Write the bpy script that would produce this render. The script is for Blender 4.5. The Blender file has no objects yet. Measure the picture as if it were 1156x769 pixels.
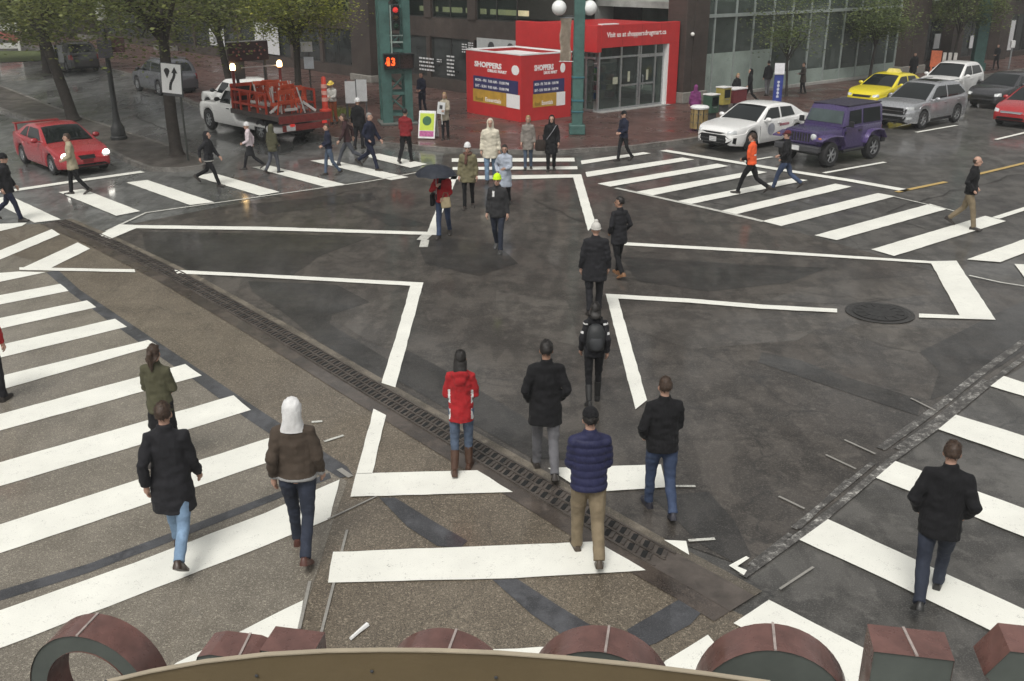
import bpy, bmesh, math, random
from mathutils import Vector, Matrix, noise
from mathutils.bvhtree import BVHTree
PI = math.pi
rad = math.radians
random.seed(7)
SC = bpy.context.scene
COL = SC.collection
F, TH, CH = 1100.0, 0.36634, 6.08          # focal length (photo pixels), pitch, camera height
_S, _C = math.sin(TH), math.cos(TH)

def ray(px, py):
    u = px - 578.0; v = py - 384.5
    return (u, F*_C - v*_S, -F*_S - v*_C)
def G(px, py, z=0.0):                       # surveyed photo point -> place on the ground
    r = ray(px, py); t = (z - CH)/r[2]
    return Vector((r[0]*t, r[1]*t, z))
def zat(P, py):                             # height above ground point P
    k = (py - 384.5)/F; y = P[1]
    return CH - y*(_S + k*_C)/(_C - k*_S)
def lerp(a, b, t): return a + (b - a)*t
def interp(pts, x):
    if x <= pts[0][0]: return pts[0][1]
    for (a, b), (c, d) in zip(pts, pts[1:]):
        if x <= c: return b + (d - b)*(x - a)/(c - a) if c > a else d
    return pts[-1][1]

# ------------------------------------------------------------------ scene objects
def link(name, data, parent=None):
    o = bpy.data.objects.new(name, data); COL.objects.link(o)
    if parent is not None: o.parent = parent
    return o
def tag(o, label=None, cat=None, group=None, kind=None):
    if label: o['label'] = label
    if cat: o['category'] = cat
    if group: o['group'] = group
    if kind: o['kind'] = kind
    return o
def thing(name, label, cat, loc=(0, 0, 0), rz=0.0, group=None):
    o = link(name, None); o.empty_display_size = 0.2
    o.location = loc; o.rotation_euler = (0, 0, rz)
    return tag(o, label, cat, group)
def copy_tree(o, parent=None):
    c = o.copy(); COL.objects.link(c)
    if parent is not None: c.parent = parent
    for ch in list(o.children): copy_tree(ch, c)
    return c

class MB:
    """collects shapes into one mesh"""
    def __init__(s): s.bm = bmesh.new(); s.mi = 0
    def face(s, pts):
        f = s.bm.faces.new([s.bm.verts.new(Vector(p)) for p in pts]); f.material_index = s.mi; return f
    def box(s, c, size, rot=None, bev=0.0):
        r = bmesh.ops.create_cube(s.bm, size=1.0); vs = r['verts']
        M = Matrix.Translation(Vector(c)) @ (rot.to_4x4() if rot is not None else Matrix()) @ Matrix.Diagonal(Vector((*size, 1)))
        bmesh.ops.transform(s.bm, matrix=M, verts=vs)
        fs = {f for v in vs for f in v.link_faces}
        for f in fs: f.material_index = s.mi
        if bev > 0:
            es = list({e for v in vs for e in v.link_edges})
            r = bmesh.ops.bevel(s.bm, geom=es, offset=bev, segments=2, affect='EDGES', profile=0.5)
            for f in r['faces']: f.material_index = s.mi
        return s
    def bx(s, x0, x1, y0, y1, z0, z1, bev=0.0):
        return s.box(((x0+x1)/2, (y0+y1)/2, (z0+z1)/2), (abs(x1-x0), abs(y1-y0), abs(z1-z0)), bev=bev)
    def loft(s, rings, cap=True, closed=True):
        rows = [[s.bm.verts.new(Vector(p)) for p in r] for r in rings]
        n = len(rows[0])
        for a, b in zip(rows, rows[1:]):
            for i in range(n if closed else n-1):
                j = (i+1) % n
                f = s.bm.faces.new((a[i], a[j], b[j], b[i])); f.material_index = s.mi
        if cap:
            for r, rev in ((rows[0], True), (rows[-1], False)):
                f = s.bm.faces.new(list(reversed(r)) if rev else r); f.material_index = s.mi
        return rows
    def tube(s, pts, r, n=8, cap=True, ell=None):
        pts = [Vector(p) for p in pts]; rs = r if isinstance(r, (list, tuple)) else [r]*len(pts)
        rings = []; prev = None
        for i, p in enumerate(pts):
            d = (pts[min(i+1, len(pts)-1)] - pts[max(i-1, 0)])
            if d.length < 1e-9: d = Vector((0, 0, 1))
            d.normalize()
            if prev is None:
                a = Vector((1, 0, 0)) if abs(d.x) < 0.9 else Vector((0, 1, 0))
                u = (a - d*a.dot(d)).normalized()
            else:
                u = (prev - d*prev.dot(d)).normalized()
            prev = u; w = d.cross(u)
            e = ell if ell else (1, 1)
            rings.append([p + (u*math.cos(2*PI*k/n)*e[0] + w*math.sin(2*PI*k/n)*e[1])*rs[i] for k in range(n)])
        s.loft(rings, cap); return s
    def lathe(s, prof, c=(0, 0, 0), n=16, M=None):
        c = Vector(c); M = M or Matrix()
        rings = [[c + M @ Vector((r*math.cos(2*PI*k/n), r*math.sin(2*PI*k/n), z)) for k in range(n)] for r, z in prof]
        s.loft(rings); return s
    def prism(s, poly, M, depth):
        """polygon in local xy, thickness along local z"""
        a = [M @ Vector((x, y, 0)) for x, y in poly]; b = [M @ Vector((x, y, depth)) for x, y in poly]
        s.loft([a, b]); return s
    def ell(s, c, r, M=None, seg=14, rng=9):
        c = Vector(c); M = M or Matrix()
        rings = []
        for i in range(1, rng):
            t = PI*i/rng
            rings.append([c + M @ Vector((r[0]*math.sin(t)*math.cos(2*PI*k/seg), r[1]*math.sin(t)*math.sin(2*PI*k/seg), -r[2]*math.cos(t))) for k in range(seg)])
        s.loft(rings); return s
    def fix(s):
        bmesh.ops.recalc_face_normals(s.bm, faces=s.bm.faces[:]); return s
    def out(s, name, mats, parent=None, smooth=None, fix=True):
        if fix: s.fix()
        if smooth is not None:
            for f in s.bm.faces: f.smooth = True
            lim = rad(smooth)
            for e in s.bm.edges:
                if len(e.link_faces) == 2 and e.calc_face_angle(0) > lim: e.smooth = False
        me = bpy.data.meshes.new(name); s.bm.to_mesh(me); s.bm.free()
        for m in (mats if isinstance(mats, (list, tuple)) else [mats]): me.materials.append(m)
        return link(name, me, parent)

TEXTS = []
def text(s, size, name, mat, parent, M, ext=0.004, align='LEFT', bold=0.0, sx=1.0):
    cu = bpy.data.curves.new(name, 'FONT'); cu.body = s; cu.size = size; cu.extrude = ext
    cu.align_x = align; cu.offset = bold; cu.resolution_u = 2
    o = bpy.data.objects.new(name, cu); COL.objects.link(o)
    o.data.materials.append(mat)
    o.parent = parent; o.matrix_local = M @ Matrix.Diagonal(Vector((sx, 1, 1, 1)))
    TEXTS.append((o, name)); return o
def finish_texts():
    bpy.context.view_layer.update(); dg = bpy.context.evaluated_depsgraph_get()
    for o, name in TEXTS:
        me = bpy.data.meshes.new_from_object(o.evaluated_get(dg))
        n = bpy.data.objects.new(name, me); COL.objects.link(n)
        n.parent = o.parent; n.matrix_local = o.matrix_local.copy()
        cu = o.data; bpy.data.objects.remove(o); bpy.data.curves.remove(cu); n.name = name

# ------------------------------------------------------------------ materials
def newmat(name):
    m = bpy.data.materials.new(name); m.use_nodes = True
    nt = m.node_tree; nt.nodes.clear()
    out = nt.nodes.new('ShaderNodeOutputMaterial'); b = nt.nodes.new('ShaderNodeBsdfPrincipled')
    nt.links.new(b.outputs[0], out.inputs[0]); return m, nt, b
def N(nt, typ, **kw):
    n = nt.nodes.new(typ)
    for k, v in kw.items():
        if k in n.inputs: n.inputs[k].default_value = v
        else: setattr(n, k, v)
    return n
def ramp(nt, fac, stops):
    r = nt.nodes.new('ShaderNodeValToRGB'); e = r.color_ramp.elements
    while len(e) > 1: e.remove(e[-1])
    for i, (p, c) in enumerate(stops):
        el = e[0] if i == 0 else e.new(p)
        el.position = p; el.color = (*c, 1) if len(c) == 3 else c
    nt.links.new(fac, r.inputs[0]); return r.outputs[0]
def mixc(nt, fac, a, b, mode='MIX'):
    m = nt.nodes.new('ShaderNodeMix'); m.data_type = 'RGBA'; m.blend_type = mode
    for sock, v in ((m.inputs[0], fac), (m.inputs[6], a), (m.inputs[7], b)):
        if isinstance(v, (int, float)): sock.default_value = v
        elif isinstance(v, (tuple, list)): sock.default_value = (*v, 1) if len(v) == 3 else v
        else: nt.links.new(v, sock)
    return m.outputs[2]
def coords(nt, world=False):
    if world: return nt.nodes.new('ShaderNodeNewGeometry').outputs['Position']
    return nt.nodes.new('ShaderNodeTexCoord').outputs['Object']
def noise_tex(nt, co, scale, detail=4, rough=0.6, stretch=None):
    if stretch:
        mp = nt.nodes.new('ShaderNodeMapping'); mp.inputs['Scale'].default_value = stretch
        nt.links.new(co, mp.inputs[0]); co = mp.outputs[0]
    n = nt.nodes.new('ShaderNodeTexNoise'); n.inputs['Scale'].default_value = scale
    n.inputs['Detail'].default_value = detail; n.inputs['Roughness'].default_value = rough
    nt.links.new(co, n.inputs['Vector']); return n.outputs['Fac']
def bump(nt, b, h, strength, dist=0.01):
    bp = nt.nodes.new('ShaderNodeBump'); bp.inputs['Strength'].default_value = strength
    bp.inputs['Distance'].default_value = dist
    nt.links.new(h, bp.inputs['Height']); nt.links.new(bp.outputs[0], b.inputs['Normal'])

_MC = {}
def pm(name, col, rough=0.6, metal=0.0, var=0.15, scale=6.0, bmp=0.0, bscale=60.0, coat=0.0, spec=0.5, emit=None, es=1.0, rvar=0.1):
    """painted / plain surface with some unevenness"""
    if name in _MC: return _MC[name]
    m, nt, b = newmat(name)
    co = coords(nt)
    f = noise_tex(nt, co, scale, 5, 0.65)
    lo = tuple(max(0, c*(1-var)) for c in col); hi = tuple(min(1, c*(1+var)) for c in col)
    nt.links.new(ramp(nt, f, [(0.3, lo), (0.7, hi)]), b.inputs['Base Color'])
    r = ramp(nt, noise_tex(nt, co, scale*2.3, 3), [(0.3, (max(.02, rough-rvar),)*3), (0.7, (min(1, rough+rvar),)*3)])
    nt.links.new(r, b.inputs['Roughness'])
    b.inputs['Metallic'].default_value = metal
    b.inputs['Specular IOR Level'].default_value = spec
    b.inputs['Coat Weight'].default_value = coat; b.inputs['Coat Roughness'].default_value = 0.08
    if bmp: bump(nt, b, noise_tex(nt, co, bscale, 4), bmp, 0.01)
    if emit:
        b.inputs['Emission Color'].default_value = (*emit, 1); b.inputs['Emission Strength'].default_value = es
    _MC[name] = m; return m
def cloth(name, col, var=0.18, rough=0.85, quilt=0):
    if name in _MC: return _MC[name]
    m, nt, b = newmat(name); co = coords(nt)
    f = noise_tex(nt, co, 5, 5, 0.7)
    lo = tuple(c*(1-var) for c in col); hi = tuple(min(1, c*(1+var)) for c in col)
    nt.links.new(ramp(nt, f, [(0.3, lo), (0.7, hi)]), b.inputs['Base Color'])
    b.inputs['Roughness'].default_value = rough
    b.inputs['Sheen Weight'].default_value = 0.03; b.inputs['Specular IOR Level'].default_value = .25
    h = noise_tex(nt, co, 9, 4, 0.6, (1.6, 1.6, 0.7))
    bump(nt, b, h, 0.55, 0.03); _MC[name] = m; return m
def denim(name, col):
    if name in _MC: return _MC[name]
    m, nt, b = newmat(name); co = coords(nt)
    f = noise_tex(nt, co, 4, 6, 0.7, (1, 1, .5))
    nt.links.new(ramp(nt, f, [(0.3, tuple(c*.72 for c in col)), (0.55, col), (0.78, tuple(min(1, c*1.6+.015) for c in col))]), b.inputs['Base Color'])
    b.inputs['Roughness'].default_value = 0.85
    bump(nt, b, noise_tex(nt, co, 14, 4, 0.6, (1, 1, 1.8)), 0.5, 0.02); _MC[name] = m; return m
def carpaint(name, col, metal=0.0, flake=0.0):
    if name in _MC: return _MC[name]
    m, nt, b = newmat(name); co = coords(nt)
    dirt = ramp(nt, noise_tex(nt, co, 2.5, 6, 0.7), [(0.45, (0, 0, 0)), (0.8, (.35, .35, .35))])
    sp = nt.nodes.new('ShaderNodeSeparateXYZ'); nt.links.new(co, sp.inputs[0])
    low = ramp(nt, sp.outputs[2], [(0.2, (.55,)*3), (0.55, (0.06,)*3)])      # road spray low on the body
    nt.links.new(mixc(nt, mixc(nt, 1.0, dirt, low, 'MULTIPLY'), col, (.16, .145, .125)), b.inputs['Base Color'])
    b.inputs['Metallic'].default_value = metal
    nt.links.new(ramp(nt, noise_tex(nt, co, 40, 3), [(0.3, (.22,)*3), (.7, (.36,)*3)]), b.inputs['Roughness'])
    b.inputs['Coat Weight'].default_value = 0.8; b.inputs['Coat Roughness'].default_value = 0.06
    _MC[name] = m; return m
def glassmat(name, col=(.012, .015, .017), rough=0.05, see=0.0):
    if name in _MC: return _MC[name]
    m, nt, b = newmat(name); co = coords(nt)
    nt.links.new(ramp(nt, noise_tex(nt, co, 1.3, 4), [(0.3, tuple(c*.6 for c in col)), (0.7, tuple(c*1.5 for c in col))]), b.inputs['Base Color'])
    b.inputs['Roughness'].default_value = rough
    b.inputs['Specular IOR Level'].default_value = 0.6 if see else .5
    if see:
        t = nt.nodes.new('ShaderNodeBsdfTransparent'); t.inputs[0].default_value = (.75, .85, .8, 1)
        mx = nt.nodes.new('ShaderNodeMixShader'); mx.inputs[0].default_value = see
        out = [n for n in nt.nodes if n.type == 'OUTPUT_MATERIAL'][0]
        nt.links.new(b.outputs[0], mx.inputs[1]); nt.links.new(t.outputs[0], mx.inputs[2]); nt.links.new(mx.outputs[0], out.inputs[0])
    _MC[name] = m; return m
BLACK = pm('black_plastic', (.018, .018, .02), .45)
RUBBER = pm('tyre_rubber', (.022, .022, .023), .8)
WHITE = pm('white_paint', (.78, .78, .77), .5, var=.05)
GREY = pm('grey_metal', (.32, .33, .34), .4, metal=.6)
STEEL = pm('brushed_aluminium', (.5, .52, .53), .35, metal=.8)
DKGREY = pm('dark_grey', (.06, .062, .065), .6)
CARGLASS = glassmat('car_glass', (.010, .013, .014), .05)
# ------------------------------------------------------------------ ground
def asphalt(name, c0, c1, speck, wet=0.5, agg=120.0, streak=(1, 1, 1), cracks=0.0, mot_=1.0, grit=.0):
    m, nt, b = newmat(name); co = coords(nt, True)
    big = noise_tex(nt, co, .22, 6, .62, streak)
    mid = noise_tex(nt, co, 1.3, 6, .7)
    fine = noise_tex(nt, co, agg, 2, .6)
    base = ramp(nt, big, [(0.34, c0), (0.64, c1)])
    base = mixc(nt, ramp(nt, mid, [(0.455, (0, 0, 0)), (.565, (.68*mot_,)*3)]), base, tuple(c*.42 for c in c0))
    mot = noise_tex(nt, co, 5.5, 5, .75)
    base = mixc(nt, ramp(nt, mot, [(0.52, (0, 0, 0)), (.66, (.7*mot_,)*3)]), base, tuple(c*1.25 for c in c1))
    sm = noise_tex(nt, co, .75, 3, .5, (3.2, .8, 1))
    base = mixc(nt, ramp(nt, sm, [(0.515, (0, 0, 0)), (.565, (.5*mot_,)*3)]), base, tuple(c*.5 for c in c0))
    base = mixc(nt, ramp(nt, fine, [(0.52, (0, 0, 0)), (.74, (.75,)*3)]), base, speck)
    if grit:
        g2 = noise_tex(nt, co, agg*1.7, 2, .6, (1.3, 1, 1))
        base = mixc(nt, ramp(nt, g2, [(.36, (grit,)*3), (.50, (0, 0, 0))]), base, tuple(c*.28 for c in c0))
    if cracks:
        v = N(nt, 'ShaderNodeTexVoronoi', feature='DISTANCE_TO_EDGE'); v.inputs['Scale'].default_value = .23
        dis = nt.nodes.new('ShaderNodeMix'); dis.data_type = 'VECTOR'; dis.inputs[0].default_value = .12
        nz = nt.nodes.new('ShaderNodeTexNoise'); nz.inputs['Scale'].default_value = .9; nz.inputs['Detail'].default_value = 6
        nt.links.new(co, nz.inputs['Vector'])
        sc = nt.nodes.new('ShaderNodeVectorMath'); sc.operation = 'SCALE'; sc.inputs['Scale'].default_value = 14
        nt.links.new(nz.outputs['Color'], sc.inputs[0])
        nt.links.new(co, dis.inputs[4]); nt.links.new(sc.outputs[0], dis.inputs[5]); nt.links.new(dis.outputs[1], v.inputs['Vector'])
        cr = ramp(nt, v.outputs['Distance'], [(0.0, (cracks,)*3), (.006, (0, 0, 0))])
        base = mixc(nt, cr, base, (.012, .012, .012))
    nt.links.new(base, b.inputs['Base Color'])
    wetn = noise_tex(nt, co, .45, 5, .62, streak)
    r = ramp(nt, wetn, [(0.38, (lerp(.72, .14, wet),)*3), (.60, (lerp(.85, .55, wet),)*3)])
    nt.links.new(r, b.inputs['Roughness'])
    b.inputs['Specular IOR Level'].default_value = lerp(.25, .5, wet)
    film = ramp(nt, noise_tex(nt, co, .33, 6, .68, streak), [(.40, (min(1, wet*1.05),)*3), (.62, (wet*.18,)*3)])      # thin water film
    nt.links.new(film, b.inputs['Coat Weight']); b.inputs['Coat Roughness'].default_value = .10
    h = mixc(nt, .5, noise_tex(nt, co, agg*.9, 2), noise_tex(nt, co, 9, 4))
    bump(nt, b, h, .35, .012)
    return m
M_GROUND = asphalt('wet_asphalt', (.068, .065, .060), (.104, .099, .091), (.17, .165, .155), .6, 60, cracks=.7)
M_ROADTL = asphalt('wet_boulevard_asphalt', (.105, .108, .106), (.155, .158, .153), (.22, .22, .21), .95, 60, (1, .35, 1), cracks=.6)
M_INTER = asphalt('dark_wet_asphalt', (.046, .040, .035), (.084, .074, .064), (.150, .135, .118), .55, 55, (1, .6, 1), cracks=.55)
M_DARKP = asphalt('fresh_asphalt_patch', (.022, .020, .018), (.041, .037, .033), (.10, .095, .088), .65, 60)
M_LIGHTP = asphalt('worn_asphalt_patch', (.066, .058, .050), (.098, .088, .076), (.15, .14, .13), .55, 60)
M_CONC = asphalt('exposed_aggregate', (.118, .097, .073), (.180, .152, .115), (.43, .37, .28), .5, 48, cracks=.3, mot_=.35, grit=.9)
M_CONC2 = asphalt('exposed_aggregate_grey', (.160, .141, .113), (.235, .212, .175), (.48, .44, .36), .5, 48, mot_=.35, grit=.9)
M_TAR = asphalt('tar_strip', (.048, .050, .056), (.078, .080, .088), (.12, .12, .125), .55, 70)
M_DRAINC = asphalt('drain_concrete', (.12, .102, .078), (.19, .165, .13), (.26, .235, .2), .45, 60)
M_DRAINM = asphalt('wet_grime', (.055, .042, .034), (.095, .075, .06), (.13, .11, .095), .8, 60)
M_MEDIAN = asphalt('median_pavers', (.075, .065, .057), (.12, .106, .095), (.16, .145, .13), .6, 40)
M_KERB = asphalt('kerb_concrete', (.15, .143, .13), (.24, .228, .21), (.32, .30, .28), .45, 50)

def brickmat(name, c1, c2, mortar, scale=5.0, rough=.5, walls=False):
    m, nt, b = newmat(name)
    co = coords(nt, not walls)
    if walls:
        mp = nt.nodes.new('ShaderNodeMapping'); mp.inputs['Rotation'].default_value = (rad(90), 0, 0)
        nt.links.new(co, mp.inputs[0]); cb = mp.outputs[0]
        # wall local x,z -> brick x,y
        cx = nt.nodes.new('ShaderNodeSeparateXYZ'); nt.links.new(co, cx.inputs[0])
        cm = nt.nodes.new('ShaderNodeCombineXYZ'); nt.links.new(cx.outputs[0], cm.inputs[0]); nt.links.new(cx.outputs[2], cm.inputs[1]); cb = cm.outputs[0]
    else:
        mp = nt.nodes.new('ShaderNodeMapping'); mp.inputs['Rotation'].default_value = (0, 0, rad(40))
        nt.links.new(co, mp.inputs[0]); cb = mp.outputs[0]
    br = nt.nodes.new('ShaderNodeTexBrick'); br.inputs['Scale'].default_value = scale
    br.inputs['Color1'].default_value = (*c1, 1); br.inputs['Color2'].default_value = (*c2, 1); br.inputs['Mortar'].default_value = (*mortar, 1)
    br.inputs['Mortar Size'].default_value = .03; nt.links.new(cb, br.inputs['Vector'])
    stain = ramp(nt, noise_tex(nt, co, .5, 6, .65), [(.3, (.55,)*3), (.7, (1.15,)*3)])
    nt.links.new(mixc(nt, 1.0, br.outputs['Color'], stain, 'MULTIPLY'), b.inputs['Base Color'])
    nt.links.new(ramp(nt, noise_tex(nt, co, .8, 5), [(.35, (max(.15, rough-.22),)*3), (.65, (rough+.15,)*3)]), b.inputs['Roughness'])
    bump(nt, b, br.outputs['Fac'], .25, .01)
    return m
M_PLAZA = brickmat('wet_red_brick_paving', (.145, .070, .058), (.105, .058, .050), (.07, .055, .05), 4.0, .40)
M_BRICK = brickmat('brown_brick_wall', (.072, .050, .042), (.055, .040, .034), (.06, .052, .046), 4.5, .75, True)

def paintmat(name, col, wear=.5):
    m, nt, b = newmat(name); co = coords(nt, True)
    w = mixc(nt, .5, noise_tex(nt, co, 7, 6, .8), noise_tex(nt, co, 55, 3, .7))
    f = ramp(nt, w, [(lerp(.62, .48, wear), (0, 0, 0)), (lerp(.74, .6, wear), (.8,)*3)])
    tone = ramp(nt, noise_tex(nt, co, 1.2, 5), [(.3, tuple(c*.86 for c in col)), (.7, col)])
    nt.links.new(mixc(nt, f, tone, (.2, .19, .175)), b.inputs['Base Color'])
    b.inputs['Roughness'].default_value = .55
    bump(nt, b, noise_tex(nt, co, 50, 3), .2, .01); return m
M_PAINT = paintmat('white_road_paint', (.83, .83, .765), .42)
M_PAINTW = paintmat('worn_road_paint', (.62, .62, .57), 1.0)
M_FAINT = paintmat('faint_chalk', (.30, .29, .265), 1.0)

def scarmat():
    m, nt, b = newmat('ground_off_paint'); co = coords(nt, True)
    n1 = noise_tex(nt, co, 3.2, 8, .8); n2 = noise_tex(nt, co, 26, 4, .8)
    f = mixc(nt, .45, n1, n2)
    nt.links.new(ramp(nt, f, [(.47, (.058, .055, .052)), (.54, (.16, .155, .145)), (.60, (.50, .49, .46))]), b.inputs['Base Color'])
    b.inputs['Roughness'].default_value = .5; bump(nt, b, n2, .5, .02); return m
M_SCAR = scarmat()
M_YELLOW = paintmat('yellow_road_paint', (.52, .36, .12), .6)

def sheet(name, polys, z, mat, kind='structure', sub=0):
    """flat sheet(s) laid on the ground; polygons given in surveyed photo points"""
    mb = MB()
    for poly in polys:
        mb.face([Vector((*G(*p)[:2], z)) if not isinstance(p, Vector) else Vector((p.x, p.y, z)) for p in poly])
    bmesh.ops.triangulate(mb.bm, faces=mb.bm.faces[:])
    for f in mb.bm.faces:
        f.normal_update()
        if f.normal.z < 0: f.normal_flip()
    o = mb.out(name, mat, fix=False); tag(o, kind=kind); return o
def wsheet(name, polys, z, mat):
    return sheet(name, [[Vector((x, y, 0)) for x, y in p] for p in polys], z, mat)
def strip(pts, w):
    """ribbon polygon of world width w along photo points -> list of quads (world vectors)"""
    P = [G(*p) for p in pts]; out = []
    L = []; R = []
    for i, p in enumerate(P):
        d = (P[min(i+1, len(P)-1)] - P[max(i-1, 0)]).normalized(); n = Vector((-d.y, d.x, 0))
        L.append(p + n*w/2); R.append(p - n*w/2)
    for i in range(len(P)-1): out.append([L[i], L[i+1], R[i+1], R[i]])
    return out

# base sheet to the horizon
mb = MB()
mb.face([(-900, -60, 0), (900, -60, 0), (900, 1500, 0), (-900, 1500, 0)])
tag(mb.out('ground', M_GROUND, fix=False), kind='structure')
# boulevard surface (upper left)
sheet('road', [[(-260, 262), (-60, 258), (60, 253), (116, 260), (300, 226), (497, 190), (501, 173), (425, 165), (300, 145), (215, 118), (-260, 118)], [(-260, 118), (215, 118), (156, 88), (104, 75), (70, 62), (-160, 62), (-260, 80)]], .004, M_ROADTL)
# dark re-laid intersection
sheet('intersection', [[(118, 259), (300, 224), (500, 188), (502, 174), (650, 176), (652, 188), (700, 214), (860, 251), (1050, 305), (1240, 345), (1240, 365), (1112, 438), (846, 642), (720, 597), (600, 527), (445, 440), (312, 362), (200, 303), (122, 264)]], .008, M_INTER)
# brown exposed-aggregate apron this side of the drain
sheet('concrete_apron', [[(62, 252), (120, 280), (200, 328), (310, 392), (440, 476), (600, 572), (720, 645), (850, 700), (770, 745), (640, 860), (-500, 980), (-700, 430), (-120, 262)]], .008, M_CONC)
sheet('crosswalk_pavement', [[(-80, 262), (55, 300), (100, 345), (170, 395), (250, 452), (340, 508), (392, 545), (376, 590), (335, 720), (300, 860), (-500, 980), (-700, 430)]], .012, M_CONC2)
# darker and lighter repairs in the intersection
sheet('asphalt_repair', [
    [(160, 262), (300, 264), (420, 268), (360, 290), (330, 312), (205, 306), (165, 284)],
    [(280, 318), (380, 322), (418, 342), (375, 356), (372, 366), (440, 408), (428, 430), (360, 386), (318, 352), (285, 330)],
    [(470, 272), (500, 268), (560, 275), (585, 298), (540, 312), (480, 298)],
    [(460, 396), (505, 420), (590, 470), (640, 520), (600, 518), (500, 460), (440, 425)],
    [(700, 290), (860, 300), (935, 303), (890, 320), (800, 330), (720, 318)],
    [(860, 398), (905, 408), (960, 428), (1040, 452), (1036, 470), (980, 452), (900, 425), (856, 410)],
    [(1038, 398), (1130, 352), (1200, 322), (1240, 345), (1150, 400), (1090, 440), (1050, 452), (1060, 420)],
    [(735, 562), (800, 556), (830, 590), (848, 628), (836, 640), (790, 615), (760, 585)],
    [(280, 232), (420, 218), (425, 226), (300, 243)], [(395, 232), (470, 250), (486, 256), (440, 256)]], .012, M_DARKP)
sheet('worn_asphalt', [
    [(372, 352), (470, 325), (478, 332), (462, 372), (455, 400), (420, 388), (378, 362)],
    [(700, 345), (860, 354), (940, 362), (900, 385), (780, 395), (716, 372)],
    [(1046, 372), (1130, 368), (1090, 385), (1060, 402), (1000, 392), (950, 372), (980, 360)],
    [(560, 330), (640, 340), (655, 392), (600, 380), (560, 350)],
    [(860, 340), (940, 318), (1040, 312), (1050, 332), (960, 344)]], .0105, M_LIGHTP)
# tar strips in the near apron
sheet('tar_strip', [
    [(52, 308), (66, 306), (90, 328), (135, 358), (180, 388), (240, 428), (292, 463), (345, 498), (392, 528), (398, 537), (384, 541), (330, 508), (276, 472), (222, 432), (168, 395), (118, 360), (75, 328)],
    [(428, 563), (446, 563), (490, 590), (528, 612), (520, 620), (494, 618), (460, 596)],
    [(556, 656), (584, 655), (630, 685), (668, 708), (664, 720), (640, 722), (600, 695)],
    [(708, 712), (772, 675), (794, 690), (780, 706), (740, 728), (716, 735)],
    [(0, 668), (100, 638), (190, 604), (300, 562), (372, 535), (374, 541), (300, 570), (190, 614), (100, 648), (0, 680)]], .016, M_TAR)

# ---- painted markings, one object per crossing
def ragged(poly, rn=random.Random(77)):
    W_ = [Vector((*G(*p)[:2], 0)) for p in poly]; out = []
    for a, b in zip(W_, W_[1:] + W_[:1]):
        d = b - a; n = Vector((-d.y, d.x, 0)).normalized(); k = max(1, int(d.length/.22))
        for i in range(k):
            q = a + d*(i/k)
            out.append(q + n*rn.gauss(0, .004) if i else q)
    return out
def marks(name, polys, z=.021, mat=None): return sheet(name, [ragged(p) for p in polys], z, mat or M_PAINT)
marks('crosswalk_markings', [
    [(39, 252.3), (68.9, 248.7), (12, 222), (-14, 226)], [(66.3, 217.7), (93.6, 214.1), (158.6, 239.3), (131.3, 244.5)],
    [(142.5, 206.8), (166.4, 204), (242.3, 229.2), (214.5, 232.3)], [(219.7, 199.8), (240.5, 195.9), (315.6, 217.5), (293, 221.6)],
    [(284.7, 189.4), (304.7, 187.6), (390.5, 209.2), (367.1, 212)], [(350.2, 182.1), (369.7, 180.3), (461.2, 200.8), (441.7, 204.2)],
    [(408.5, 176.2), (428, 174.2), (482.5, 186), (463.3, 190.2)]])
marks('crosswalk_markings', [
    [(-40, 256), (0, 253.6), (30.7, 252.3), (25, 256), (0, 262), (-40, 270)],
    [(-40, 299), (0, 283.8), (58.5, 259.6), (68.1, 265.6), (0, 294.2), (-40, 312)], [(22, 305.2), (87.9, 274.7), (101.9, 281.7), (52, 306.4)],
    [(-40, 316), (0, 309.2), (22, 307.6), (52, 308.4), (0, 319.4), (-40, 329)], [(-60, 346), (0, 334.4), (68.1, 321.6), (77.5, 329.6), (0, 345), (-60, 358)],
    [(-60, 372), (0, 360.3), (98.3, 340.3), (108.7, 348.1), (0, 372.6), (-60, 386)], [(-60, 404), (0, 390.8), (130, 361.1), (143.5, 370.2), (0, 405.2), (-60, 420)],
    [(-60, 441), (0, 426.1), (167.7, 385), (178.1, 391), (0, 441.9), (-60, 460)], [(-60, 485), (0, 469), (209.3, 412.3), (228, 425.3), (0, 487.7), (-60, 508)],
    [(-60, 541), (0, 523.7), (132, 486), (263.9, 447.7), (283.4, 464.3), (144, 508), (0, 550.5), (-60, 569)], [(-60, 614), (0, 593.9), (150, 545), (318, 491.5), (340, 508), (300, 524.5), (150, 576), (0, 626.4), (-60, 648)],
    [(-60, 714), (0, 691.2), (150, 638), (300, 580.7), (383.5, 543), (372.8, 587.4), (300, 617.6), (150, 676), (0, 734), (-60, 760)],
    [(342.4, 679.5), (338.5, 705.5), (330, 760), (160, 850), (60, 850), (200, 750)]])
marks('crosswalk_markings', [
    [(655.7, 182.1), (726.4, 172.5), (734.7, 173.8), (656.7, 186.3)], [(660.9, 195.1), (770.6, 178.5), (783.6, 180.8), (662.7, 200.6)],
    [(674.4, 208.1), (809.6, 185.5), (822.6, 188.1), (688.7, 211.5)], [(717.3, 217.5), (853, 193), (866, 195.2), (734.2, 221.9)],
    [(761.5, 228.4), (895, 201.9), (911.9, 204.2), (777, 231.8)], [(810.9, 239.6), (943, 208.1), (961.3, 211.5), (829, 243.2)],
    [(859.9, 250.5), (991.2, 218.8), (1010.7, 222.4), (882, 256.2)], [(919.2, 266.6), (1049.7, 231), (1069.2, 236.7), (944.4, 272)],
    [(983.4, 282.5), (1112, 244.5), (1135.5, 250.5), (1009.4, 290)], [(1091.3, 293.9), (1156, 271), (1220, 250), (1250, 258), (1156, 286.6), (1129, 297)],
    [(1145, 299), (1230, 303), (1260, 330), (1156, 314)]])
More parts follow.
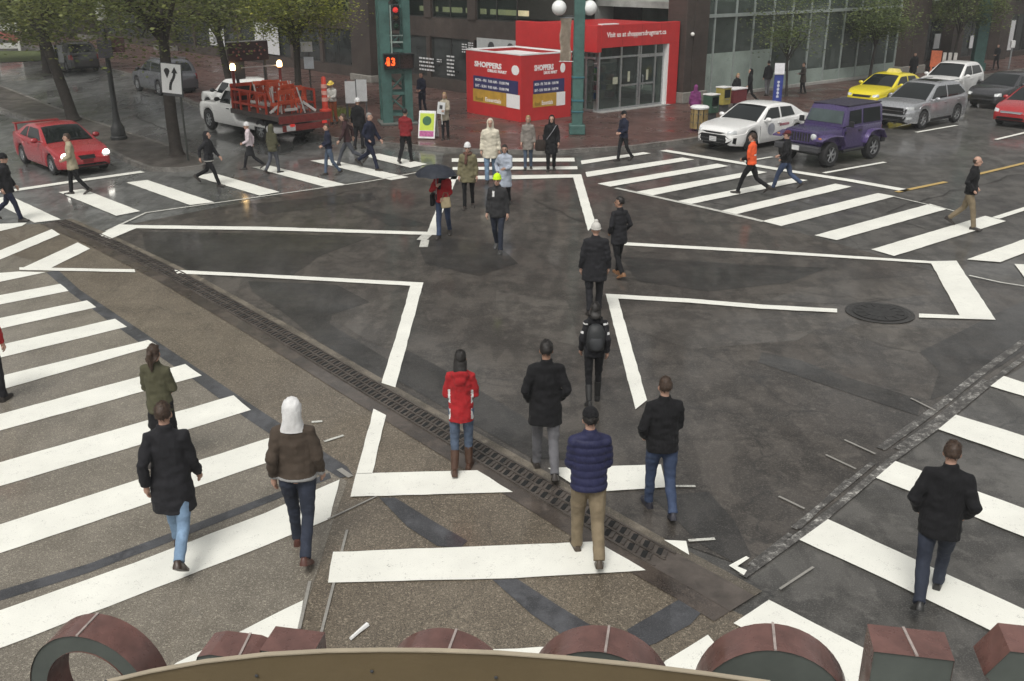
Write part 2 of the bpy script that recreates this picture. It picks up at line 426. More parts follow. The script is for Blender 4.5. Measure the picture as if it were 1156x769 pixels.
marks('crosswalk_markings', [
    [(1127.7, 424), (1156, 433.4), (1260, 470), (1260, 490), (1156, 448.7), (1112.8, 435.7)], [(1075.7, 468.6), (1156, 493.8), (1260, 530), (1260, 560), (1156, 519.8), (1054.9, 484.7)],
    [(1006.8, 520.6), (1156, 575.7), (1260, 616), (1260, 654), (1156, 607.7), (986, 540)], [(930.1, 585.9), (1034, 634), (1156, 689.9), (1260, 740), (1260, 790), (1116, 712.8), (1000, 656), (900.2, 610.1)],
    [(867.7, 679), (975.6, 734), (1120, 815), (1060, 850), (900, 745), (827.8, 705.5)], [(799, 718.5), (806, 727), (800, 740), (790, 769), (820, 850), (700, 850), (735, 769), (751, 748)]])
# diagonal crossing lines
marks('diagonal_crossing_markings', [
    [(134.7, 254.4), (156, 255.2), (300, 257.2), (482.5, 262.9), (492, 238), (510, 199.6), (517, 199.6), (497, 246.6), (492.7, 266.6), (300, 261), (154, 258.8), (124.8, 270.8), (111.8, 266.6)],
    [(22, 303), (152, 305.2), (153, 308.6), (22, 306)],
    [(197, 306), (280, 309.9), (478.1, 320.3), (462, 381), (446.4, 439.1), (430.8, 433.9), (448, 378), (463.3, 323.9), (280, 313.6), (200, 310)],
    [(421.7, 463.1), (436, 470.4), (420.4, 536.4), (402.2, 536.9)],
    [(402, 536.5), (538.7, 532.8), (579, 557.5), (395.7, 562.7)], [(618.5, 530.2), (746, 526), (752, 552), (679.6, 556.7), (656, 556)],
    [(376.2, 625.1), (580, 617.3), (673.1, 613.4), (729, 645.9), (580, 655), (370.5, 660)], [(749.3, 611.6), (774.5, 612.9), (777.9, 628.5)],
    [(556, 735.4), (690, 731), (770, 762), (700, 790), (540, 800)],
    [(704.3, 274.7), (860, 283.3), (1050, 296), (1079.6, 295.5), (1123.8, 362.4), (1037.2, 359.8), (1037.2, 355.4), (1083, 357.3), (1051, 298.6), (860, 286.6), (704.3, 278)],
    [(683.5, 333), (778.4, 338.5), (860, 345.3), (944.9, 350), (944.9, 354.2), (860, 350), (778, 343), (697.8, 338.5), (730.3, 453.4), (717.3, 463.8)],
    [(505, 199.8), (656, 197.7), (671.8, 251.8), (664, 262), (647.1, 201.4), (582, 203.2), (505, 203.4)],
    [(511, 189.5), (651.5, 188.6), (652, 192), (511, 192.8)], [(510, 179.6), (648.4, 179), (649, 183.2), (510, 183.6)],
    [(822.6, 640.5), (842, 630), (846, 632), (832, 641.5), (843, 646), (839.5, 651.7)]], .025)
thin = []
for pts, w in (([(0, 218), (80, 206), (161, 194.5)], .34), ([(749, 170.4), (880, 192), (960, 204.5), (1024, 216)], .36)):
    thin += strip(pts, w)
sheet('stop_line', thin, .021, M_PAINT)
thin = []
for pts, w in (([(930, 196), (999, 183.7)], .16), ([(1034, 150), (1080, 142)], .15), ([(1123.8, 158.2), (1200, 140)], .16), ([(840, 183), (871.6, 177.7)], .14),
               ([(1123.8, 247), (1230, 213)], .2)):
    thin += strip(pts, w)
sheet('lane_line', thin, .021, M_PAINT)
sheet('centre_line', strip([(1012, 217.5), (1067.9, 206)], .16) + strip([(1100, 198.3), (1260, 160)], .16), .021, M_YELLOW)
worn = []
for pts, w in (([(120, 262), (165, 241), (300, 222), (420, 205), (500, 190)], .09), ([(695, 213), (809.6, 238.5), (862, 251)], .16), ([(1010, 223), (1069, 236.9), (1080, 240)], .07),
                              ([(1094, 312), (1130, 320), (1156, 324)], .07),                ([(777, 612), (807, 610)], .05), ([(762, 550.5), (785, 550.5)], .05), ([(366, 500), (388, 493)], .05), ([(352, 478), (364, 477)], .06),
               ([(476, 272), (482, 266)], .25), ([(478, 280), (480, 272)], .2)):
    worn += strip(pts, w)
sheet('worn_line', worn, .0225, M_PAINTW)
scar_z = []
for pts, w in (([(994, 508), (1030, 482), (1062, 458), (1104, 424), (1156, 386)], .13), ([(1012, 508), (1046, 484), (1078, 458), (1112, 430)], .08), ([(896, 598), (930, 570), (985, 524)], .08), ([(846, 640), (892, 604)], .06), ([(838, 652), (930, 586), (1006, 521), (1056, 484), (1113, 437), (1200, 372)], .10), ([(900, 598), (958, 543)], .07)): sheet('worn_line', strip(pts, w), .0175 + .0009*(len(scar_z)), M_SCAR); scar_z.append(1)
worn = []
for pts, w in (([(370, 588), (425, 562)], .025), ([(392, 600), (362, 720)], .03), ([(350, 658), (338, 712)], .035), ([(396, 540), (383, 531)], .08), ([(879, 562), (908, 576)], .035), ([(932, 515), (966, 531)], .035), ([(953, 498), (988, 514)], .035), ([(1028, 451), (1056, 465)], .035), ([(880, 667), (918, 642)], .03)): worn += strip(pts, w)
sheet('worn_line', worn, .0235, M_FAINT)
# cracks and sealed joints
rc = random.Random(19); CR = pm('crack_dark', (.024, .022, .020), .6); cq = []
for (x0, y0, x1, y1, w_) in ((620, 300, 760, 322, .014), (330, 285, 470, 300, .014), (900, 330, 1040, 345, .012), (1000, 240, 1150, 196, .03), (890, 224, 1060, 262, .03), (250, 236, 420, 214, .035), (40, 150, 30, 190, .05), (150, 130, 215, 160, .05), (700, 210, 900, 250, .03), (20, 120, 170, 118, .06), (600, 225, 690, 265, .03)):
    n_ = 12; pts = []
    for k in range(n_+1):
        t_ = k/n_; pts.append((lerp(x0, x1, t_) + rc.gauss(0, 2.2)*(y0/300), lerp(y0, y1, t_) + rc.gauss(0, 1.3)*(y0/300)))
    cq += strip(pts, w_)
sheet('asphalt_cracks', cq, .0195, CR)
# litter: one white straw-like scrap on the near apron
mb = MB(); a, b_ = G(396, 724), G(415, 708)
mb.tube([a + Vector((0, 0, .03)), lerp(a, b_, .5) + Vector((0, 0, .034)), b_ + Vector((0, 0, .03))], [.018, .02, .026], 6)
tag(mb.out('paper_scrap', WHITE, smooth=50), 'small white paper scrap lying on brown pavement behind the letters', 'litter')

# ---- brick plaza with kerb, median
KERB = [(-60, 112), (-27.4, 65.8), (-21.9, 58.8), (-15.2, 47), (-9.9, 39.7), (-7.2, 36.9), (-4.9, 35.6), (-2.4, 34.4), (-.55, 33.9), (1.6, 33.95), (4.3, 34.8), (6.5, 36.3), (9.3, 38.6), (12.2, 41.2), (14.3, 43.4), (14.9, 46.4), (16.3, 48.7), (24, 55.7), (34, 64.7), (80, 106)]
def raised(name, poly, z, mat):
    mb = MB(); mb.face([(x, y, z) for x, y in poly])
    f = mb.bm.faces[:][0]; f.normal_update()
    if f.normal.z < 0: f.normal_flip()
    tag(mb.out(name, mat, fix=False), kind='structure')
def kerbwall(name, pts, w, h, mat):
    P = [Vector((x, y, 0)) for x, y in pts]; rings = []
    for i, p in enumerate(P):
        d = (P[min(i+1, len(P)-1)] - P[max(i-1, 0)]).normalized(); n = Vector((-d.y, d.x, 0))
        rings.append([p, p + Vector((0, 0, h-.02)) + n*.004, p + Vector((0, 0, h)) + n*.025, p + Vector((0, 0, h)) + n*w, p + n*w])
    mb = MB(); mb.loft(rings, cap=True); tag(mb.out(name, mat, smooth=40), kind='structure')
raised('pavement', KERB + [(200, 160), (100, 400), (-200, 400)], .125, M_PLAZA)
kerbwall('kerb', KERB, .2, .131, M_KERB)
MED = [G(*p) for p in ((-60, 108), (0, 126), (70, 151), (95, 161), (121, 173), (145, 185), (169, 193.7), (200, 194.8), (229, 191.5), (238, 187), (228, 181.5), (187, 165.5), (140, 150.5), (95, 135), (60, 122), (0, 98), (-60, 80))]
raised('median', [(p.x, p.y) for p in MED], .125, M_MEDIAN)
kerbwall('kerb', [(p.x, p.y) for p in MED], .16, .131, M_KERB)
# grass verge far up the boulevard
mb = MB(); vs = [G(*p) for p in ((-60, 58), (68, 58), (66, 68), (0, 71), (-60, 72))]
mb.face([v + Vector((0, 0, .03)) for v in vs]); f = mb.bm.faces[:][0]; f.normal_update()
if f.normal.z < 0: f.normal_flip()
tag(mb.out('grass_verge', pm('short_grass', (.075, .095, .03), .9, var=.35, scale=1.5, bmp=.6, bscale=20), fix=False), kind='structure')

# ---- trench drain
DR = [(66, 250), (120, 273), (200, 312), (310, 374), (440, 452), (600, 546), (720, 617), (800, 661), (838, 683)]
P = [G(*p) for p in DR]
P_ = P
td = thing('trench_drain', 'long rusty iron trench drain cutting diagonally across the wet intersection', 'drain', (P[5].x, P[5].y, 0))
def dense(P, step):
    out = []; 
    for a, b in zip(P, P[1:]):
        n = max(1, int((b-a).length/step))
        for k in range(n): out.append(a + (b-a)*k/n)
    out.append(P[-1]); return out
o0 = P[5].copy()
def rib(off, w, z):
    r = []
    D = dense(P, .8)
    for i, p in enumerate(D):
        d = (D[min(i+1, len(D)-1)] - D[max(i-1, 0)]).normalized(); n = Vector((-d.y, d.x, 0))
        r.append([p - o0 + n*(off+w/2) + Vector((0, 0, z)), p - o0 + n*(off-w/2) + Vector((0, 0, z))])
    return r
def ribmesh(name, off, w, z, mat):
    mb = MB(); rows = [[mb.bm.verts.new(v) for v in r] for r in rib(off, w, z)]
    for a, b in zip(rows, rows[1:]): mb.bm.faces.new((a[0], a[1], b[1], b[0]))
    mb.fix()
    for f in mb.bm.faces:
        if f.normal.z < 0: f.normal_flip()
    return mb.out(name, mat, td, fix=False)
sgn = 1 if (P[6]-P[5]).cross(Vector((1, 1, 0))).z > 0 else -1
ribmesh('concrete_edge', sgn*.265, .13, .018, M_DRAINC)
ribmesh('channel', 0, .40, .0195, pm('drain_rust', (.085, .072, .063), .45, var=.4, scale=3, bmp=.4))
ribmesh('wet_margin', -sgn*.32, .26, .017, M_DRAINM)
mb = MB(); D = dense(P, .175); dk = MB()
for i, p in enumerate(D[:-6]):
    d = (D[i+1]-p).normalized(); n = Vector((-d.y, d.x, 0)); ang = math.atan2(d.y, d.x)
    for off, sk in ((.085, .45), (-.085, .45)):
        c = p - o0 + n*off + d*(.08 if off > 0 else 0) + Vector((0, 0, .026))
        R = Matrix.Rotation(ang + PI/2 + sk, 3, 'Z')
        mb.box(c + d*.045, (.15, .05, .022), R @ Matrix.Rotation(.10, 3, 'Y'), .006)
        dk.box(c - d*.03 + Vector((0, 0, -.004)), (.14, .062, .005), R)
for off in (-.175, 0, .175):
    for i in range(0, len(D)-6, 3):
        a_, b_ = D[i], D[min(i+3, len(D)-6)]; d = (b_-a_); n = Vector((-d.y, d.x, 0)).normalized()
        mb.box((a_+b_)/2 - o0 + n*off + Vector((0, 0, .024)), (d.length, .03, .016), Matrix.Rotation(math.atan2(d.y, d.x), 3, 'Z'))
mb.out('grate', pm('cast_iron', (.095, .082, .072), .42, metal=.35, var=.45, scale=3), td)
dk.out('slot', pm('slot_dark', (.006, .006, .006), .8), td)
# manhole
mh = G(993, 354)
t = thing('manhole_cover', 'round iron manhole cover sunk in dark asphalt by the right diagonal line', 'manhole cover', mh)
mb = MB(); mb.lathe([(.02, .0), (.62, .0), (.62, .016), (.57, .017), (.565, .012), (.02, .012)], (0, 0, .012), 36)
mb.out('rim', pm('iron_ring', (.05, .048, .046), .4, metal=.4), t)
mb = MB(); mb.lathe([(.01, 0), (.50, 0), (.50, .012), (.44, .012), (.435, .009), (.30, .009), (.295, .012), (.01, .012)], (0, 0, .026), 36)
for k in range(12):
    a = k*PI/6; mb.box((.36*math.cos(a), .36*math.sin(a), .038), (.16, .03, .008), Matrix.Rotation(a, 3, 'Z'))
mb.out('lid', pm('iron_lid', (.035, .034, .033), .42, metal=.4), t)
# ------------------------------------------------------------------ buildings
A0 = Vector((3.64, 43.47, 0))
STONE = pm('pale_stone_base', (.22, .21, .19), .7, var=.2, bmp=.3)
DKGLASS = glassmat('dark_window_glass', (.030, .034, .034), .07)
FACADE = glassmat('facade_glass', (.105, .120, .114), .06, .50)
SHOPG = glassmat('entrance_glass', (.060, .070, .070), .06, .60)
SEEGLASS = glassmat('shopfront_glass', (.015, .022, .021), .05, .72)
FRAME = pm('bronze_window_frame', (.035, .034, .033), .5, metal=.3)
RED = pm('red_cladding', (.50, .028, .030), .42, var=.10, scale=2, bmp=.05)
CONCW = pm('spandrel_panel', (.060, .052, .047), .7, var=.2, scale=1.2, bmp=.2)
FROST = pm('frosted_film', (.29, .35, .32), .35, var=.22, scale=.9)
def txtM(p, mode):
    """text standing on a wall: mode 'y-' faces local -y, 'x-' faces local -x"""
    if mode == 'y-': R = Matrix(((1, 0, 0), (0, 0, -1), (0, 1, 0)))
    else: R = Matrix(((0, 0, -1), (-1, 0, 0), (0, 1, 0)))
    return Matrix.Translation(Vector(p)) @ R.to_4x4()

# left wing: dark brick office block on the plaza.  local x runs along the front towards the corner
bl = thing('brick_building', 'dark brown brick block with posters in its ground floor windows behind the plaza', 'building', A0, rad(-49))
w = MB(); sp = MB()
X0, X1 = -112.0, -5.0
w.bx(X0, X1, 0, .35, .125, .70); w.bx(X0, X1, .02, .35, 2.72, 3.66)
w.bx(X0, X1, .0, .4, 6.4, 7.6); w.bx(X0, X1, .0, .4, 10, 14); w.bx(X0, X1, 8, 8.4, 0, 14); w.bx(X0, X0+.4, .4, 8, 0, 14)
bays = []
x = X1
while x > X0 + 3:
    bays.append((x-3.55, x-.0)); x -= 3.6
for a, b in bays:
    w.bx(a-.16, a+.16, -.03, .3, .70, 2.72); w.bx(a-.3, a+.3, -.03, .3, 3.66, 6.4); w.bx(a-.3, a+.3, -.03, .3, 7.6, 10)
w.out('wall', M_BRICK, bl)
c = MB(); c.bx(X0, X1, .36, 8, 3.3, 3.5); c.bx(X0, X1, .36, 8, 0, .3); c.bx(X0, X1, .3, 8.2, 13.5, 13.8); c.out('floor_slab', CONCW, bl)
nb = 0
for a, b in bays:
    for z0, z1 in ((.70, 2.72), (3.66, 6.4)):
        if nb > 30 and z0 > 3: continue
        f = MB(); xa, xb = a+(.16 if z0 < 3 else .3), b-(.16 if z0 < 3 else .3)
        for q in (xa+.03, (xa+xb)/2, xb-.03): f.bx(q-.03, q+.03, .1, .16, z0, z1)
        f.bx(xa, xb, .101, .159, z0, z0+.06); f.bx(xa, xb, .101, .159, z1-.06, z1)
        fo = f.out('window', FRAME, bl)
        g = MB(); g.bx(xa, xb, .12, .14, z0+.02, z1-.02); g.out('pane', DKGLASS if z0 < 3 else SEEGLASS, fo)
        nb += 1
# lit office ceilings seen through the first floor glass
lm = pm('office_ceiling_light', (.5, .45, .3), .6, emit=(1.0, .84, .48), es=.26)
for xx in (-12.9, -10.9, -9.0, -7.1, -5.9, -16.6, -20.2):
    l = MB(); l.bx(xx-.75, xx+.75, .6, .7, 3.92, 4.16); l.out('ceiling_light', lm, bl)
mb = MB(); mb.bx(X0, X1, 3.5, 3.7, 3.6, 13); mb.out('inner_wall', pm('dim_interior', (.05, .048, .042), .8), bl)
# posters and decals in the ground floor windows
PW = pm('poster_paper', (.62, .63, .64), .6, var=.06); PG = pm('poster_ink', (.05, .05, .055), .6)
for xa, xb, z0, z1 in ((-31.3, -30.2, .95, 2.72), (-30.05, -28.1, .8, 2.72), (-38.2, -35.9, .9, 2.62)):
    p = MB(); p.bx(xa, xb, -.06, -.035, z0, z1); po = p.out('poster', PW, bl)
p = MB(); p.ell((-37.0, -.07, 1.95), (.5, .01, .45)); p.bx(-37.6, -36.4, -.075, -.062, 1.1, 1.5); p.out('poster_picture', pm('poster_grey', (.25, .26, .27), .6), bl)
p = MB(); p.bx(-18.75, -18.2, -.06, -.035, .8, 1.75); p.out('lit_notice', pm('lit_notice', (.3, .3, .2), .6, var=.4, scale=9, emit=(.9, .85, .5), es=.12), bl)
p = MB(); p.bx(-8.1, -4.95, -.06, -.035, 2.0, 2.86); p.out('photo_panel', pm('photo_panel', (.40, .42, .42), .6, var=.1), bl)
p = MB()
for cx in (-7.0, -5.6): p.ell((cx, -.07, 2.4), (.26, .012, .34)); p.bx(cx-.45, cx+.45, -.075, -.062, 2.01, 2.16)
p.out('photo_figure', PG, bl)
p = MB(); rn = random.Random(3)
for cx, wd, z0, z1, st in ((-12.3, 1.3, 1.0, 1.75, .19), (-10.25, .62, .9, 1.8, .18), (-9.1, .4, 2.1, 2.5, .12), (-8.6, .4, 2.35, 2.6, .1), (-11.2, .4, 1.5, 1.7, .1)):
    z = z0
    while z < z1:
        xx = cx - wd/2
        while xx < cx + wd/2:
            l = rn.uniform(.08, .3); p.bx(xx, min(xx+l, cx+wd/2), -.046, -.04, z, z+st*.42); xx += l + .06
        z += st
p.out('window_decal', PW, bl)
# brick piers with stone feet
for s, wd in ((17.1, 1.9), (45, 1.8), (62, 1.8), (80, 1.8)):
    p = MB(); p.bx(-s-wd/2, -s+wd/2, -1.0, -.04, .5, 14, .02); po = p.out('pier', M_BRICK, bl)
    q = MB(); q.bx(-s-wd/2-.12, -s+wd/2+.12, -1.1, -.04, .125, .5, .03); q.out('stone_foot', STONE, po)

# red corner entrance of the shop
en = thing('shop_entrance', 'red framed glass corner entrance with white lettering along its fascia', 'shop entrance', A0, rad(40))
f = MB()
f.bx(-.05, 4.97, -.30, .0, 2.83, 3.77, .015); f.bx(4.32, 4.97, -.299, .3, .125, 2.83); 
Rl = Matrix.Rotation(rad(91), 3, 'Z')     # left arm runs up the plaza front
def larm(s0, s1, d0, d1, z0, z1):
    c = Rl @ Vector(((s0+s1)/2, (d0+d1)/2, 0)); return (c.x, c.y, (z0+z1)/2), (s1-s0, d1-d0, z1-z0)
for a in ((-.28, 4.95, .0, .30, 2.66, 3.765), (4.4, 4.95, .0, .3, .125, 2.66)):
    c, s = larm(*a); f.box(c, s, Rl, .012)
f.bx(.25, 4.9, .02, 4.6, 3.55, 3.7)
f.out('frame', RED, en)
f = MB(); f.bx(4.2, 4.32, -.28, .28, .125, 2.83); f.out('white_reveal', WHITE, en); f = MB(); f.bx(.02, 1.0, -.29, .0, 3.772, 3.81); f.out('white_coping', WHITE, en)
f = MB()
for q in (.06, 1.42, 2.52, 2.66, 3.62, 4.15): f.bx(q-.045, q+.045, -.12, -.03, .2, 2.83)
f.bx(0, 4.2, -.125, -.025, 2.36, 2.44); f.bx(0, 4.2, -.126, -.024, .14, .24); f.bx(2.5, 4.2, -.128, -.022, 2.3, 2.36)
f.bx(1.45, 2.5, -.118, -.035, 1.12, 1.2); f.bx(2.68, 3.6, -.118, -.035, 1.12, 1.2)
for s in (.5, 1.0, 2.0, 3.0, 4.3):
    c, z = larm(s-.045, s+.045, .03, .12, .2, 2.66); f.box(c, z, Rl)
c, z = larm(0, 4.4, .025, .125, 2.36, 2.44); f.box(c, z, Rl); c, z = larm(0, 4.4, .024, .126, .14, .24); f.box(c, z, Rl)
fo = f.out('door_frame', STEEL, en)
f = MB(); f.bx(.05, 4.2, -.08, -.07, .2, 2.8); c, z = larm(.05, 4.4, .07, .08, .2, 2.6); f.box(c, z, Rl); f.out('glazing', SHOPG, en)
for xx in (2.42, 2.76):
    f = MB(); f.tube([(xx, -.16, .95), (xx, -.2, 1.0), (xx, -.2, 1.5), (xx, -.16, 1.55)], .018, 6); f.out('door_handle', GREY, fo)
for xx, wd, z0, z1 in ((1.95, .07, 1.3, 1.75), (3.15, .07, 1.3, 1.75), (1.1, .15, 1.25, 1.55)):
    f = MB(); f.bx(xx-wd, xx+wd, -.09, -.082, z0, z1); f.out('door_notice', pm('door_notice', (.42, .43, .33), .6, var=.4, scale=12), en)
rs = random.Random(8)
for x0, x1, d in ((.6, 1.9, 2.2), (2.3, 3.9, 2.6), (.5, 2.6, 3.4)):
    f = MB(); 
    for z in (.2, .6, 1.0, 1.4, 1.8): f.bx(x0, x1, d, d+.4, z, z+.04)
    f.bx(x0-.04, x0, d, d+.4, .15, 2.0); f.bx(x1, x1+.04, d, d+.4, .15, 2.0); so_ = f.out('shelf', pm('shelf_white', (.5, .5, .49), .5), en)
    for z in (.24, .64, 1.04, 1.44):
        for mt_ in (pm('stock_blue', (.05, .12, .3), .5), pm('stock_pink', (.5, .2, .25), .5), pm('stock_green', (.12, .3, .12), .5), pm('stock_pale', (.6, .58, .5), .5)):
            a_ = rs.uniform(x0, x1-.35); f = MB(); f.bx(a_, a_+rs.uniform(.2, .34), d-.02, d+.3, z, z+rs.uniform(.18, .3)); f.out('stock', mt_, so_)
f = MB(); f.bx(.8, 1.0, .8, 4.0, 2.86, 2.9); f.out('ceiling_light', pm('shop_strip_light', (.8, .8, .8), .4, emit=(.95, 1, 1), es=2.5), en)
f = MB(); f.bx(2.8, 3.0, .8, 4.0, 2.86, 2.9); f.out('ceiling_light', pm('shop_strip_light', (.8, .8, .8), .4, emit=(.95, 1, 1), es=2.5), en)
f = MB()
for x in (1.24, 2.48, 3.72): f.bx(x-.006, x+.006, -.303, -.299, 2.84, 3.76)
f.out('panel_joint', pm('red_joint', (.18, .012, .012), .6), en)
f = MB(); f.bx(-.1, 4.4, -.5, 4.5, .128, .15); f.out('threshold', pm('threshold_concrete', (.3, .3, .29), .5), en)
f = MB(); f.bx(.3, 4.9, 4.3, 4.5, .15, 3.6); f.out('inner_wall', pm('dim_shop_wall', (.36, .37, .36), .8, var=.5, scale=1.5), en)
text('Visit us at shoppersdrugmart.ca', .30, 'fascia_lettering', pm('fascia_letters', (.85, .82, .80), .5, var=.03), en, txtM((.28, -.305, 3.26), 'y-'), .006, sx=.98, bold=.004)
# brick pier between entrance and glass block
def pier(label, x0, x1, foot=True):
    b = thing('brick_pier', label, 'pier', A0 + Matrix.Rotation(rad(40), 3, 'Z') @ Vector(((x0+x1)/2, 0, 0)), rad(40))
    h = (x1-x0)/2
    m = MB(); m.bx(-h, h, -.55, .6, .62, 14, .02); m.bx(-h*.35, h*.35, -.6, -.56, .62, 14); m.out('shaft', M_BRICK, b)
    if foot: m = MB(); m.bx(-h-.1, h+.1, -.66, .6, .125, .62, .03); m.out('stone_foot', STONE, b)
    return b
pr = pier('tall brown brick pier on a pale stone foot right of the red entrance', 5.12, 6.7)
m = MB(); m.ell((-.42, -.62, 3.2), (.09, .09, .09)); m.tube([(-.42, -.52, 3.25), (-.42, -.6, 3.22)], .03, 6); m.out('wall_lamp', pm('lamp_globe', (.8, .8, .76), .3), pr)
pier('brown brick pier with dark doorway between the glass block and the far shops', 24.5, 26.9)

# glass block
gb = thing('glass_building', 'glass walled block with pale frosted lower panes along the right pavement', 'building', A0, rad(40))
m = MB(); m.bx(6.72, 24.5, -.12, .12, .125, .30, .02); m.out('plinth', pm('pale_plinth', (.36, .36, .34), .6), gb)
xs = [6.85, 7.75, 9.35, 10.75, 12.35, 13.95, 15.55, 17.15, 18.75, 20.35, 21.95, 23.4, 24.45]
m = MB()
for x in xs: m.bx(x-.05, x+.05, -.06, .08, .30, 12)
m.bx(6.72, 24.5, -.10, .06, 3.84, 3.99); m.bx(6.72, 24.5, -.09, .06, 7.9, 8.05); m.out('mullion', pm('mullion_metal', (.34, .38, .37), .45, metal=.2), gb)
for a, b in zip(xs, xs[1:]):
    m = MB(); m.bx(a+.06, b-.06, -.01, .01, .30, 3.84); m.bx(a+.06, b-.06, -.01, .01, 3.99, 7.9); m.out('pane', FACADE, gb)
    rn2 = random.Random(int(a*10)); top = 2.2 if a < 12 else (1.0 if a < 16.5 else .85)
    m = MB(); m.bx(a+.06, b-.06, -.03, -.016, .31, top); m.out('frosted_panel', FROST, gb)
m = MB(); m.bx(6.72, 24.5, 0.12, 7, .10, .28); m.bx(6.72, 24.5, .12, 7, 4.2, 4.5); m.bx(6.72, 24.5, 6.8, 7, .1, 12); m.bx(6.72, 24.5, .0, 7, 11.9, 12.2)
m.out('interior', pm('glass_block_interior', (.40, .41, .39), .7, var=.45, scale=.6), gb)
m = MB()
for x in (9.6, 13.2, 17.0, 21): m.bx(x-.25, x+.25, 1.6, 2.1, .28, 4.2)
m.out('inner_column', pm('pale_column', (.32, .32, .30), .6), gb)
m = MB()
for x, d in ((8.3, 3), (11.2, 2.5), (14.6, 3.2), (16.1, 2.6), (19.4, 3), (22.4, 2.6)):
    m.bx(x-.5, x+.5, d, d+.05, .5, 2.6)
m.out('display_board', pm('display_board', (.34, .35, .33), .7, var=.6, scale=1.4), gb)
# far shops
fs = thing('far_shops', 'row of dark shopfronts with white fascia strips beyond the brick pier', 'building', A0, rad(40))
m = MB(); m.bx(26.9, 75, 1.2, 1.6, 3.0, 4.1); m.bx(26.9, 75, 1.21, 1.59, .125, .5); m.bx(26.9, 75, 1.2, 8, 4.7, 14); m.bx(26.9, 75, 6, 6.4, 0, 4.7)
for x in (33, 39.5, 46, 53, 60, 68): m.bx(x-.7, x+.7, .6, 1.7, .125, 4.1)
m.out('wall', M_BRICK, fs)
m = MB()
for a, b in ((27.3, 32), (34, 38.5), (40.5, 45), (47, 52), (54, 59), (61, 67)): m.bx(a, b, 1.0, 1.3, 4.1, 4.65)
m.out('fascia', pm('white_fascia', (.62, .63, .62), .5, var=.15), fs)
for a, b in ((27, 32.2), (33.8, 38.7), (40.3, 45.2), (46.8, 52.2), (53.8, 59.2), (60.8, 67.2), (68.8, 75)):
    m = MB(); n = 4
    for k in range(n+1): x = lerp(a, b, k/n); m.bx(x-.04, x+.04, 1.3, 1.38, .5, 3)
    wo = m.out('window', FRAME, fs)
    m = MB(); m.bx(a, b, 1.33, 1.35, .5, 3); m.out('pane', DKGLASS, wo)
for a, b, z0, z1 in ((28.2, 28.6, .5, 2.9), (29.4, 29.8, .4, 2.4), (31.2, 31.9, 1.2, 2.1), (36.0, 37.0, 1.0, 1.8), (41.5, 42.2, .6, 2.6), (48, 49.4, .9, 2.3)): m = MB(); m.bx(a, b, 1.2, 1.25, z0, z1); m.out('white_notice', PW, fs)

# pale buildings closing the far end of the boulevard
for i, (x, y, wd, dp, h, rz, lb) in enumerate(((-92, 118, 46, 16, 16, 20, 'grey rendered building half hidden by trees at the far left'), (-58, 150, 40, 16, 15, -10, 'brown building closing the far end of the boulevard behind trees'))):
    t = thing('distant_building', lb, 'building', (x, y, 0), rad(rz))
    m = MB(); m.bx(-wd/2, wd/2, 0, dp, 0, h); m.out('wall', pm('distant_render%d' % i, ((.15, .15, .14), (.10, .085, .075))[i], .8, var=.2, scale=.3), t)
    for k in range(8):
        for zz in (1.0, 4.4, 7.8):
            xx = -wd/2 + wd*(k+.5)/8
            m = MB(); m.bx(xx-1.3, xx+1.3, -.06, .02, zz, zz+2.1); wo = m.out('window', FRAME, t)
            m = MB(); m.bx(xx-1.2, xx+1.2, -.09, -.065, zz+.1, zz+2.0); m.out('pane', DKGLASS, wo)

# red hoarding box in front of the entrance
KC = G(588, 141.7)
hb = thing('red_hoarding', 'open topped red hoarding box with white logo lettering and opening hours', 'hoarding', KC, rad(38))
HX, HY, HH = 2.7, 3.8, 2.75
for nm, a in (('panel', (0, HX, 0, .09)), ('panel', (0, .09, .09, HY)), ('panel', (HX-.09, HX, .09, HY)), ('panel', (.09, HX-.09, HY-.09, HY))):
    m = MB(); m.bx(*a, .03 + .095, HH, .006); m.out(nm, RED, hb)
m = MB()
for a in ((-.012, HX+.012, -.012, .16), (-.012, .16, .16, HY), (HX-.16, HX+.012, .16, HY), (.16, HX-.16, HY-.16, HY+.012)): m.bx(*a, HH, HH+.05)
m.bx(.1, HX-.1, .1, HY-.1, HH-.17, HH-.12); m.out('white_rim', pm('rim_white', (.75, .74, .74), .5, var=.06), hb)
NAVY = pm('navy_print', (.035, .035, .12), .5); GOLD = pm('gold_print', (.50, .30, .045), .5, var=.2, scale=3); LET = pm('sign_white', (.85, .84, .84), .5, var=.03)
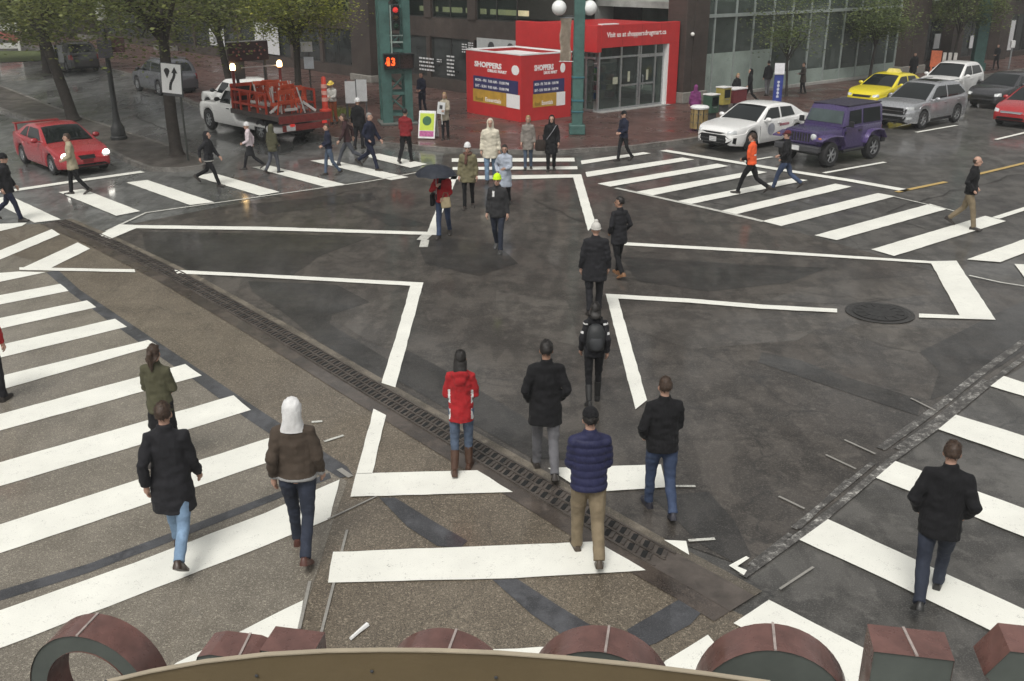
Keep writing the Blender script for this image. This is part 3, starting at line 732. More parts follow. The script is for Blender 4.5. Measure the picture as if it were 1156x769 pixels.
def hsign(mode, u0, k, dz=0.0):
    """signage on one face; u0 = start along the face, k = stretch"""
    def P(u, z, d=.0):
        return (u, -d, z) if mode == 'y-' else (-d, HY - u, z)
    def plate(name, u0_, u1_, z0, z1, mat, d0=.003, d1=.008):
        m = MB()
        a, b = P(u0_, z0, d1), P(u1_, z1, d0)
        m.bx(a[0], b[0], a[1], b[1], z0, z1); return m.out(name, mat, hb)
    text('SHOPPERS', .30, 'logo_lettering', LET, hb, txtM(P(u0, 2.13+dz, .004), mode), .004, sx=k*.74, bold=.012)
    text('DRUG MART', .16, 'logo_lettering', LET, hb, txtM(P(u0+.50*k, 1.965+dz, .004), mode), .004, sx=k*.78, bold=.006)
    m = MB(); c = P(u0+1.52*k, 2.16+dz, .006)
    m.ell(c, (.14*k, .006, .2) if mode == 'y-' else (.006, .14*k, .2)); m.out('logo_oval', LET, hb)
    plate('hours_band', u0-.05*k, u0+1.62*k, 1.2, 1.74, NAVY)
    text('MON - FRI  7:00 AM - 10:00 PM', .155, 'hours_lettering', LET, hb, txtM(P(u0+.02*k, 1.53, .009), mode), .002, sx=k*.62, bold=.003)
    text('SAT - SUN  9:00 AM - 10:00 PM', .155, 'hours_lettering', LET, hb, txtM(P(u0+.02*k, 1.29, .009), mode), .002, sx=k*.62, bold=.003)
    plate('gold_band', u0-.07*k, u0+1.2*k, .66, 1.196, GOLD)
    text('food', .22, 'gold_lettering', pm('olive_print', (.22, .15, .02), .5), hb, txtM(P(u0+.03*k, .73, .009), mode), .002, sx=k*.7, bold=.006)
    text('Essentials', .24, 'gold_lettering', LET, hb, txtM(P(u0+.40*k, .74, .009), mode), .002, sx=k*.66, bold=.004)
    plate('white_square', u0+1.204*k, u0+1.68*k, .64, 1.194, LET)
hsign('y-', .69, 1.0)
hsign('x-', .62, 1.85)
m = MB(); m.bx(2.35, 2.62, -.02, -.004, 2.42, 2.72); m.out('purple_tag', pm('purple_tag', (.12, .06, .2), .6), hb)
# ------------------------------------------------------------------ street furniture
GREEN = pm('green_steel', (.055, .125, .112), .5, var=.3, scale=3, bmp=.1)
def at(px, py): return G(px, py)
# lattice signal mast
p = G(449, 143); d = math.degrees(0)
mt = thing('signal_mast', 'green steel lattice mast carrying the orange countdown signal', 'signal mast', p, rad(14))
m = MB(); W2 = .43
for sx in (-1, 1):
    for sy in (-1, 1):
        m.bx(sx*W2-.2*(1 if sx < 0 else .75), sx*W2+.2*(1 if sx < 0 else .75), sy*.42-.09, sy*.42+.09, .13, 9)
m.out('chord', GREEN, mt)
m = MB(); m2 = MB()
for k in range(11):
    z = .55 + k*.82
    m.bx(-W2, W2, -.44, -.40, z-.06, z+.06); m2.bx(-W2, W2, .40, .44, z-.06, z+.06)
    a, b = ((-W2, z), (W2, z+.82)) if k % 2 else ((W2, z), (-W2, z+.82))
    m.tube([(a[0], -.42, a[1]), (b[0], -.42, b[1])], .035, 6); m2.tube([(b[0], .42, a[1]), (a[0], .42, b[1])], .035, 6)
m.out('brace', GREEN, mt); m2.out('brace', GREEN, mt)
m = MB(); m.bx(-.75, .75, -.62, .62, .125, .24, .03); m.out('base', pm('mast_base', (.12, .13, .12), .7), mt)
ORANGE = pm('signal_orange', (.6, .08, .02), .4, emit=(1.0, .085, .012), es=1.6)
def pedsig(px0, px1, name, parent, x, z, y=-.72, lit=True):
    m = MB(); m.bx(x-.27, x+.27, y, y+.28, z-.30, z+.30, .02)
    m.bx(x-.29, x+.29, y-.16, y, z+.27, z+.30); m.bx(x-.29, x-.265, y-.14, y, z-.2, z+.27); m.bx(x+.265, x+.29, y-.14, y, z-.2, z+.27)
    o = m.out('pedestrian_signal', BLACK, parent)
    m = MB(); m.bx(x-.24, x+.24, y-.012, y-.002, z-.24, z+.24); m.out('lens', pm('signal_lens', (.03, .012, .01), .3), o)
    if lit:
        m = MB(); cx = x-.10
        m.bx(cx-.06, cx+.06, y-.03, y-.014, z-.16, z+.02)
        for k in range(4): m.bx(cx-.06+k*.032, cx-.038+k*.032, y-.03, y-.014, z+.022, z+.14+.03*(k in (1, 2)))
        m.box((cx-.085, y-.022, z-.04), (.028, .015, .12), Matrix.Rotation(.5, 3, 'Y')); m.out('hand_symbol', ORANGE, o)
        text('3', .40, 'countdown_digit', ORANGE, o, txtM((x+.01, y-.02, z-.145), 'y-'), .008, sx=.85, bold=.014)
pedsig(0, 0, '', mt, -.26, 2.62)
pedsig(0, 0, '', mt, .36, 2.62, lit=False)
m = MB(); m.bx(-.16, .16, -.72, -.45, 3.78, 4.72, .03)
for z in (4.5, 4.22, 3.94): m.tube([(0, -.73, z+.12), (0, -.88, z+.11)], .13, 12, cap=False)
o = m.out('traffic_light', BLACK, mt)
for z, c, e in ((4.53, (.5, .03, .03), (1, .05, .04)), (4.24, (.09, .05, .01), None), (3.95, (.01, .06, .03), None)):
    m = MB(); m.ell((0, -.735, z), (.105, .02, .105)); m.out('lamp', pm('signal_%d' % int(z*100), c, .3, emit=e, es=.5) if e else pm('signal_%d' % int(z*100), c, .3), o)
m = MB(); m.bx(-.62, .55, -.5, -.46, 3.3, 3.36); m.bx(-.62, .5, -.5, -.46, 3.55, 3.6); m.bx(-.2, -.16, -.6, -.45, 2.5, 4.7); m.out('signal_bracket', pm('pale_bracket', (.3, .38, .35), .5), mt)
# round green post with twin globes
gp = thing('lamp_post', 'thick green steel post with two white globe lamps before the red entrance', 'lamp post', G(651, 155))
m = MB(); m.bx(-.20, .20, -.20, .20, .13, 8.5, .03); m.out('post', GREEN, gp)
m = MB(); m.bx(-.3, .3, -.3, .3, .125, .5, .04); m.out('base', GREEN, gp)
for z0, z1 in ((1.35, 1.42), (.95, 1.0), (2.2, 2.26)): m = MB(); m.bx(-.225, .225, -.225, .225, z0, z1, .01); m.out('band', pm('green_band', (.03, .13, .16), .5), gp)
m = MB(); m.tube([(-.75, .0, 4.38), (.36, .0, 4.38)], .035, 8); m.tube([(-.75, 0, 4.36), (-.75, 0, 4.5)], .06, 8); m.tube([(.36, .0, 4.36), (.36, .0, 4.5)], .06, 8); m.out('arm', pm('arm_black', (.02, .025, .025), .5), gp)
for x in (-.75, .36):
    m = MB(); m.ell((x, 0, 4.68), (.27, .27, .27), seg=20, rng=14); m.out('globe', pm('opal_globe', (.82, .83, .82), .25, var=.03), gp, smooth=60)
bn = thing('banner', 'narrow beige fabric banner hanging beside the green lamp post', 'banner', G(651, 155) + Vector((-.50, 0, 2.85)))
m = MB(); rows = []
for k in range(9):
    z = -.05 + k*.19; w_ = .195 + .012*math.sin(k*1.7); s_ = .018*math.sin(k*1.1)
    rows.append([(x + s_, .02*math.sin(x*18 + k), z) for x in [-w_, -w_/2, 0, w_/2, w_]])
a = m.loft(rows, cap=False, closed=False); bmesh.ops.solidify(m.bm, geom=m.bm.faces[:], thickness=.01)
m.out('cloth', cloth('banner_cloth', (.42, .36, .29), .25), bn, smooth=60)
m = MB(); m.tube([(-.22, 0, 1.48), (.32, 0, 1.48)], .016, 6); m.tube([(-.22, 0, -.06), (.32, 0, -.06)], .016, 6); m.out('rod', GREY, bn)
# heritage street lamp
sl = thing('street_lamp', 'dark fluted street lamp with flared foot and small sign on the median', 'street lamp', G(135, 161) + Vector((0, 0, .12)))
m = MB(); m.lathe([(.30, 0), (.30, .10), (.26, .14), (.25, .42), (.2, .5), (.15, .6), (.13, .75), (.105, 1.0), (.075, 3.7), (.10, 3.75), (.10, 3.82), (.05, 3.9), (.05, 4.15)], n=12)
m.out('post', pm('lamp_post_black', (.028, .030, .030), .5, bmp=.2), sl, smooth=35)
m = MB(); m.lathe([(.06, 4.15), (.16, 4.2), (.2, 4.45), (.17, 4.7), (.06, 4.8)], n=14); m.out('lantern', pm('lantern_glass', (.45, .46, .42), .3), sl, smooth=40)
m = MB(); m.box((.02, -.16, 3.22), (.52, .03, .62)); m.bx(-.02, .06, -.14, -.05, 3.0, 3.45); m.out('sign_plate', pm('dark_sign', (.035, .033, .04), .5), sl)
m = MB(); m.box((.42, -.02, 3.35), (.5, .04, .5)); m.out('sign_plate', pm('maroon_sign', (.07, .03, .035), .6), sl)
# keep right sign
def signpost(label, P, h, r=.035, rz=0.0):
    t = thing('traffic_sign', label, 'traffic sign', P, rz)
    m = MB(); m.tube([(0, 0, 0), (0, .0, h)], r, 8); m.out('post', pm('sign_post', (.06, .065, .06), .5, metal=.3), t); return t
ks = signpost('white keep right sign with black curved arrow on a thin median post', G(213, 185.5) + Vector((0, 0, .12)), 3.15, rz=rad(-14))
m = MB(); m.box((-.22, -.06, 2.62), (.70, .012, .92), Matrix.Rotation(rad(4), 3, 'Y'), .004); m.out('plate', pm('sign_face', (.76, .77, .77), .45, var=.04), ks)
m = MB(); m.box((-.22, -.045, 2.12), (.72, .03, .10), Matrix.Rotation(rad(4), 3, 'Y')); m.box((-.22, -.035, 2.62), (.78, .015, .98), Matrix.Rotation(rad(4), 3, 'Y')); m.out('backing', DKGREY, ks)
Ms = Matrix.Translation((-.22, -.071, 2.62)) @ Matrix.Rotation(rad(4), 4, 'Y') @ Matrix(((1, 0, 0, 0), (0, 0, -1, 0), (0, 1, 0, 0), (0, 0, 0, 1)))
m = MB()
pts = [(-.05, -.36), (-.04, -.22), (.0, -.10), (.07, 0), (.115, .10), (.125, .2)]
for a, b in zip(pts, pts[1:]):
    dx, dy = b[0]-a[0], b[1]-a[1]; l = math.hypot(dx, dy); nx, ny = -dy/l*.045, dx/l*.045
    m.prism([(a[0]+nx, a[1]+ny), (a[0]-nx, a[1]-ny), (b[0]-nx, b[1]-ny), (b[0]+nx, b[1]+ny)], Ms, .004)
m.prism([(.02, .18), (.235, .18), (.13, .37)], Ms, .0035)
m.prism([(-.14+.10*math.cos(a), .22+.10*math.sin(a)) for a in [k*PI/8 for k in range(0, 9)]] + [(-.14, .0)], Ms, .005)
m.out('arrow', BLACK, ks)
# thin sign post behind the red car
t2 = signpost('thin dark sign post leaning beside the left median tree', G(75, 134) + Vector((0, 0, .12)), 2.9, .04)
m = MB(); m.box((0, .05, 2.55), (.55, .02, .7)); m.out('plate', GREY, t2)
# small signs on a post behind the truck
t3 = signpost('thin post with two small white plates behind the red truck', G(353, 128) + Vector((0, 0, .12)), 2.9, .035)
m = MB(); m.box((0, -.05, 2.05), (.42, .015, .5)); m.out('plate', pm('sign_face2', (.5, .53, .58), .5), t3)
m = MB(); m.box((-.05, -.05, 2.72), (.5, .015, .42)); m.out('plate', pm('sign_face3', (.52, .52, .53), .5), t3)
# a-frame
af = thing('sandwich_board', 'lime green sandwich board with dark round emblem on the brick plaza', 'sandwich board', G(484, 160) + Vector((0, 0, .125)), rad(-12))
for s, nm in ((-1, 'front_board'), (1, 'rear_board')):
    R = Matrix.Rotation(s*.27, 3, 'X')
    m = MB(); m.box(R @ Vector((0, 0, -.5)) + Vector((0, s*.02, 1.0)), (.64, .03, 1.0), R, .006); o = m.out(nm, pm('board_white', (.72, .72, .72), .5), af)
    if s < 0:
        def q(x, z, d=-.018): return R @ Vector((x, d, z-1.0)) + Vector((0, s*.02, 1.0))
        m = MB(); m.box(q(0, .60), (.54, .006, .62), R); m.out('poster', pm('lime_print', (.50, .62, .06), .5, var=.06), o)
        m = MB(); m.lathe([(.07, 0), (.17, 0), (.17, .004), (.07, .004)], q(0, .64, -.022), 20, R.to_4x4() @ Matrix.Rotation(rad(90), 4, 'X')); m.out('emblem', pm('emblem_green', (.03, .12, .05), .5), o)
        m = MB(); m.box(q(0, .17), (.54, .006, .2), R); m.out('text_strip', pm('magenta_strip', (.42, .10, .26), .5, var=.5, scale=18), o)
# white notice frame left of the mast
nf = thing('notice_board', 'white two panel notice board on thin legs left of the green mast', 'notice board', G(404, 141) + Vector((0, 0, .125)), rad(6))
m = MB(); m.bx(-.44, -.02, -.03, .03, .75, 1.62); m.out('panel', pm('notice_grey', (.5, .51, .52), .6, var=.1), nf)
m = MB(); m.bx(.02, .44, -.03, .03, .82, 1.68); m.out('panel', pm('notice_grey', (.5, .51, .52), .6), nf)
m = MB(); m.bx(-.42, -.36, -.02, .02, 0, 1.7); m.bx(.36, .42, -.02, .02, 0, 1.7); m.bx(-.03, .03, -.02, .02, 0, 1.7); m.out('leg', DKGREY, nf)
# litter bin with slats, by the white sedan
lb = thing('litter_bin', 'slatted wooden litter bin with white lid at the kerb before the white sedan', 'litter bin', G(788, 151) + Vector((0, 0, .125)), rad(20))
m = MB()
for k in range(10):
    a = 2*PI*k/10
    m.box((.31*math.cos(a), .31*math.sin(a), .46), (.04, .15, .74), Matrix.Rotation(a, 3, 'Z'), .006)
m.out('slat', pm('bin_wood', (.26, .19, .08), .7, var=.35, scale=5), lb)
m = MB(); m.lathe([(.28, .1), (.28, .8)], n=16); m.lathe([(.335, .3), (.335, .36)], n=16); m.lathe([(.335, .62), (.335, .68)], n=16); m.out('drum', DKGREY, lb)
m = MB(); m.lathe([(.36, .84), (.37, .9), (.3, .95), (.02, .97)], n=16); m.out('lid', pm('bin_lid', (.68, .69, .68), .5), lb, smooth=40)
# newspaper boxes and tables on the pavement
def newsbox(label, P, col, rz, top=(.7, .7, .68)):
    t = thing('newspaper_box', label, 'newspaper box', P + Vector((0, 0, .125)), rz, 'newspaper boxes on the right pavement')
    m = MB(); m.bx(-.26, .26, -.22, .22, .3, 1.02, .02); m.out('cabinet', pm('newsbox_%d' % int(col[0]*999+col[1]*99), col, .45, var=.2), t)
    m = MB(); m.bx(-.2, .2, -.16, .16, .0, .3); m.bx(-.28, .28, -.24, .24, 0, .04); m.out('pedestal', DKGREY, t)
    m = MB(); m.bx(-.28, .28, -.25, .24, 1.02, 1.07, .01); m.out('top', pm('newsbox_top', top, .5), t)
    m = MB(); m.bx(-.19, .19, -.232, -.222, .6, .95); m.out('window', CARGLASS, t)
    m = MB(); m.bx(-.1, .1, -.25, -.222, .52, .55); m.out('handle', GREY, t)
newsbox('yellow newspaper box with pale top in front of the frosted glass', G(815, 129), (.33, .28, .07), rad(40))
newsbox('dark green newspaper box between the litter bin and the yellow box', G(801, 139), (.04, .09, .06), rad(40), (.10, .16, .12))
tb = thing('folding_table', 'small table with red skirt and white top beside a blonde woman', 'table', G(828, 126) + Vector((0, 0, .125)), rad(40))
m = MB(); m.bx(-.5, .5, -.32, .32, .86, .92, .01); m.out('table_top', pm('table_white', (.74, .73, .73), .5), tb)
m = MB(); m.bx(-.47, .47, -.3, -.28, .3, .86); m.bx(.45, .47, -.28, .3, .3, .86); m.bx(-.47, -.45, -.28, .3, .3, .86); m.out('skirt', cloth('table_red', (.15, .03, .035)), tb)
for sx in (-.44, .44):
    for sy in (-.27, .27): m = MB(); m.tube([(sx, sy, 0), (sx, sy, .86)], .018, 6); m.out('leg', GREY, tb)
# blue pay machine
bk = thing('parking_machine', 'tall blue parking pay machine with sloped white top and white lettering', 'parking machine', G(876, 122.5) + Vector((0, 0, .125)), rad(-12))
bk.scale = (.78, .8, .95)
m = MB(); m.loft([[(-.25, -.2, z), (.25, -.2, z), (.25, .2, z), (-.25, .2, z)] for z in (.0, 1.45)] + [[(-.25, -.2, 1.46), (.25, -.2, 1.46), (.25, .2, 1.85), (-.25, .2, 1.85)]]); m.out('cabinet', pm('machine_blue', (.03, .05, .24), .4), bk)
m = MB(); m.loft([[(-.28, -.24, 1.47), (.28, -.24, 1.47), (.28, .23, 1.93), (-.28, .23, 1.93)], [(-.28, -.24, 1.51), (.28, -.24, 1.51), (.28, .23, 1.97), (-.28, .23, 1.97)]]); m.out('hood', pm('machine_white', (.42, .42, .44), .5), bk)
m = MB(); m.bx(-.018, .018, -.209, -.2025, .4, 1.18)
for k in range(5): m.bx(-.07, .07, -.212, -.202, .4+k*.17, .5+k*.17)
m.out('lettering', pm('machine_letters', (.55, .58, .68), .5), bk)
# orange barrel signs by the far cars
ob = thing('construction_barrier', 'orange and white construction barrier on the pavement behind the white hatchback', 'barrier', G(1058, 84) + Vector((0, 0, .125)), rad(-20))
m = MB(); m.bx(-.5, .1, -.05, .05, .3, 1.25, .02); m.bx(-.45, -.35, -.3, .3, 0, .3); m.bx(0, .1, -.3, .3, 0, .3); m.out('orange_board', pm('barrier_orange', (.62, .16, .07), .5, var=.2), ob)
m = MB()
for k in range(3): m.bx(.16+k*.3, .36+k*.3, -.04, .04, .25, 1.15, .02)
m.out('white_board', pm('barrier_white', (.6, .58, .55), .5), ob)
# low posts beside the notice board
for k, (x, y, lbl) in enumerate(((379, 140, 'thin dark bollard between the hard hat worker and the notice board'), (393, 138, 'thin dark bollard directly left of the notice board'))):
    t = thing('bollard', lbl, 'bollard', G(x, y) + Vector((0, 0, .125)), 0, 'thin bollards left of the notice board')
    m = MB(); m.lathe([(.05, 0), (.05, .95), (.065, .96), (.065, 1.0), (.03, 1.04)], n=10); m.out('post', BLACK, t)
    m = MB(); m.lathe([(.1, 0), (.1, .03), (.055, .05)], n=10); m.out('foot', DKGREY, t)
gt = thing('grass_strip', 'low patch of green grass behind the hard hat worker', 'plant bed', G(385, 134) + Vector((0, 0, .13)))
m = MB(); rg = random.Random(5)
for k in range(900):
    x, y = rg.uniform(-.75, .75), rg.uniform(-.55, .5); h = rg.uniform(.12, .4); a = rg.uniform(0, 6.3); dx, dy = .02*math.cos(a), .02*math.sin(a)
    m.face([(x-dx, y-dy, 0), (x+dx, y+dy, 0), (x+rg.uniform(-.08, .08), y+rg.uniform(-.08, .08), h)])
tag(m.out('blades', pm('grass_blades', (.12, .14, .03), .8, var=.4, scale=3), gt, fix=False), kind='stuff')
m = MB(); m.bx(-.8, .8, -.6, .55, -.03, .03, .01); m.out('edging', M_KERB, gt)
# green post far right and slim poles
fp = thing('lamp_post', 'square green steel post beyond the white hatchback at far right', 'lamp post', G(1101, 82))
m = MB(); m.bx(-.33, .33, -.25, .25, .12, 8.5, .03); m.out('post', GREEN, fp)
m = MB(); m.bx(-.42, .42, -.36, .36, .12, .6, .03); m.out('base', GREEN, fp)
ps = thing('parking_meter_post', 'white topped slim meter post on the far right pavement', 'meter post', G(1138, 80) + Vector((0, 0, .12)))
m = MB(); m.tube([(0, 0, 0), (0, 0, 1.3)], .05, 8); m.out('post', GREY, ps); m = MB(); m.bx(-.13, .13, -.1, .1, 1.25, 1.7, .04); m.out('head', pm('meter_white', (.6, .6, .6), .5), ps)
wp = thing('white_stand', 'white and red barrier boards standing under trees at the far left', 'barrier', G(10, 58), rad(10))
m = MB(); m.bx(-.9, .9, -.03, .03, 1.5, 2.1); m.bx(-.9, .9, -.031, .029, .2, .6); m.bx(-.9, -.7, -.04, .02, .0, 2.1); m.bx(.7, .9, -.04, .02, 0, 2.1); m.out('board', pm('stand_white', (.6, .6, .58), .6), wp)
m = MB(); m.box((0, -.05, 1.1), (1.7, .03, .5), Matrix.Rotation(.3, 3, 'Y')); m.out('red_stripe', pm('stand_red', (.35, .1, .09), .6), wp)

# ------------------------------------------------------------------ sign letters just below the camera (seen from behind)
BR = pm('maroon_letter_metal', (.135, .066, .056), .33, var=.4, scale=9, bmp=.12, bscale=25, rvar=.15, coat=.3)
BK = pm('grey_green_letter_back', (.085, .097, .088), .55, var=.2, scale=6)
LW = pm('weld_line', (.34, .29, .27), .6, var=.3, scale=30)
LA = Vector((-.90, 2.05, 0)); lz = rad(-10.6)
ux = Vector((math.cos(lz), math.sin(lz), 0)); uy = Vector((-math.sin(lz), math.cos(lz), 0))
def onback(px, py, off=0.0):
    """local (x,z) on the letters' back plane"""
    r = Vector(ray(px, py)); O = LA + uy*off; t = O.dot(uy)/r.dot(uy); p = r*t
    return ((p - LA).dot(ux), CH + p.z)
DEP = .098
def letter(label, build, x, zc):
    t = thing('sign_letter', label, 'sign letter', LA + ux*x + Vector((0, 0, zc)), lz, 'maroon sign letters seen from behind')
    build(t); return t
def ringpts(rx, rz, n=44, a0=0, a1=2*PI): return [(rx*math.cos(a0+(a1-a0)*k/n), rz*math.sin(a0+(a1-a0)*k/n)) for k in range(n + (0 if abs(a1-a0-2*PI) < 1e-6 else 1))]
def ringletter(rx, rz, th, seam=1.5, gap=None):
    def build(t):
        a0, a1 = (0, 2*PI) if gap is None else gap
        o = ringpts(rx, rz, 44, a0, a1); i = ringpts(rx-th, rz-th, 44, a0, a1); n = len(o); full = gap is None
        m = MB(); b = MB()
        for k in range(n if full else n-1):
            j = (k+1) % n
            for P_, fl in ((o, 0), (i, 1)):
                m.face([(P_[k][0], 0, P_[k][1]), (P_[j][0], 0, P_[j][1]), (P_[j][0], DEP, P_[j][1]), (P_[k][0], DEP, P_[k][1])])
            m.face([(o[k][0], DEP, o[k][1]), (o[j][0], DEP, o[j][1]), (i[j][0], DEP, i[j][1]), (i[k][0], DEP, i[k][1])])
            b.face([(o[k][0], .004, o[k][1]), (o[j][0], .004, o[j][1]), (i[j][0], .004, i[j][1]), (i[k][0], .004, i[k][1])])
        if not full:
            for k in (0, n-1): m.face([(o[k][0], 0, o[k][1]), (i[k][0], 0, i[k][1]), (i[k][0], DEP, i[k][1]), (o[k][0], DEP, o[k][1])])
        bmesh.ops.remove_doubles(m.bm, verts=m.bm.verts[:], dist=1e-5)
        m.out('return', BR, t, smooth=40); b.out('back_plate', BK, t)
        a = seam; m = MB(); x, z = rx*math.cos(a), rz*math.sin(a)
        m.box((x, DEP/2, z+.0015), (.006, DEP, .004), Matrix.Rotation(-(a-PI/2), 3, 'Y')); m.out('weld', LW, t)
    return build
def blockletter(poly, seam=None):
    def build(t):
        m = MB(); n = len(poly)
        for k in range(n):
            a, b = poly[k], poly[(k+1) % n]
            m.face([(a[0], 0, a[1]), (b[0], 0, b[1]), (b[0], DEP, b[1]), (a[0], DEP, a[1])])
        m.face([(a[0], DEP, a[1]) for a in poly]); m.out('return', BR, t, smooth=35)
        b = MB(); b.face([(a[0], .004, a[1]) for a in poly]); b.out('back_plate', BK, t)
        if seam is not None:
            m = MB(); m.box((seam[0], DEP/2, seam[1]+.0015), (.006, DEP, .004), Matrix.Rotation(.12, 3, 'Z')); m.out('weld', LW, t)
    return build
def place(px, py): return onback(px, py)
def pxw(px0, px1, py): return abs(onback(px1, py)[0] - onback(px0, py)[0])
# (label, left px, right px, top px of the back plate edge)
for lb_, x0, x1, py, th, seam in (('maroon ring letter at the far left end of the sign, its grey back showing', 22, 158, 719, .050, 1.62), ('broad maroon arc letter in the middle of the sign behind the tan panel', 418, 572, 738, .06, 1.45),
                            ('maroon ring letter with pavement stripe showing through it, right of the tan panel', 590, 764, 736, .042, 1.5), ('widest maroon ring letter, left of the square block letter', 786, 974, 735, .13, 1.62)):
    xc, zt = onback((x0+x1)/2, py); rx = pxw(x0, x1, py+28)/2
    letter(lb_, ringletter(rx, rx*1.12, th, seam), xc, zt - rx*1.12)
xc, zt = onback(258, 742); wq = pxw(215, 300, 745)
letter('maroon curved hook letter second from the left of the sign', blockletter([(-wq*.5, -.32), (-wq*.5, -.06), (-wq*.42, -.012), (-wq*.25, .0), (wq*.22, .0), (wq*.5, -.02), (wq*.5, -.32)], (wq*.1, 0)), xc, zt)
xc, zt = onback(322, 738); wq = pxw(295, 352, 742)
letter('small square maroon letter end next to the curved hook letter', blockletter([(-wq/2, -.3), (-wq/2, 0), (wq/2, 0), (wq/2, -.3)]), xc, zt)
xc, zt = onback(1032, 741); wq = pxw(986, 1079, 745)
letter('plain square block maroon letter with grey back, second from right', blockletter([(-wq/2, -.32), (-wq/2, .0), (wq/2, .0), (wq/2, -.32)], (-.0, 0)), xc, zt)
xc, zt = onback(1216, 744)
letter('angular chamfered maroon letter at the far right end of the sign', blockletter([(-.09, -.15), (-.17, -.07), (-.13, .0), (.3, .0), (.3, -.4), (-.17, -.4), (-.13, -.22)]), xc, zt)
# tan arched panel in front of the letters
pp = []
for px, py in ((60, 830), (115, 771), (170, 758), (230, 747), (300, 739), (370, 735), (430, 734), (490, 734.5), (560, 737), (640, 743), (720, 751), (800, 761), (870, 771), (940, 830)):
    r = Vector(ray(px, py)); t = 1.62/r.y; pp.append((r.x*t, CH + r.z*t))
tp = thing('arched_sign_panel', 'plain tan arched sign panel below the maroon letters at the bottom edge', 'sign panel', (0, 1.62, pp[6][1] - .35))
z0 = pp[6][1] - .35
m = MB(); a = [(x, 0, z-z0) for x, z in pp]; b = [(x, .006, z-z0) for x, z in pp]; m.loft([a, b]); m.out('panel', pm('tan_panel', (.135, .102, .055), .55, var=.1, scale=4, bmp=.1), tp)
m = MB()
for k in range(len(pp)-1):
    (xa, za), (xb, zb) = pp[k], pp[k+1]
    m.face([(xa, -.004, za-z0+.001), (xb, -.004, zb-z0+.001), (xb, .007, zb-z0+.001), (xa, .007, za-z0+.001)]); m.face([(xa, -.004, za-z0+.001), (xb, -.004, zb-z0+.001), (xb, -.004, zb-z0-.002), (xa, -.004, za-z0-.002)])
m.out('edge_trim', pm('tan_trim', (.36, .31, .23), .5), tp)
m = MB()
for px, py in ((120, 768), (290, 762), (420, 757), (560, 764)):
    r = Vector(ray(px, py)); t = 1.62/r.y; m.ell((r.x*t, -.003, CH + r.z*t - z0), (.004, .002, .004), seg=8, rng=5)
m.out('rivet', DKGREY, tp)
# bracket rail the letters stand on
rl = thing('sign_rail', 'dark rail under the maroon letters below the picture edge', 'rail', LA + Vector((0, 0, CH - 2.35)), lz)
m = MB(); m.bx(-.7, 3.0, .05, .14, -.06, .0); m.out('rail', DKGREY, rl)
m = MB()
for x in (-.5, .4, 1.3, 2.2, 2.9): m.bx(x-.03, x+.03, .06, .12, -(CH-2.35), -.06)
m.out('upright', DKGREY, rl)
# ------------------------------------------------------------------ vehicles
RIM = pm('alloy_rim', (.42, .43, .44), .35, metal=.8)
LAMPG = pm('headlight_glass', (.55, .57, .58), .12, coat=1.0, var=.25, scale=12)
LAMPON = pm('headlight_lit', (.9, .9, .85), .2, emit=(1.0, .96, .86), es=5.0)
TAILL = pm('tail_light', (.25, .01, .012), .2, coat=.8)
GRILLE = pm('grille_black', (.012, .012, .013), .35)
PLATE = pm('plate_white', (.6, .6, .6), .5)
CHROME = pm('chrome_trim', (.6, .6, .62), .15, metal=1.0)
SEAM = pm('panel_gap', (.01, .01, .01), .7)
def wheel(parent, x, y, r, w, spokes=7, rim=RIM, side=1):
    m = MB(); R = Matrix.Rotation(rad(90), 4, 'X')
    prof = [(r*.62, -w*.5), (r*.9, -w*.5), (r*.985, -w*.38), (r, -w*.2), (r, w*.2), (r*.985, w*.38), (r*.9, w*.5), (r*.62, w*.5), (r*.6, 0)]
    rings = []
    n = 28
    for q, z in prof: rings.append([Vector((x + q*math.cos(2*PI*k/n), y + z, r + q*math.sin(2*PI*k/n))) for k in range(n)])
    m.loft(rings + [rings[0]], cap=False)
    wo = m.out('wheel', RUBBER, parent, smooth=40)
    m = MB(); q = r*.635; yo = y + side*w*.36
    m.loft([[Vector((x + a*math.cos(2*PI*k/n), y + side*b, r + a*math.sin(2*PI*k/n))) for k in range(n)] for a, b in ((q, -w*.3), (q, w*.46), (q*.93, w*.47), (q*.9, w*.2))], cap=False)
    m.lathe([(q*.26, -.02), (q*.24, .03), (.01, .04)], (x, yo, r), 12, Matrix.Rotation(rad(-90*side), 4, 'X'))
    for k in range(spokes):
        a = 2*PI*k/spokes
        m.box((x + q*.56*math.cos(a), yo, r + q*.56*math.sin(a)), (q*.8, .03, q*.20), Matrix.Rotation(-a, 3, 'Y'), .006)
    m.out('rim', rim, wo, smooth=35)
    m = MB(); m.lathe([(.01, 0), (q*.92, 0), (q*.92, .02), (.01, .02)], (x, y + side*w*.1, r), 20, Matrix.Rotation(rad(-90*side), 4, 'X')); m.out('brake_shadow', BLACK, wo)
    return wo

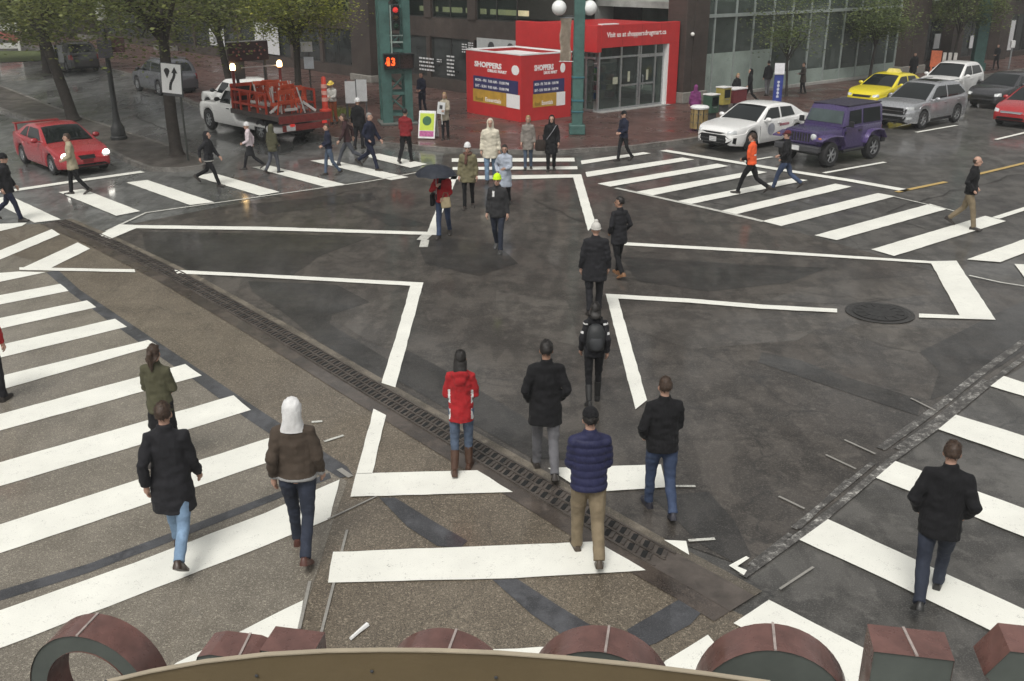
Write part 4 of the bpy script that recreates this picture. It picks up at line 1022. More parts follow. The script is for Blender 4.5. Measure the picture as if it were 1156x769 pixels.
class Car:
    def __init__(s, name, label, cat, P, heading, L, W, H, wb, xf, wr, paint, sh, gh, clear=.2, group=None, Wr=.74, nose=.22, tail=.14, rim=RIM, spokes=7, liner=True):
        s.L, s.W, s.H, s.wr = L, W, H, wr; s.paint = paint
        s.root = thing(name, label, cat, P, heading, group)
        s.xf, s.xr = xf, xf - wb
        h = L/2
        ra = wr*1.14
        xs = sorted(set([-h + L*k/44 for k in range(45)] + [q + ra*math.cos(PI*k/12) for q in (s.xf, s.xr) for k in range(13)]))
        def hw(x):
            t = 0
            if x > h-.75: t = nose*((x-(h-.75))/.75)**2.4
            if x < -h+.6: t = tail*((-x-(h-.6))/.6)**2.4
            return W/2*(1-t)
        def zs(x): return sum(interp(sh, x + d_) for d_ in (-.12, -.06, 0, .06, .12))/5 if abs(x) < h-.2 else interp(sh, x)
        def zb(x):
            z = clear + .06*max(0, (abs(x)-h+.5)/.5)
            for q in (s.xf, s.xr):
                if abs(x-q) < ra: z = max(z, wr + math.sqrt(max(0, ra*ra-(x-q)**2)))
            return min(z, zs(x)-.12)
        s.hw, s.zs = hw, zs
        rows = []
        for x in xs:
            w, b, t = hw(x), zb(x), zs(x)
            side = [(.955, 0), (.975, .06), (.995, .28), (1.0, .5), (1.0, .64), (.985, .66), (.985, .8), (.97, .92), (.945, 1.0)]
            pts = [(w*f, b + (t-b)*v) for f, v in side]
            top = [(w*f, t + .035*(1-(f/.945)**2)) for f in (.86, .6, .3)]
            half = pts + top
            ring = [(x, y, z) for y, z in half] + [(x, 0, t+.035)] + [(x, -y, z) for y, z in reversed(half)]
            rows.append(ring)
        def inset(r, dx, k):
            zc = sum(p[2] for p in r)/len(r)
            return [(p[0]+dx, p[1]*k, zc + (p[2]-zc)*k) for p in r]
        rows = [inset(rows[0], -.05, .80), inset(rows[0], -.03, .94)] + rows + [inset(rows[-1], .035, .94), inset(rows[-1], .06, .80)]
        m = MB(); vv = m.loft(rows, cap=True, closed=False)
        xb0, xr0, xr1, xb1 = gh
        zr_pts = [(xb0, zs(xb0)-.03), (lerp(xb0, xr0, .82), lerp(zs(xb0), H, .80)), (xr0, H-.055), (lerp(xr0, xr1, .35), H-.01), (lerp(xr0, xr1, .65), H), (xr1, H-.045), (lerp(xb1, xr1, .85), lerp(zs(xb1), H, .80)), (xb1, zs(xb1)-.03)]
        gx = sorted(set([lerp(xb0, xb1, k/36) for k in range(37)] + [p[0] for p in zr_pts]))
        zbelt = zs((xr0+xr1)/2); rows = []
        for x in gx:
            zr = sum(interp(zr_pts, min(max(x + d_, xb0), xb1)) for d_ in (-.2, -.13, -.06, 0, .06, .13, .2))/7 if xb0+.12 < x < xb1-.12 else interp(zr_pts, x); z0 = zs(x)-.06; zr = max(zr, z0+.01)
            def yw(z, x=x):
                q = max(0, min(1, (z-zbelt)/(H-zbelt)))
                return hw(x)*lerp(.93, Wr, q**1.08)
            half = [(yw(z0 + (zr-z0)*v), z0 + (zr-z0)*v) for v in (0, .3, .55, .78, .92)]
            yt = yw(zr)
            half += [(yt*.95, zr + .0), (yt*.75, zr+.018), (yt*.4, zr+.03)]
            bow = 0
            rows.append([(x, y, z) for y, z in half] + [(x, 0, zr+.035)] + [(x, -y, z) for y, z in reversed(half)])
        m.loft(rows, cap=True, closed=False)
        m.fix(); s.bvh = BVHTree.FromBMesh(m.bm)
        s.body = m.out('body', paint, s.root, smooth=38)
        m = MB(); m.bx(-h+.25, h-.25, -W/2+.24, W/2-.24, clear-.02, .62)
        for q in (s.xf, s.xr): m.bx(q-ra, q+ra, -W/2+.30, W/2-.30, .3, min(zs(q)-.06, wr*2+.12))
        m.out('chassis', BLACK, s.root)
        for q in (s.xf, s.xr):
            for sd in (-1, 1): wheel(s.root, q, sd*(W/2-.125), wr, .215, spokes, rim, sd)
    def cast(s, o, d):
        hit = s.bvh.ray_cast(Vector(o), Vector(d)); return hit
    def patch(s, name, quad, plane, mat, parent=None, off=.006, n=7, d=None, skirt=.012):
        """panel laid on the body; quad = 4 corners in the plane's 2D"""
        m = MB(); g = []
        dirs = {'+y': (0, -1, 0), '-y': (0, 1, 0), 'top': (0, 0, -1), 'front': (-1, 0, 0), 'rear': (1, 0, 0)}
        dv = Vector(d).normalized() if d else Vector(dirs[plane])
        last = None
        for i in range(n+1):
            row = []
            for j in range(n+1):
                u, v = i/n, j/n
                a = lerp(Vector(quad[0]), Vector(quad[1]), u); b = lerp(Vector(quad[3]), Vector(quad[2]), u); p = lerp(a, b, v)
                if plane in ('+y', '-y'): o = Vector((p.x, 0, p.y)) - dv*4
                elif plane == 'top': o = Vector((p.x, p.y, 0)) - dv*4
                else: o = Vector((s.L/2*(1 if plane == 'front' else -1), p.x, p.y)) - dv*5
                h, nr, _, _ = s.cast(o, dv)
                if h is None: h, nr = (last if last else (o + dv*4, -dv))
                if nr.dot(dv) > 0: nr = -nr
                last = (h, nr); row.append((h + nr*off, h - nr*skirt))
            g.append(row)
        T = [[m.bm.verts.new(c[0]) for c in r] for r in g]
        for i in range(n):
            for j in range(n): m.bm.faces.new((T[i][j], T[i+1][j], T[i+1][j+1], T[i][j+1]))
        edge = [(i, 0) for i in range(n)] + [(n, j) for j in range(n)] + [(i, n) for i in range(n, 0, -1)] + [(0, j) for j in range(n, 0, -1)]
        B = [m.bm.verts.new(g[i][j][1]) for i, j in edge]
        for k in range(len(edge)):
            k2 = (k+1) % len(edge); a, b = edge[k], edge[k2]
            m.bm.faces.new((T[a[0]][a[1]], T[b[0]][b[1]], B[k2], B[k]))
        return m.out(name, mat, parent or s.root, smooth=50)
    def sides(s, name, quad, mat, n=6, off=.006):
        return [s.patch(name, quad, pl, mat, off=off, n=n) for pl in ('+y', '-y')]
    def mirror(s, x, z, mat):
        for sd in (-1, 1):
            w = s.hw(x)
            m = MB(); m.ell((x-.02, sd*(w+.10), z), (.07, .12, .085), seg=12, rng=8); m.tube([(x+.02, sd*(w-.10), z-.05), (x, sd*(w+.04), z-.02)], .03, 6); m.out('mirror', mat, s.root, smooth=50)
    def handle(s, x, z, door_pair, mat=None):
        for sd, d in zip((1, -1), door_pair):
            h, nr, _, _ = s.cast((x, sd*3, z), (0, -sd, 0))
            if h: m = MB(); m.box((x, h.y + sd*.022, z), (.2, .03, .035), None, .01); m.out('handle', mat or s.paint, d)
def std_glass(c, xb0, xr0, xr1, xb1, split, zb_, zt, quarter=True, rearx=None):
    W = c.W/2
    c.patch('windshield', [(xb1-.06, W*.83), (xb1-.06, -W*.83), (xr1+.05, -W*.66), (xr1+.05, W*.66)], 'top', CARGLASS, n=10)
    c.patch('rear_window', [(xb0+.10, W*.66), (xb0+.10, -W*.66), (xr0-.05, -W*.58), (xr0-.05, W*.58)], 'top', CARGLASS, n=10)
    f0 = xb1 - .38
    c.sides('side_window', [(split+.05, zb_), (f0, zb_), (lerp(f0, xr1, .86), zt), (split+.05, zt)], CARGLASS)
    rx = rearx if rearx is not None else xr0 - .15
    c.sides('side_window', [(rx, zb_+.02), (split-.05, zb_), (split-.05, zt), (lerp(rx, xr0, .95), zt-.03)], CARGLASS)

HA = rad(180+38.5)     # cars waiting on the right street
HB_ = rad(-46.5)       # down the boulevard
UA = Vector((math.cos(HA), math.sin(HA), 0)); VA = Vector((-UA.y, UA.x, 0))
def by_front_left(px, py, x, y, heading):
    """origin such that local ground point (x,y) lands on the photo point"""
    g = G(px, py); c, s_ = math.cos(heading), math.sin(heading)
    return Vector((g.x - (x*c - y*s_), g.y - (x*s_ + y*c), 0))

# white sedan ------------------------------------------------
WP = carpaint('white_car_paint', (.80, .80, .79))
sh = [(-2.42, .86), (-2.3, .98), (-1.75, 1.02), (-1.2, .97), (.9, .94), (1.15, .95), (1.7, .89), (2.12, .84), (2.34, .79), (2.42, .72)]
P = by_front_left(846, 170, 1.42, .82, HA + rad(3))
c = Car('white_sedan', 'white sedan with black mesh grille and round door emblem waiting at the stop line', 'car', P, HA + rad(3), 4.85, 1.83, 1.47, 2.77, 1.42, .33, WP, sh, (-1.92, -1.05, .22, 1.12))
std_glass(c, -1.92, -1.05, .22, 1.12, -.32, 1.0, 1.36)
c.patch('grille', [(.58, .26), (-.58, .26), (-.74, .44), (.74, .44)], 'front', GRILLE, n=8)
c.patch('grille', [(.74, .445), (-.74, .445), (-.50, .60), (.50, .60)], 'front', GRILLE, n=8)
c.patch('grille', [(.30, .63), (-.30, .63), (-.52, .69), (.52, .69)], 'front', GRILLE, n=6)
m = MB()
for z in (.34, .40, .46): m.bx(2.40, 2.50, -.5, .5, z, z+.012)
m.out('grille_bar', DKGREY, c.root)
for sd in (-1, 1):
    c.patch('headlight', [(sd*.58, .64), (sd*.86, .68), (sd*.84, .79), (sd*.56, .74)], 'front', LAMPG, d=(-1, -sd*.25, -.15))
    c.patch('fog_lamp', [(sd*.74, .34), (sd*.80, .30), (sd*.82, .52), (sd*.76, .52)], 'front', GRILLE)
pl = MB(); pl.bx(2.475, 2.50, -.15, .15, .36, .52); pl.out('licence_plate', PLATE, c.root)
c.sides('panel_gap', [(.98, .35), (.99, .35), (.99, .95), (.98, .95)], SEAM, n=4, off=.003)
d1 = c.sides('door', [(-.30, .32), (.92, .32), (.92, .93), (-.30, .94)], WP); d2 = c.sides('door', [(-1.1, .42), (-.34, .32), (-.34, .94), (-1.35, .95)], WP)
c.handle(-.15, .84, d1); c.handle(-1.15, .86, d2); c.mirror(.72, 1.02, WP)
hit = c.cast((.35, 3, .66), (0, -1, 0))[0]
m = MB(); m.lathe([(.15, 0), (.21, 0), (.21, .006), (.15, .006)], (.35, hit.y+.006, .66), 24, Matrix.Rotation(rad(-90), 4, 'X')); m.bx(.22, .48, hit.y+.004, hit.y+.010, .69, .72); m.bx(.25, .45, hit.y+.004, hit.y+.010, .61, .64); m.out('door_emblem', pm('emblem_grey', (.36, .37, .42), .5), d1[0])
m = MB()
for k in range(7): m.bx(-.75+k*.085, -.69+k*.085, hit.y+.004, hit.y+.010, .72, .80)
m.out('door_lettering', pm('door_red', (.35, .10, .14), .5), d2[0])

# silver suv -------------------------------------------------
SP = carpaint('silver_paint', (.42, .43, .45), .55)
sh = [(-2.32, .98), (-2.22, 1.12), (-1.6, 1.12), (.85, 1.05), (1.2, 1.08), (1.75, 1.06), (2.1, 1.02), (2.27, .97), (2.32, .90)]
P = by_front_left(1039, 145.5, 1.38, .82, HA + rad(1.5))
c = Car('silver_suv', 'silver suv with dark wide grille in the second row of the right street', 'car', P, HA + rad(1.5), 4.65, 1.84, 1.70, 2.72, 1.38, .37, SP, sh, (-2.26, -1.50, .22, 1.24), clear=.24)
std_glass(c, -2.26, -1.50, .22, 1.24, -.42, 1.12, 1.57, rearx=-1.32)
c.sides('side_window', [(-1.92, 1.20), (-1.38, 1.14), (-1.38, 1.5), (-1.56, 1.46)], CARGLASS, n=4)
c.patch('grille', [(.60, .60), (-.60, .60), (-.68, .86), (.68, .86)], 'front', GRILLE, n=8)
c.patch('grille', [(.58, .32), (-.58, .32), (-.66, .52), (.66, .52)], 'front', GRILLE, n=8)
c.patch('grille_trim', [(.66, .72), (-.66, .72), (-.66, .75), (.66, .75)], 'front', CHROME, off=.014)
for sd in (-1, 1):
    c.patch('headlight', [(sd*.66, .78), (sd*.90, .82), (sd*.88, .95), (sd*.66, .90)], 'front', LAMPG, d=(-1, -sd*.3, -.2))
    c.patch('fog_lamp', [(sd*.66, .42), (sd*.84, .44), (sd*.84, .52), (sd*.66, .52)], 'front', LAMPG, d=(-1, -sd*.2, 0))
c.patch('skid_plate', [(.8, .24), (-.8, .24), (-.8, .31), (.8, .31)], 'front', pm('silver_trim', (.5, .5, .5), .35, metal=.6), n=8)
c.sides('cladding', [(-.85, .25), (.85, .25), (.85, .36), (-.85, .36)], BLACK)
d1 = c.sides('door', [(-.38, .40), (.90, .40), (.92, 1.02), (-.38, 1.05)], SP); d2 = c.sides('door', [(-1.05, .55), (-.43, .40), (-.43, 1.05), (-1.4, 1.09)], SP)
c.handle(-.2, .95, d1); c.handle(-1.2, .98, d2); c.mirror(.72, 1.12, SP)
m = MB(); m.tube([(-1.7, .58, 1.70), (-.1, .6, 1.71)], .02, 6); m.tube([(-1.7, -.58, 1.70), (-.1, -.6, 1.71)], .02, 6); m.out('roof_rail', GREY, c.root)
c.patch('sunroof', [(-.75, .42), (-.75, -.42), (-.1, -.42), (-.1, .42)], 'top', CARGLASS, off=.004)

# yellow taxi -------------------------------------------------
YP = carpaint('yellow_paint', (.72, .60, .02))
sh = [(-2.35, .84), (-2.2, .97), (-1.6, 1.0), (-1.1, .96), (.9, .93), (1.15, .95), (1.7, .89), (2.08, .81), (2.28, .72), (2.35, .60)]
P = by_front_left(1001, 123.5, 1.4, .80, HA + rad(4))
c = Car('yellow_taxi', 'bright yellow taxi sedan with roof light parked by the glass wall kerb', 'car', P, HA + rad(4), 4.7, 1.8, 1.46, 2.7, 1.4, .32, YP, sh, (-1.9, -1.05, .2, 1.14))
std_glass(c, -1.9, -1.05, .2, 1.14, -.32, 1.0, 1.35)
c.patch('grille', [(.55, .32), (-.55, .32), (-.6, .48), (.6, .48)], 'front', GRILLE); c.patch('grille', [(.42, .57), (-.42, .57), (-.46, .66), (.46, .66)], 'front', GRILLE)
for sd in (-1, 1): c.patch('headlight', [(sd*.52, .58), (sd*.82, .62), (sd*.80, .74), (sd*.52, .69)], 'front', LAMPG, d=(-1, -sd*.3, -.2))
m = MB(); m.loft([[(-.55, -.32, 1.48), (-.27, -.32, 1.48), (-.27, .32, 1.48), (-.55, .32, 1.48)], [(-.46, -.24, 1.63), (-.36, -.24, 1.63), (-.36, .24, 1.63), (-.46, .24, 1.63)]]); m.out('roof_light', pm('taxi_light', (.65, .55, .15), .4), c.root)
d1 = c.sides('door', [(-.30, .32), (.92, .32), (.92, .93), (-.30, .94)], YP); d2 = c.sides('door', [(-1.1, .42), (-.34, .32), (-.34, .94), (-1.35, .95)], YP)
c.handle(-.15, .84, d1); c.handle(-1.15, .86, d2); c.mirror(.72, 1.02, YP)

# white hatch suv ----------------------------------------------
sh = [(-2.25, .95), (-2.1, 1.10), (-1.5, 1.10), (.8, 1.02), (1.1, 1.05), (1.6, 1.0), (2.0, .92), (2.2, .84), (2.25, .74)]
P = by_front_left(1078, 113, 1.33, .8, HA + rad(8))
c = Car('white_hatchback', 'white rounded hatchback behind the yellow taxi, its rear window dark', 'car', P, HA + rad(8), 4.5, 1.82, 1.66, 2.65, 1.33, .35, WP, sh, (-2.2, -1.45, .1, 1.15), Wr=.72)
std_glass(c, -2.2, -1.45, .1, 1.15, -.42, 1.09, 1.50, rearx=-1.7)
c.patch('grille', [(.5, .6), (-.5, .6), (-.55, .72), (.55, .72)], 'front', GRILLE)
for sd in (-1, 1): c.patch('headlight', [(sd*.56, .70), (sd*.84, .76), (sd*.82, .86), (sd*.54, .80)], 'front', LAMPG, d=(-1, -sd*.3, -.2))
d1 = c.sides('door', [(-.38, .38), (.86, .38), (.88, 1.0), (-.38, 1.03)], WP); d2 = c.sides('door', [(-1.0, .55), (-.43, .38), (-.43, 1.03), (-1.35, 1.06)], WP)
c.handle(-.2, .93, d1); c.handle(-1.15, .96, d2); c.mirror(.72, 1.10, WP)

# dark sedan + pale car + red sedan at the right edge ------------
KP = carpaint('charcoal_paint', (.045, .045, .05), .3)
sh = [(-2.35, .84), (-2.2, .97), (-1.6, 1.0), (-1.1, .96), (.9, .93), (1.15, .95), (1.7, .89), (2.08, .81), (2.28, .72), (2.35, .60)]
P = by_front_left(1128, 124, 2.1, .75, HA + rad(1))
c = Car('dark_sedan', 'dark charcoal sedan behind the silver suv, headlights pale', 'car', P, HA + rad(1), 4.7, 1.8, 1.46, 2.7, 1.4, .32, KP, sh, (-1.9, -1.05, .2, 1.14))
std_glass(c, -1.9, -1.05, .2, 1.14, -.32, 1.0, 1.35)
c.patch('grille', [(.5, .48), (-.5, .48), (-.55, .64), (.55, .64)], 'front', GRILLE); c.patch('bumper_insert', [(.7, .28), (-.7, .28), (-.7, .40), (.7, .40)], 'front', GRILLE)
for sd in (-1, 1): c.patch('headlight', [(sd*.54, .58), (sd*.84, .62), (sd*.82, .76), (sd*.52, .70)], 'front', LAMPG, d=(-1, -sd*.3, -.2))
c.mirror(.72, 1.02, KP); c.sides('door', [(-.30, .32), (.92, .32), (.92, .93), (-.30, .94)], KP)
P = P - UA*7.2
c2 = copy_tree(c.root); c2.location = P; c2.name = 'pale_car'; tag(c2, 'pale silver car queued behind the dark charcoal sedan at the right edge', 'car')
for o in c2.children:
    if o.data and KP.name in [mm.name for mm in o.data.materials if mm]:
        o.data = o.data.copy(); o.data.materials[0] = SP
RP = carpaint('red_paint', (.36, .018, .022))
P = by_front_left(1119, 141, 2.05, -.80, HA + rad(1))
sh = [(-2.25, .86), (-2.1, 1.0), (-1.5, 1.0), (-1.0, .97), (.8, .93), (1.15, .97), (1.65, .86), (2.05, .74), (2.25, .58)]
c = Car('red_hatchback', 'bright red compact car cut off by the right edge, facing the crossing', 'car', P, HA + rad(1), 4.5, 1.76, 1.49, 2.65, 1.4, .31, RP, sh, (-2.0, -1.1, .2, 1.3))
std_glass(c, -2.0, -1.1, .2, 1.3, -.32, 1.0, 1.37)
c.patch('grille', [(.40, .56), (-.40, .56), (-.46, .63), (.46, .63)], 'front', CHROME); c.patch('grille', [(.6, .30), (-.6, .30), (-.5, .42), (.5, .42)], 'front', GRILLE)
for sd in (-1, 1): c.patch('headlight', [(sd*.50, .58), (sd*.80, .60), (sd*.80, .76), (sd*.56, .70)], 'front', LAMPG, d=(-1, -sd*.3, -.25))
c.mirror(.8, 1.02, RP); c.sides('door', [(-.30, .32), (.92, .32), (.92, .93), (-.30, .94)], RP)

# red coupe on the boulevard, headlights lit ----------------------
RP2 = carpaint('crimson_paint', (.34, .022, .030))
sh = [(-2.18, .88), (-2.05, .97), (-1.45, .98), (-1.0, .93), (.55, .88), (.9, .90), (1.5, .80), (1.95, .68), (2.18, .54)]
P = by_front_left(101, 197.5, 2.12, .0, HB_)
c = Car('red_coupe', 'red two door coupe with rear wing and lit headlights coming down the boulevard', 'car', P, HB_, 4.35, 1.74, 1.38, 2.6, 1.36, .31, RP2, sh, (-1.75, -.85, .12, .98), Wr=.70)
std_glass(c, -1.75, -.85, .12, .98, -.62, .95, 1.27, rearx=-1.25)
c.patch('grille', [(.22, .52), (-.22, .52), (-.26, .62), (.26, .62)], 'front', GRILLE); c.patch('grille', [(.6, .26), (-.6, .26), (-.5, .38), (.5, .38)], 'front', GRILLE)
for sd in (-1, 1):
    o = c.patch('headlight', [(sd*.50, .54), (sd*.78, .56), (sd*.78, .72), (sd*.52, .66)], 'front', LAMPG, d=(-1, -sd*.3, -.3))
    h = c.cast((5, sd*.64, .62), (-1, 0, 0))[0]
    m = MB(); m.ell((h.x, sd*.64, .635), (.05, .11, .095)); m.out('lamp', LAMPON, o)
m = MB(); m.bx(-2.12, -1.88, -.72, .72, 1.21, 1.245, .01); m.bx(-2.08, -1.92, -.68, -.64, .95, 1.22); m.bx(-2.08, -1.92, .64, .68, .95, 1.22); m.out('rear_wing', RP2, c.root)
dd = c.sides('door', [(-.62, .32), (.72, .32), (.74, .88), (-.66, .92)], RP2); c.handle(-.45, .80, dd); c.mirror(.58, .98, RP2)
m = MB(); m.bx(2.18, 2.235, -.16, .16, .40, .5); m.out('licence_plate', pm('plate_dull', (.2, .03, .03), .5), c.root)
c.patch('wiper', [(.86, .5), (.86, -.45), (.84, -.45), (.84, .5)], 'top', BLACK, off=.012, n=5)

# grey suv, dark suv and white pickup up the boulevard --------------
HU = rad(131)
GP = carpaint('slate_paint', (.12, .125, .14), .4)
sh = [(-2.35, .98), (-2.2, 1.12), (-1.6, 1.12), (.9, 1.05), (1.2, 1.06), (1.8, 1.0), (2.2, .9), (2.35, .72)]
c = Car('grey_suv', 'slate grey suv parked at the far kerb behind the keep right sign', 'car', G(187, 104), HU, 4.7, 1.86, 1.74, 2.75, 1.38, .37, GP, sh, (-2.3, -1.9, .1, 1.15), clear=.25)
std_glass(c, -2.3, -1.9, .1, 1.15, -.45, 1.14, 1.58, rearx=-1.7)
c.sides('door', [(-.38, .40), (.90, .40), (.92, 1.05), (-.38, 1.08)], GP); c.mirror(.75, 1.2, BLACK)
for sd in (-1, 1):
    c.patch('headlight', [(sd*.60, .78), (sd*.88, .82), (sd*.86, .94), (sd*.58, .88)], 'front', LAMPG, d=(-1, -sd*.3, -.2))
    c.patch('tail_light', [(sd*.72, .8), (sd*.90, .8), (sd*.88, 1.08), (sd*.72, 1.08)], 'rear', TAILL)
m = MB(); m.tube([(-1.7, .6, 1.78), (0, .6, 1.79)], .02, 6); m.tube([(-1.7, -.6, 1.78), (0, -.6, 1.79)], .02, 6); m.out('roof_rail', CHROME, c.root)
c2 = copy_tree(c.root); c2.name = 'black_suv'; c2.location = G(86, 79); c2.rotation_euler.z = rad(128)
tag(c2, 'black suv far up the boulevard partly hidden by the left tree trunk', 'car')
KB = carpaint('black_paint', (.03, .03, .032))
for o in c2.children:
    if o.data and o.data.materials and o.data.materials[0] == GP: o.data = o.data.copy(); o.data.materials[0] = KB
sh = [(-2.7, .98), (-2.6, 1.02), (-.6, 1.02), (.95, 1.04), (1.2, 1.08), (2.3, 1.02), (2.6, .9), (2.72, .7)]
P = by_front_left(240, 131, 1.75, .8, HU)
c = Car('white_pickup', 'white crew cab pickup half hidden behind the red work truck', 'pickup', P, HU, 5.5, 1.95, 1.70, 3.5, 1.75, .38, WP, sh, (-.95, -.7, .45, 1.25), clear=.3)
std_glass(c, -.95, -.7, .45, 1.25, -.15, 1.1, 1.54, rearx=-.75); c.mirror(.9, 1.2, BLACK)
c.sides('door', [(-.1, .45), (1.0, .45), (1.0, 1.03), (-.1, 1.03)], WP)
for sd in (-1, 1): c.patch('headlight', [(sd*.62, .72), (sd*.9, .74), (sd*.9, .92), (sd*.62, .88)], 'front', LAMPG)
# orange work truck -------------------------------------------------
HT = rad(134)
P = by_front_left(240, 146, 2.05, .86, HT)
sh = [(-.55, 1.0), (-.4, 1.10), (.95, 1.10), (1.3, 1.12), (2.6, 1.06), (3.0, .95), (3.1, .75)]
TRK = thing('work_truck', 'orange flatbed traffic work truck with white cab, arrow board and beacons', 'truck', P, HT)
class Cab(Car): pass
c = Cab('cab_tmp', '', '', (0, 0, 0), 0, 6.2, 2.0, 1.80, 3.95, 2.05, .40, WP, [(-3.1, .62), (-.02, .62), (.06, 1.08)] + sh[2:], (-.02, .08, .78, 1.50), clear=.36)
std_glass(c, -.02, .08, .78, 1.50, .26, 1.15, 1.62, rearx=.12); c.mirror(1.0, 1.3, BLACK)
d1 = c.sides('door', [(.22, .5), (1.28, .5), (1.3, 1.10), (.22, 1.10)], WP); c.handle(.4, .98, d1, BLACK)
c.root.parent = None
for o in list(c.root.children):
    o.parent = TRK
    if o.name.startswith('body'): o.name = 'cab'
bpy.data.objects.remove(c.root)
ORP = pm('orange_truck_paint', (.46, .050, .024), .5, var=.3, scale=3)
ORB = pm('orange_barricade', (.56, .085, .035), .5, var=.25, scale=4)
RED2 = pm('dull_red_steel', (.20, .03, .025), .55, var=.3)
B0, B1, BW = -3.45, -.04, 1.08
m = MB(); m.bx(B0, B1, -BW, BW, .92, 1.06, .01); m.out('bed', pm('truck_bed', (.09, .05, .045), .6, var=.4), TRK)
m = MB(); m.bx(B0-.01, B1, BW-.02, BW+.03, .88, 1.05); m.bx(B0-.01, B1, -BW-.03, -BW+.02, .88, 1.05); m.out('side_rail', pm('rail_dark_steel', (.10, .085, .08), .45, metal=.5, var=.3), TRK); m = MB(); m.bx(B0-.05, B0, -BW-.03, BW+.03, .80, 1.06); m.out('tail_board', RED2, TRK)
m = MB()
for y in (-BW+.04, BW-.04):
    for k in range(5): xx = lerp(B0+.9, B1-.1, k/4); m.bx(xx-.035, xx+.035, y-.03, y+.03, 1.06, 1.82)
    for z in (1.30, 1.78): m.bx(B0+.85, B1-.08, y-.02, y+.02, z-.04, z+.04)
for z in (1.25, 1.55, 1.9): m.bx(B1-.1, B1-.05, -BW, BW, z-.06, z+.06)
m.out('stake_side', ORP, TRK)
m = MB(); m.bx(B1-.02, B1+.05, -1.02, 1.02, 1.0, 1.86, .01); m.out('headboard', BLACK, TRK)
rt = random.Random(11); m = MB(); wmb = MB()
for k in range(36):
    x = lerp(B1-.25, B0+.35, k/35); y = rt.uniform(-.55, .55); tl = rt.uniform(-.35, .35); yaw = rt.uniform(-.6, .6); wd = rt.uniform(.35, .8)
    R = Matrix.Rotation(yaw, 3, 'Z') @ Matrix.Rotation(tl, 3, 'Y'); o_ = Vector((x, y, 1.09))
    if k % 2: m.box(o_ + R @ Vector((0, 0, rt.uniform(.62, .98))), (.035, wd, .17), R, .008)
    m.box(o_ + R @ Vector((0, 0, rt.uniform(.25, .5))), (.035, wd, .12), R, .008)
    for sy in (-1, 1):
        (m if rt.random() < .55 else wmb).box(o_ + R @ Vector((.0, sy*wd*.42, .42)), (.045, .05, rt.uniform(.8, 1.12)), R @ Matrix.Rotation(rt.uniform(-.35, .35), 3, 'X'), .006)
    if k % 2 == 0: wmb.box(o_ + R @ Vector((-.1, rt.uniform(-.4, .4), .16)), (.05, rt.uniform(.35, .7), .09), R @ Matrix.Rotation(rt.uniform(-.8, .8), 3, 'X'))
m.out('barricade', ORB, TRK); wmb.out('reflective_strip', pm('reflective_white', (.62, .60, .58), .4), TRK)
# tall delineator standing at the tail
m = MB(); m.lathe([(.22, 0), (.22, .06), (.12, .1), (.085, 1.2), (.05, 1.25)], (B0+.15, -1.0, 1.06), 12); m.out('delineator', pm('delineator_red', (.62, .06, .035), .5), TRK, smooth=40)
m = MB()
for z in (1.42, 1.66, 1.9): m.lathe([(.115, 0), (.11, .14)], (B0+.15, -1.0, z), 12)
m.out('delineator_band', pm('band_pink', (.74, .40, .34), .4), TRK)
def shift(m):
    for v in m.bm.verts: v.co.x += .62
    return m
# arrow board on its mast
m = MB(); m.bx(-.74, -.66, -.55, -.45, 1.06, 3.4); m.bx(-.74, -.66, .65, .75, 1.06, 3.4); m.bx(-.80, -.70, .42, .80, 2.1, 2.74); shift(m).out('arrow_board_frame', DKGREY, TRK)
m = MB(); m.bx(-.86, -.77, -.62, 1.08, 2.74, 3.45, .02); ab = shift(m).out('arrow_board', pm('arrow_board_face', (.030, .012, .014), .5, var=.3), TRK)
m = MB()
for (y, z) in [(-.45+.22*k, 3.10) for k in range(7)] + [(.74, 3.22), (.58, 3.34), (.74, 2.97), (.58, 2.84), (-.28, 3.22), (-.14, 3.34), (-.28, 2.97), (-.14, 2.84)]:
    m = MB(); m.ell((-.875, y, z), (.02, .045, .045), seg=10, rng=6); shift(m).out('bulb', pm('unlit_bulb', (.20, .07, .06), .3), ab)
m = MB(); m.bx(-.865, -.765, -.64, 1.10, 3.45, 3.48); m.bx(-.9, -.87, -.95, .60, 2.50, 2.54); shift(m).out('board_trim', pm('board_trim', (.4, .4, .4), .4), ab)
BEAC = pm('beacon_lit', (1, .55, .15), .3, emit=(1.0, .66, .28), es=7.0)
for y in (-1.0, 1.0):
    m = MB(); m.bx(-.98, -.90, y-.04, y+.04, 1.06, 2.42); m.lathe([(.10, 2.42), (.10, 2.46)], (-.94, y, 0), 12); o = shift(m).out('beacon_stand', RED2, TRK)
    m = MB(); m.lathe([(.085, 0), (.1, .05), (.1, .17), (.06, .24), (.01, .25)], (-.94, y, 2.46), 14); shift(m).out('beacon', BEAC, o, smooth=50)
m = MB(); m.bx(B0-.10, B0-.04, -1.0, 1.0, .52, .74, .01); m.out('rear_bumper', RED2, TRK)
m = MB(); m.bx(B0-.12, B0-.101, .50, .86, .54, .74); m.out('licence_plate', PLATE, TRK)
for y in (.62, -.75): m = MB(); m.bx(B0-.125, B0-.1, y-.1, y+.1, .68, .78); m.out('tail_light', pm('tail_lit', (.5, .02, .02), .3, emit=(1, .08, .06), es=.2), TRK)
for y in (-.75, .75): m = MB(); m.bx(-2.35, -2.3, y-.26, y+.26, .2, .8); m.out('mud_flap', BLACK, TRK)
for sd in (-1, 1): wheel(TRK, -1.9, sd*.66, .41, .24, 6, GREY, sd)

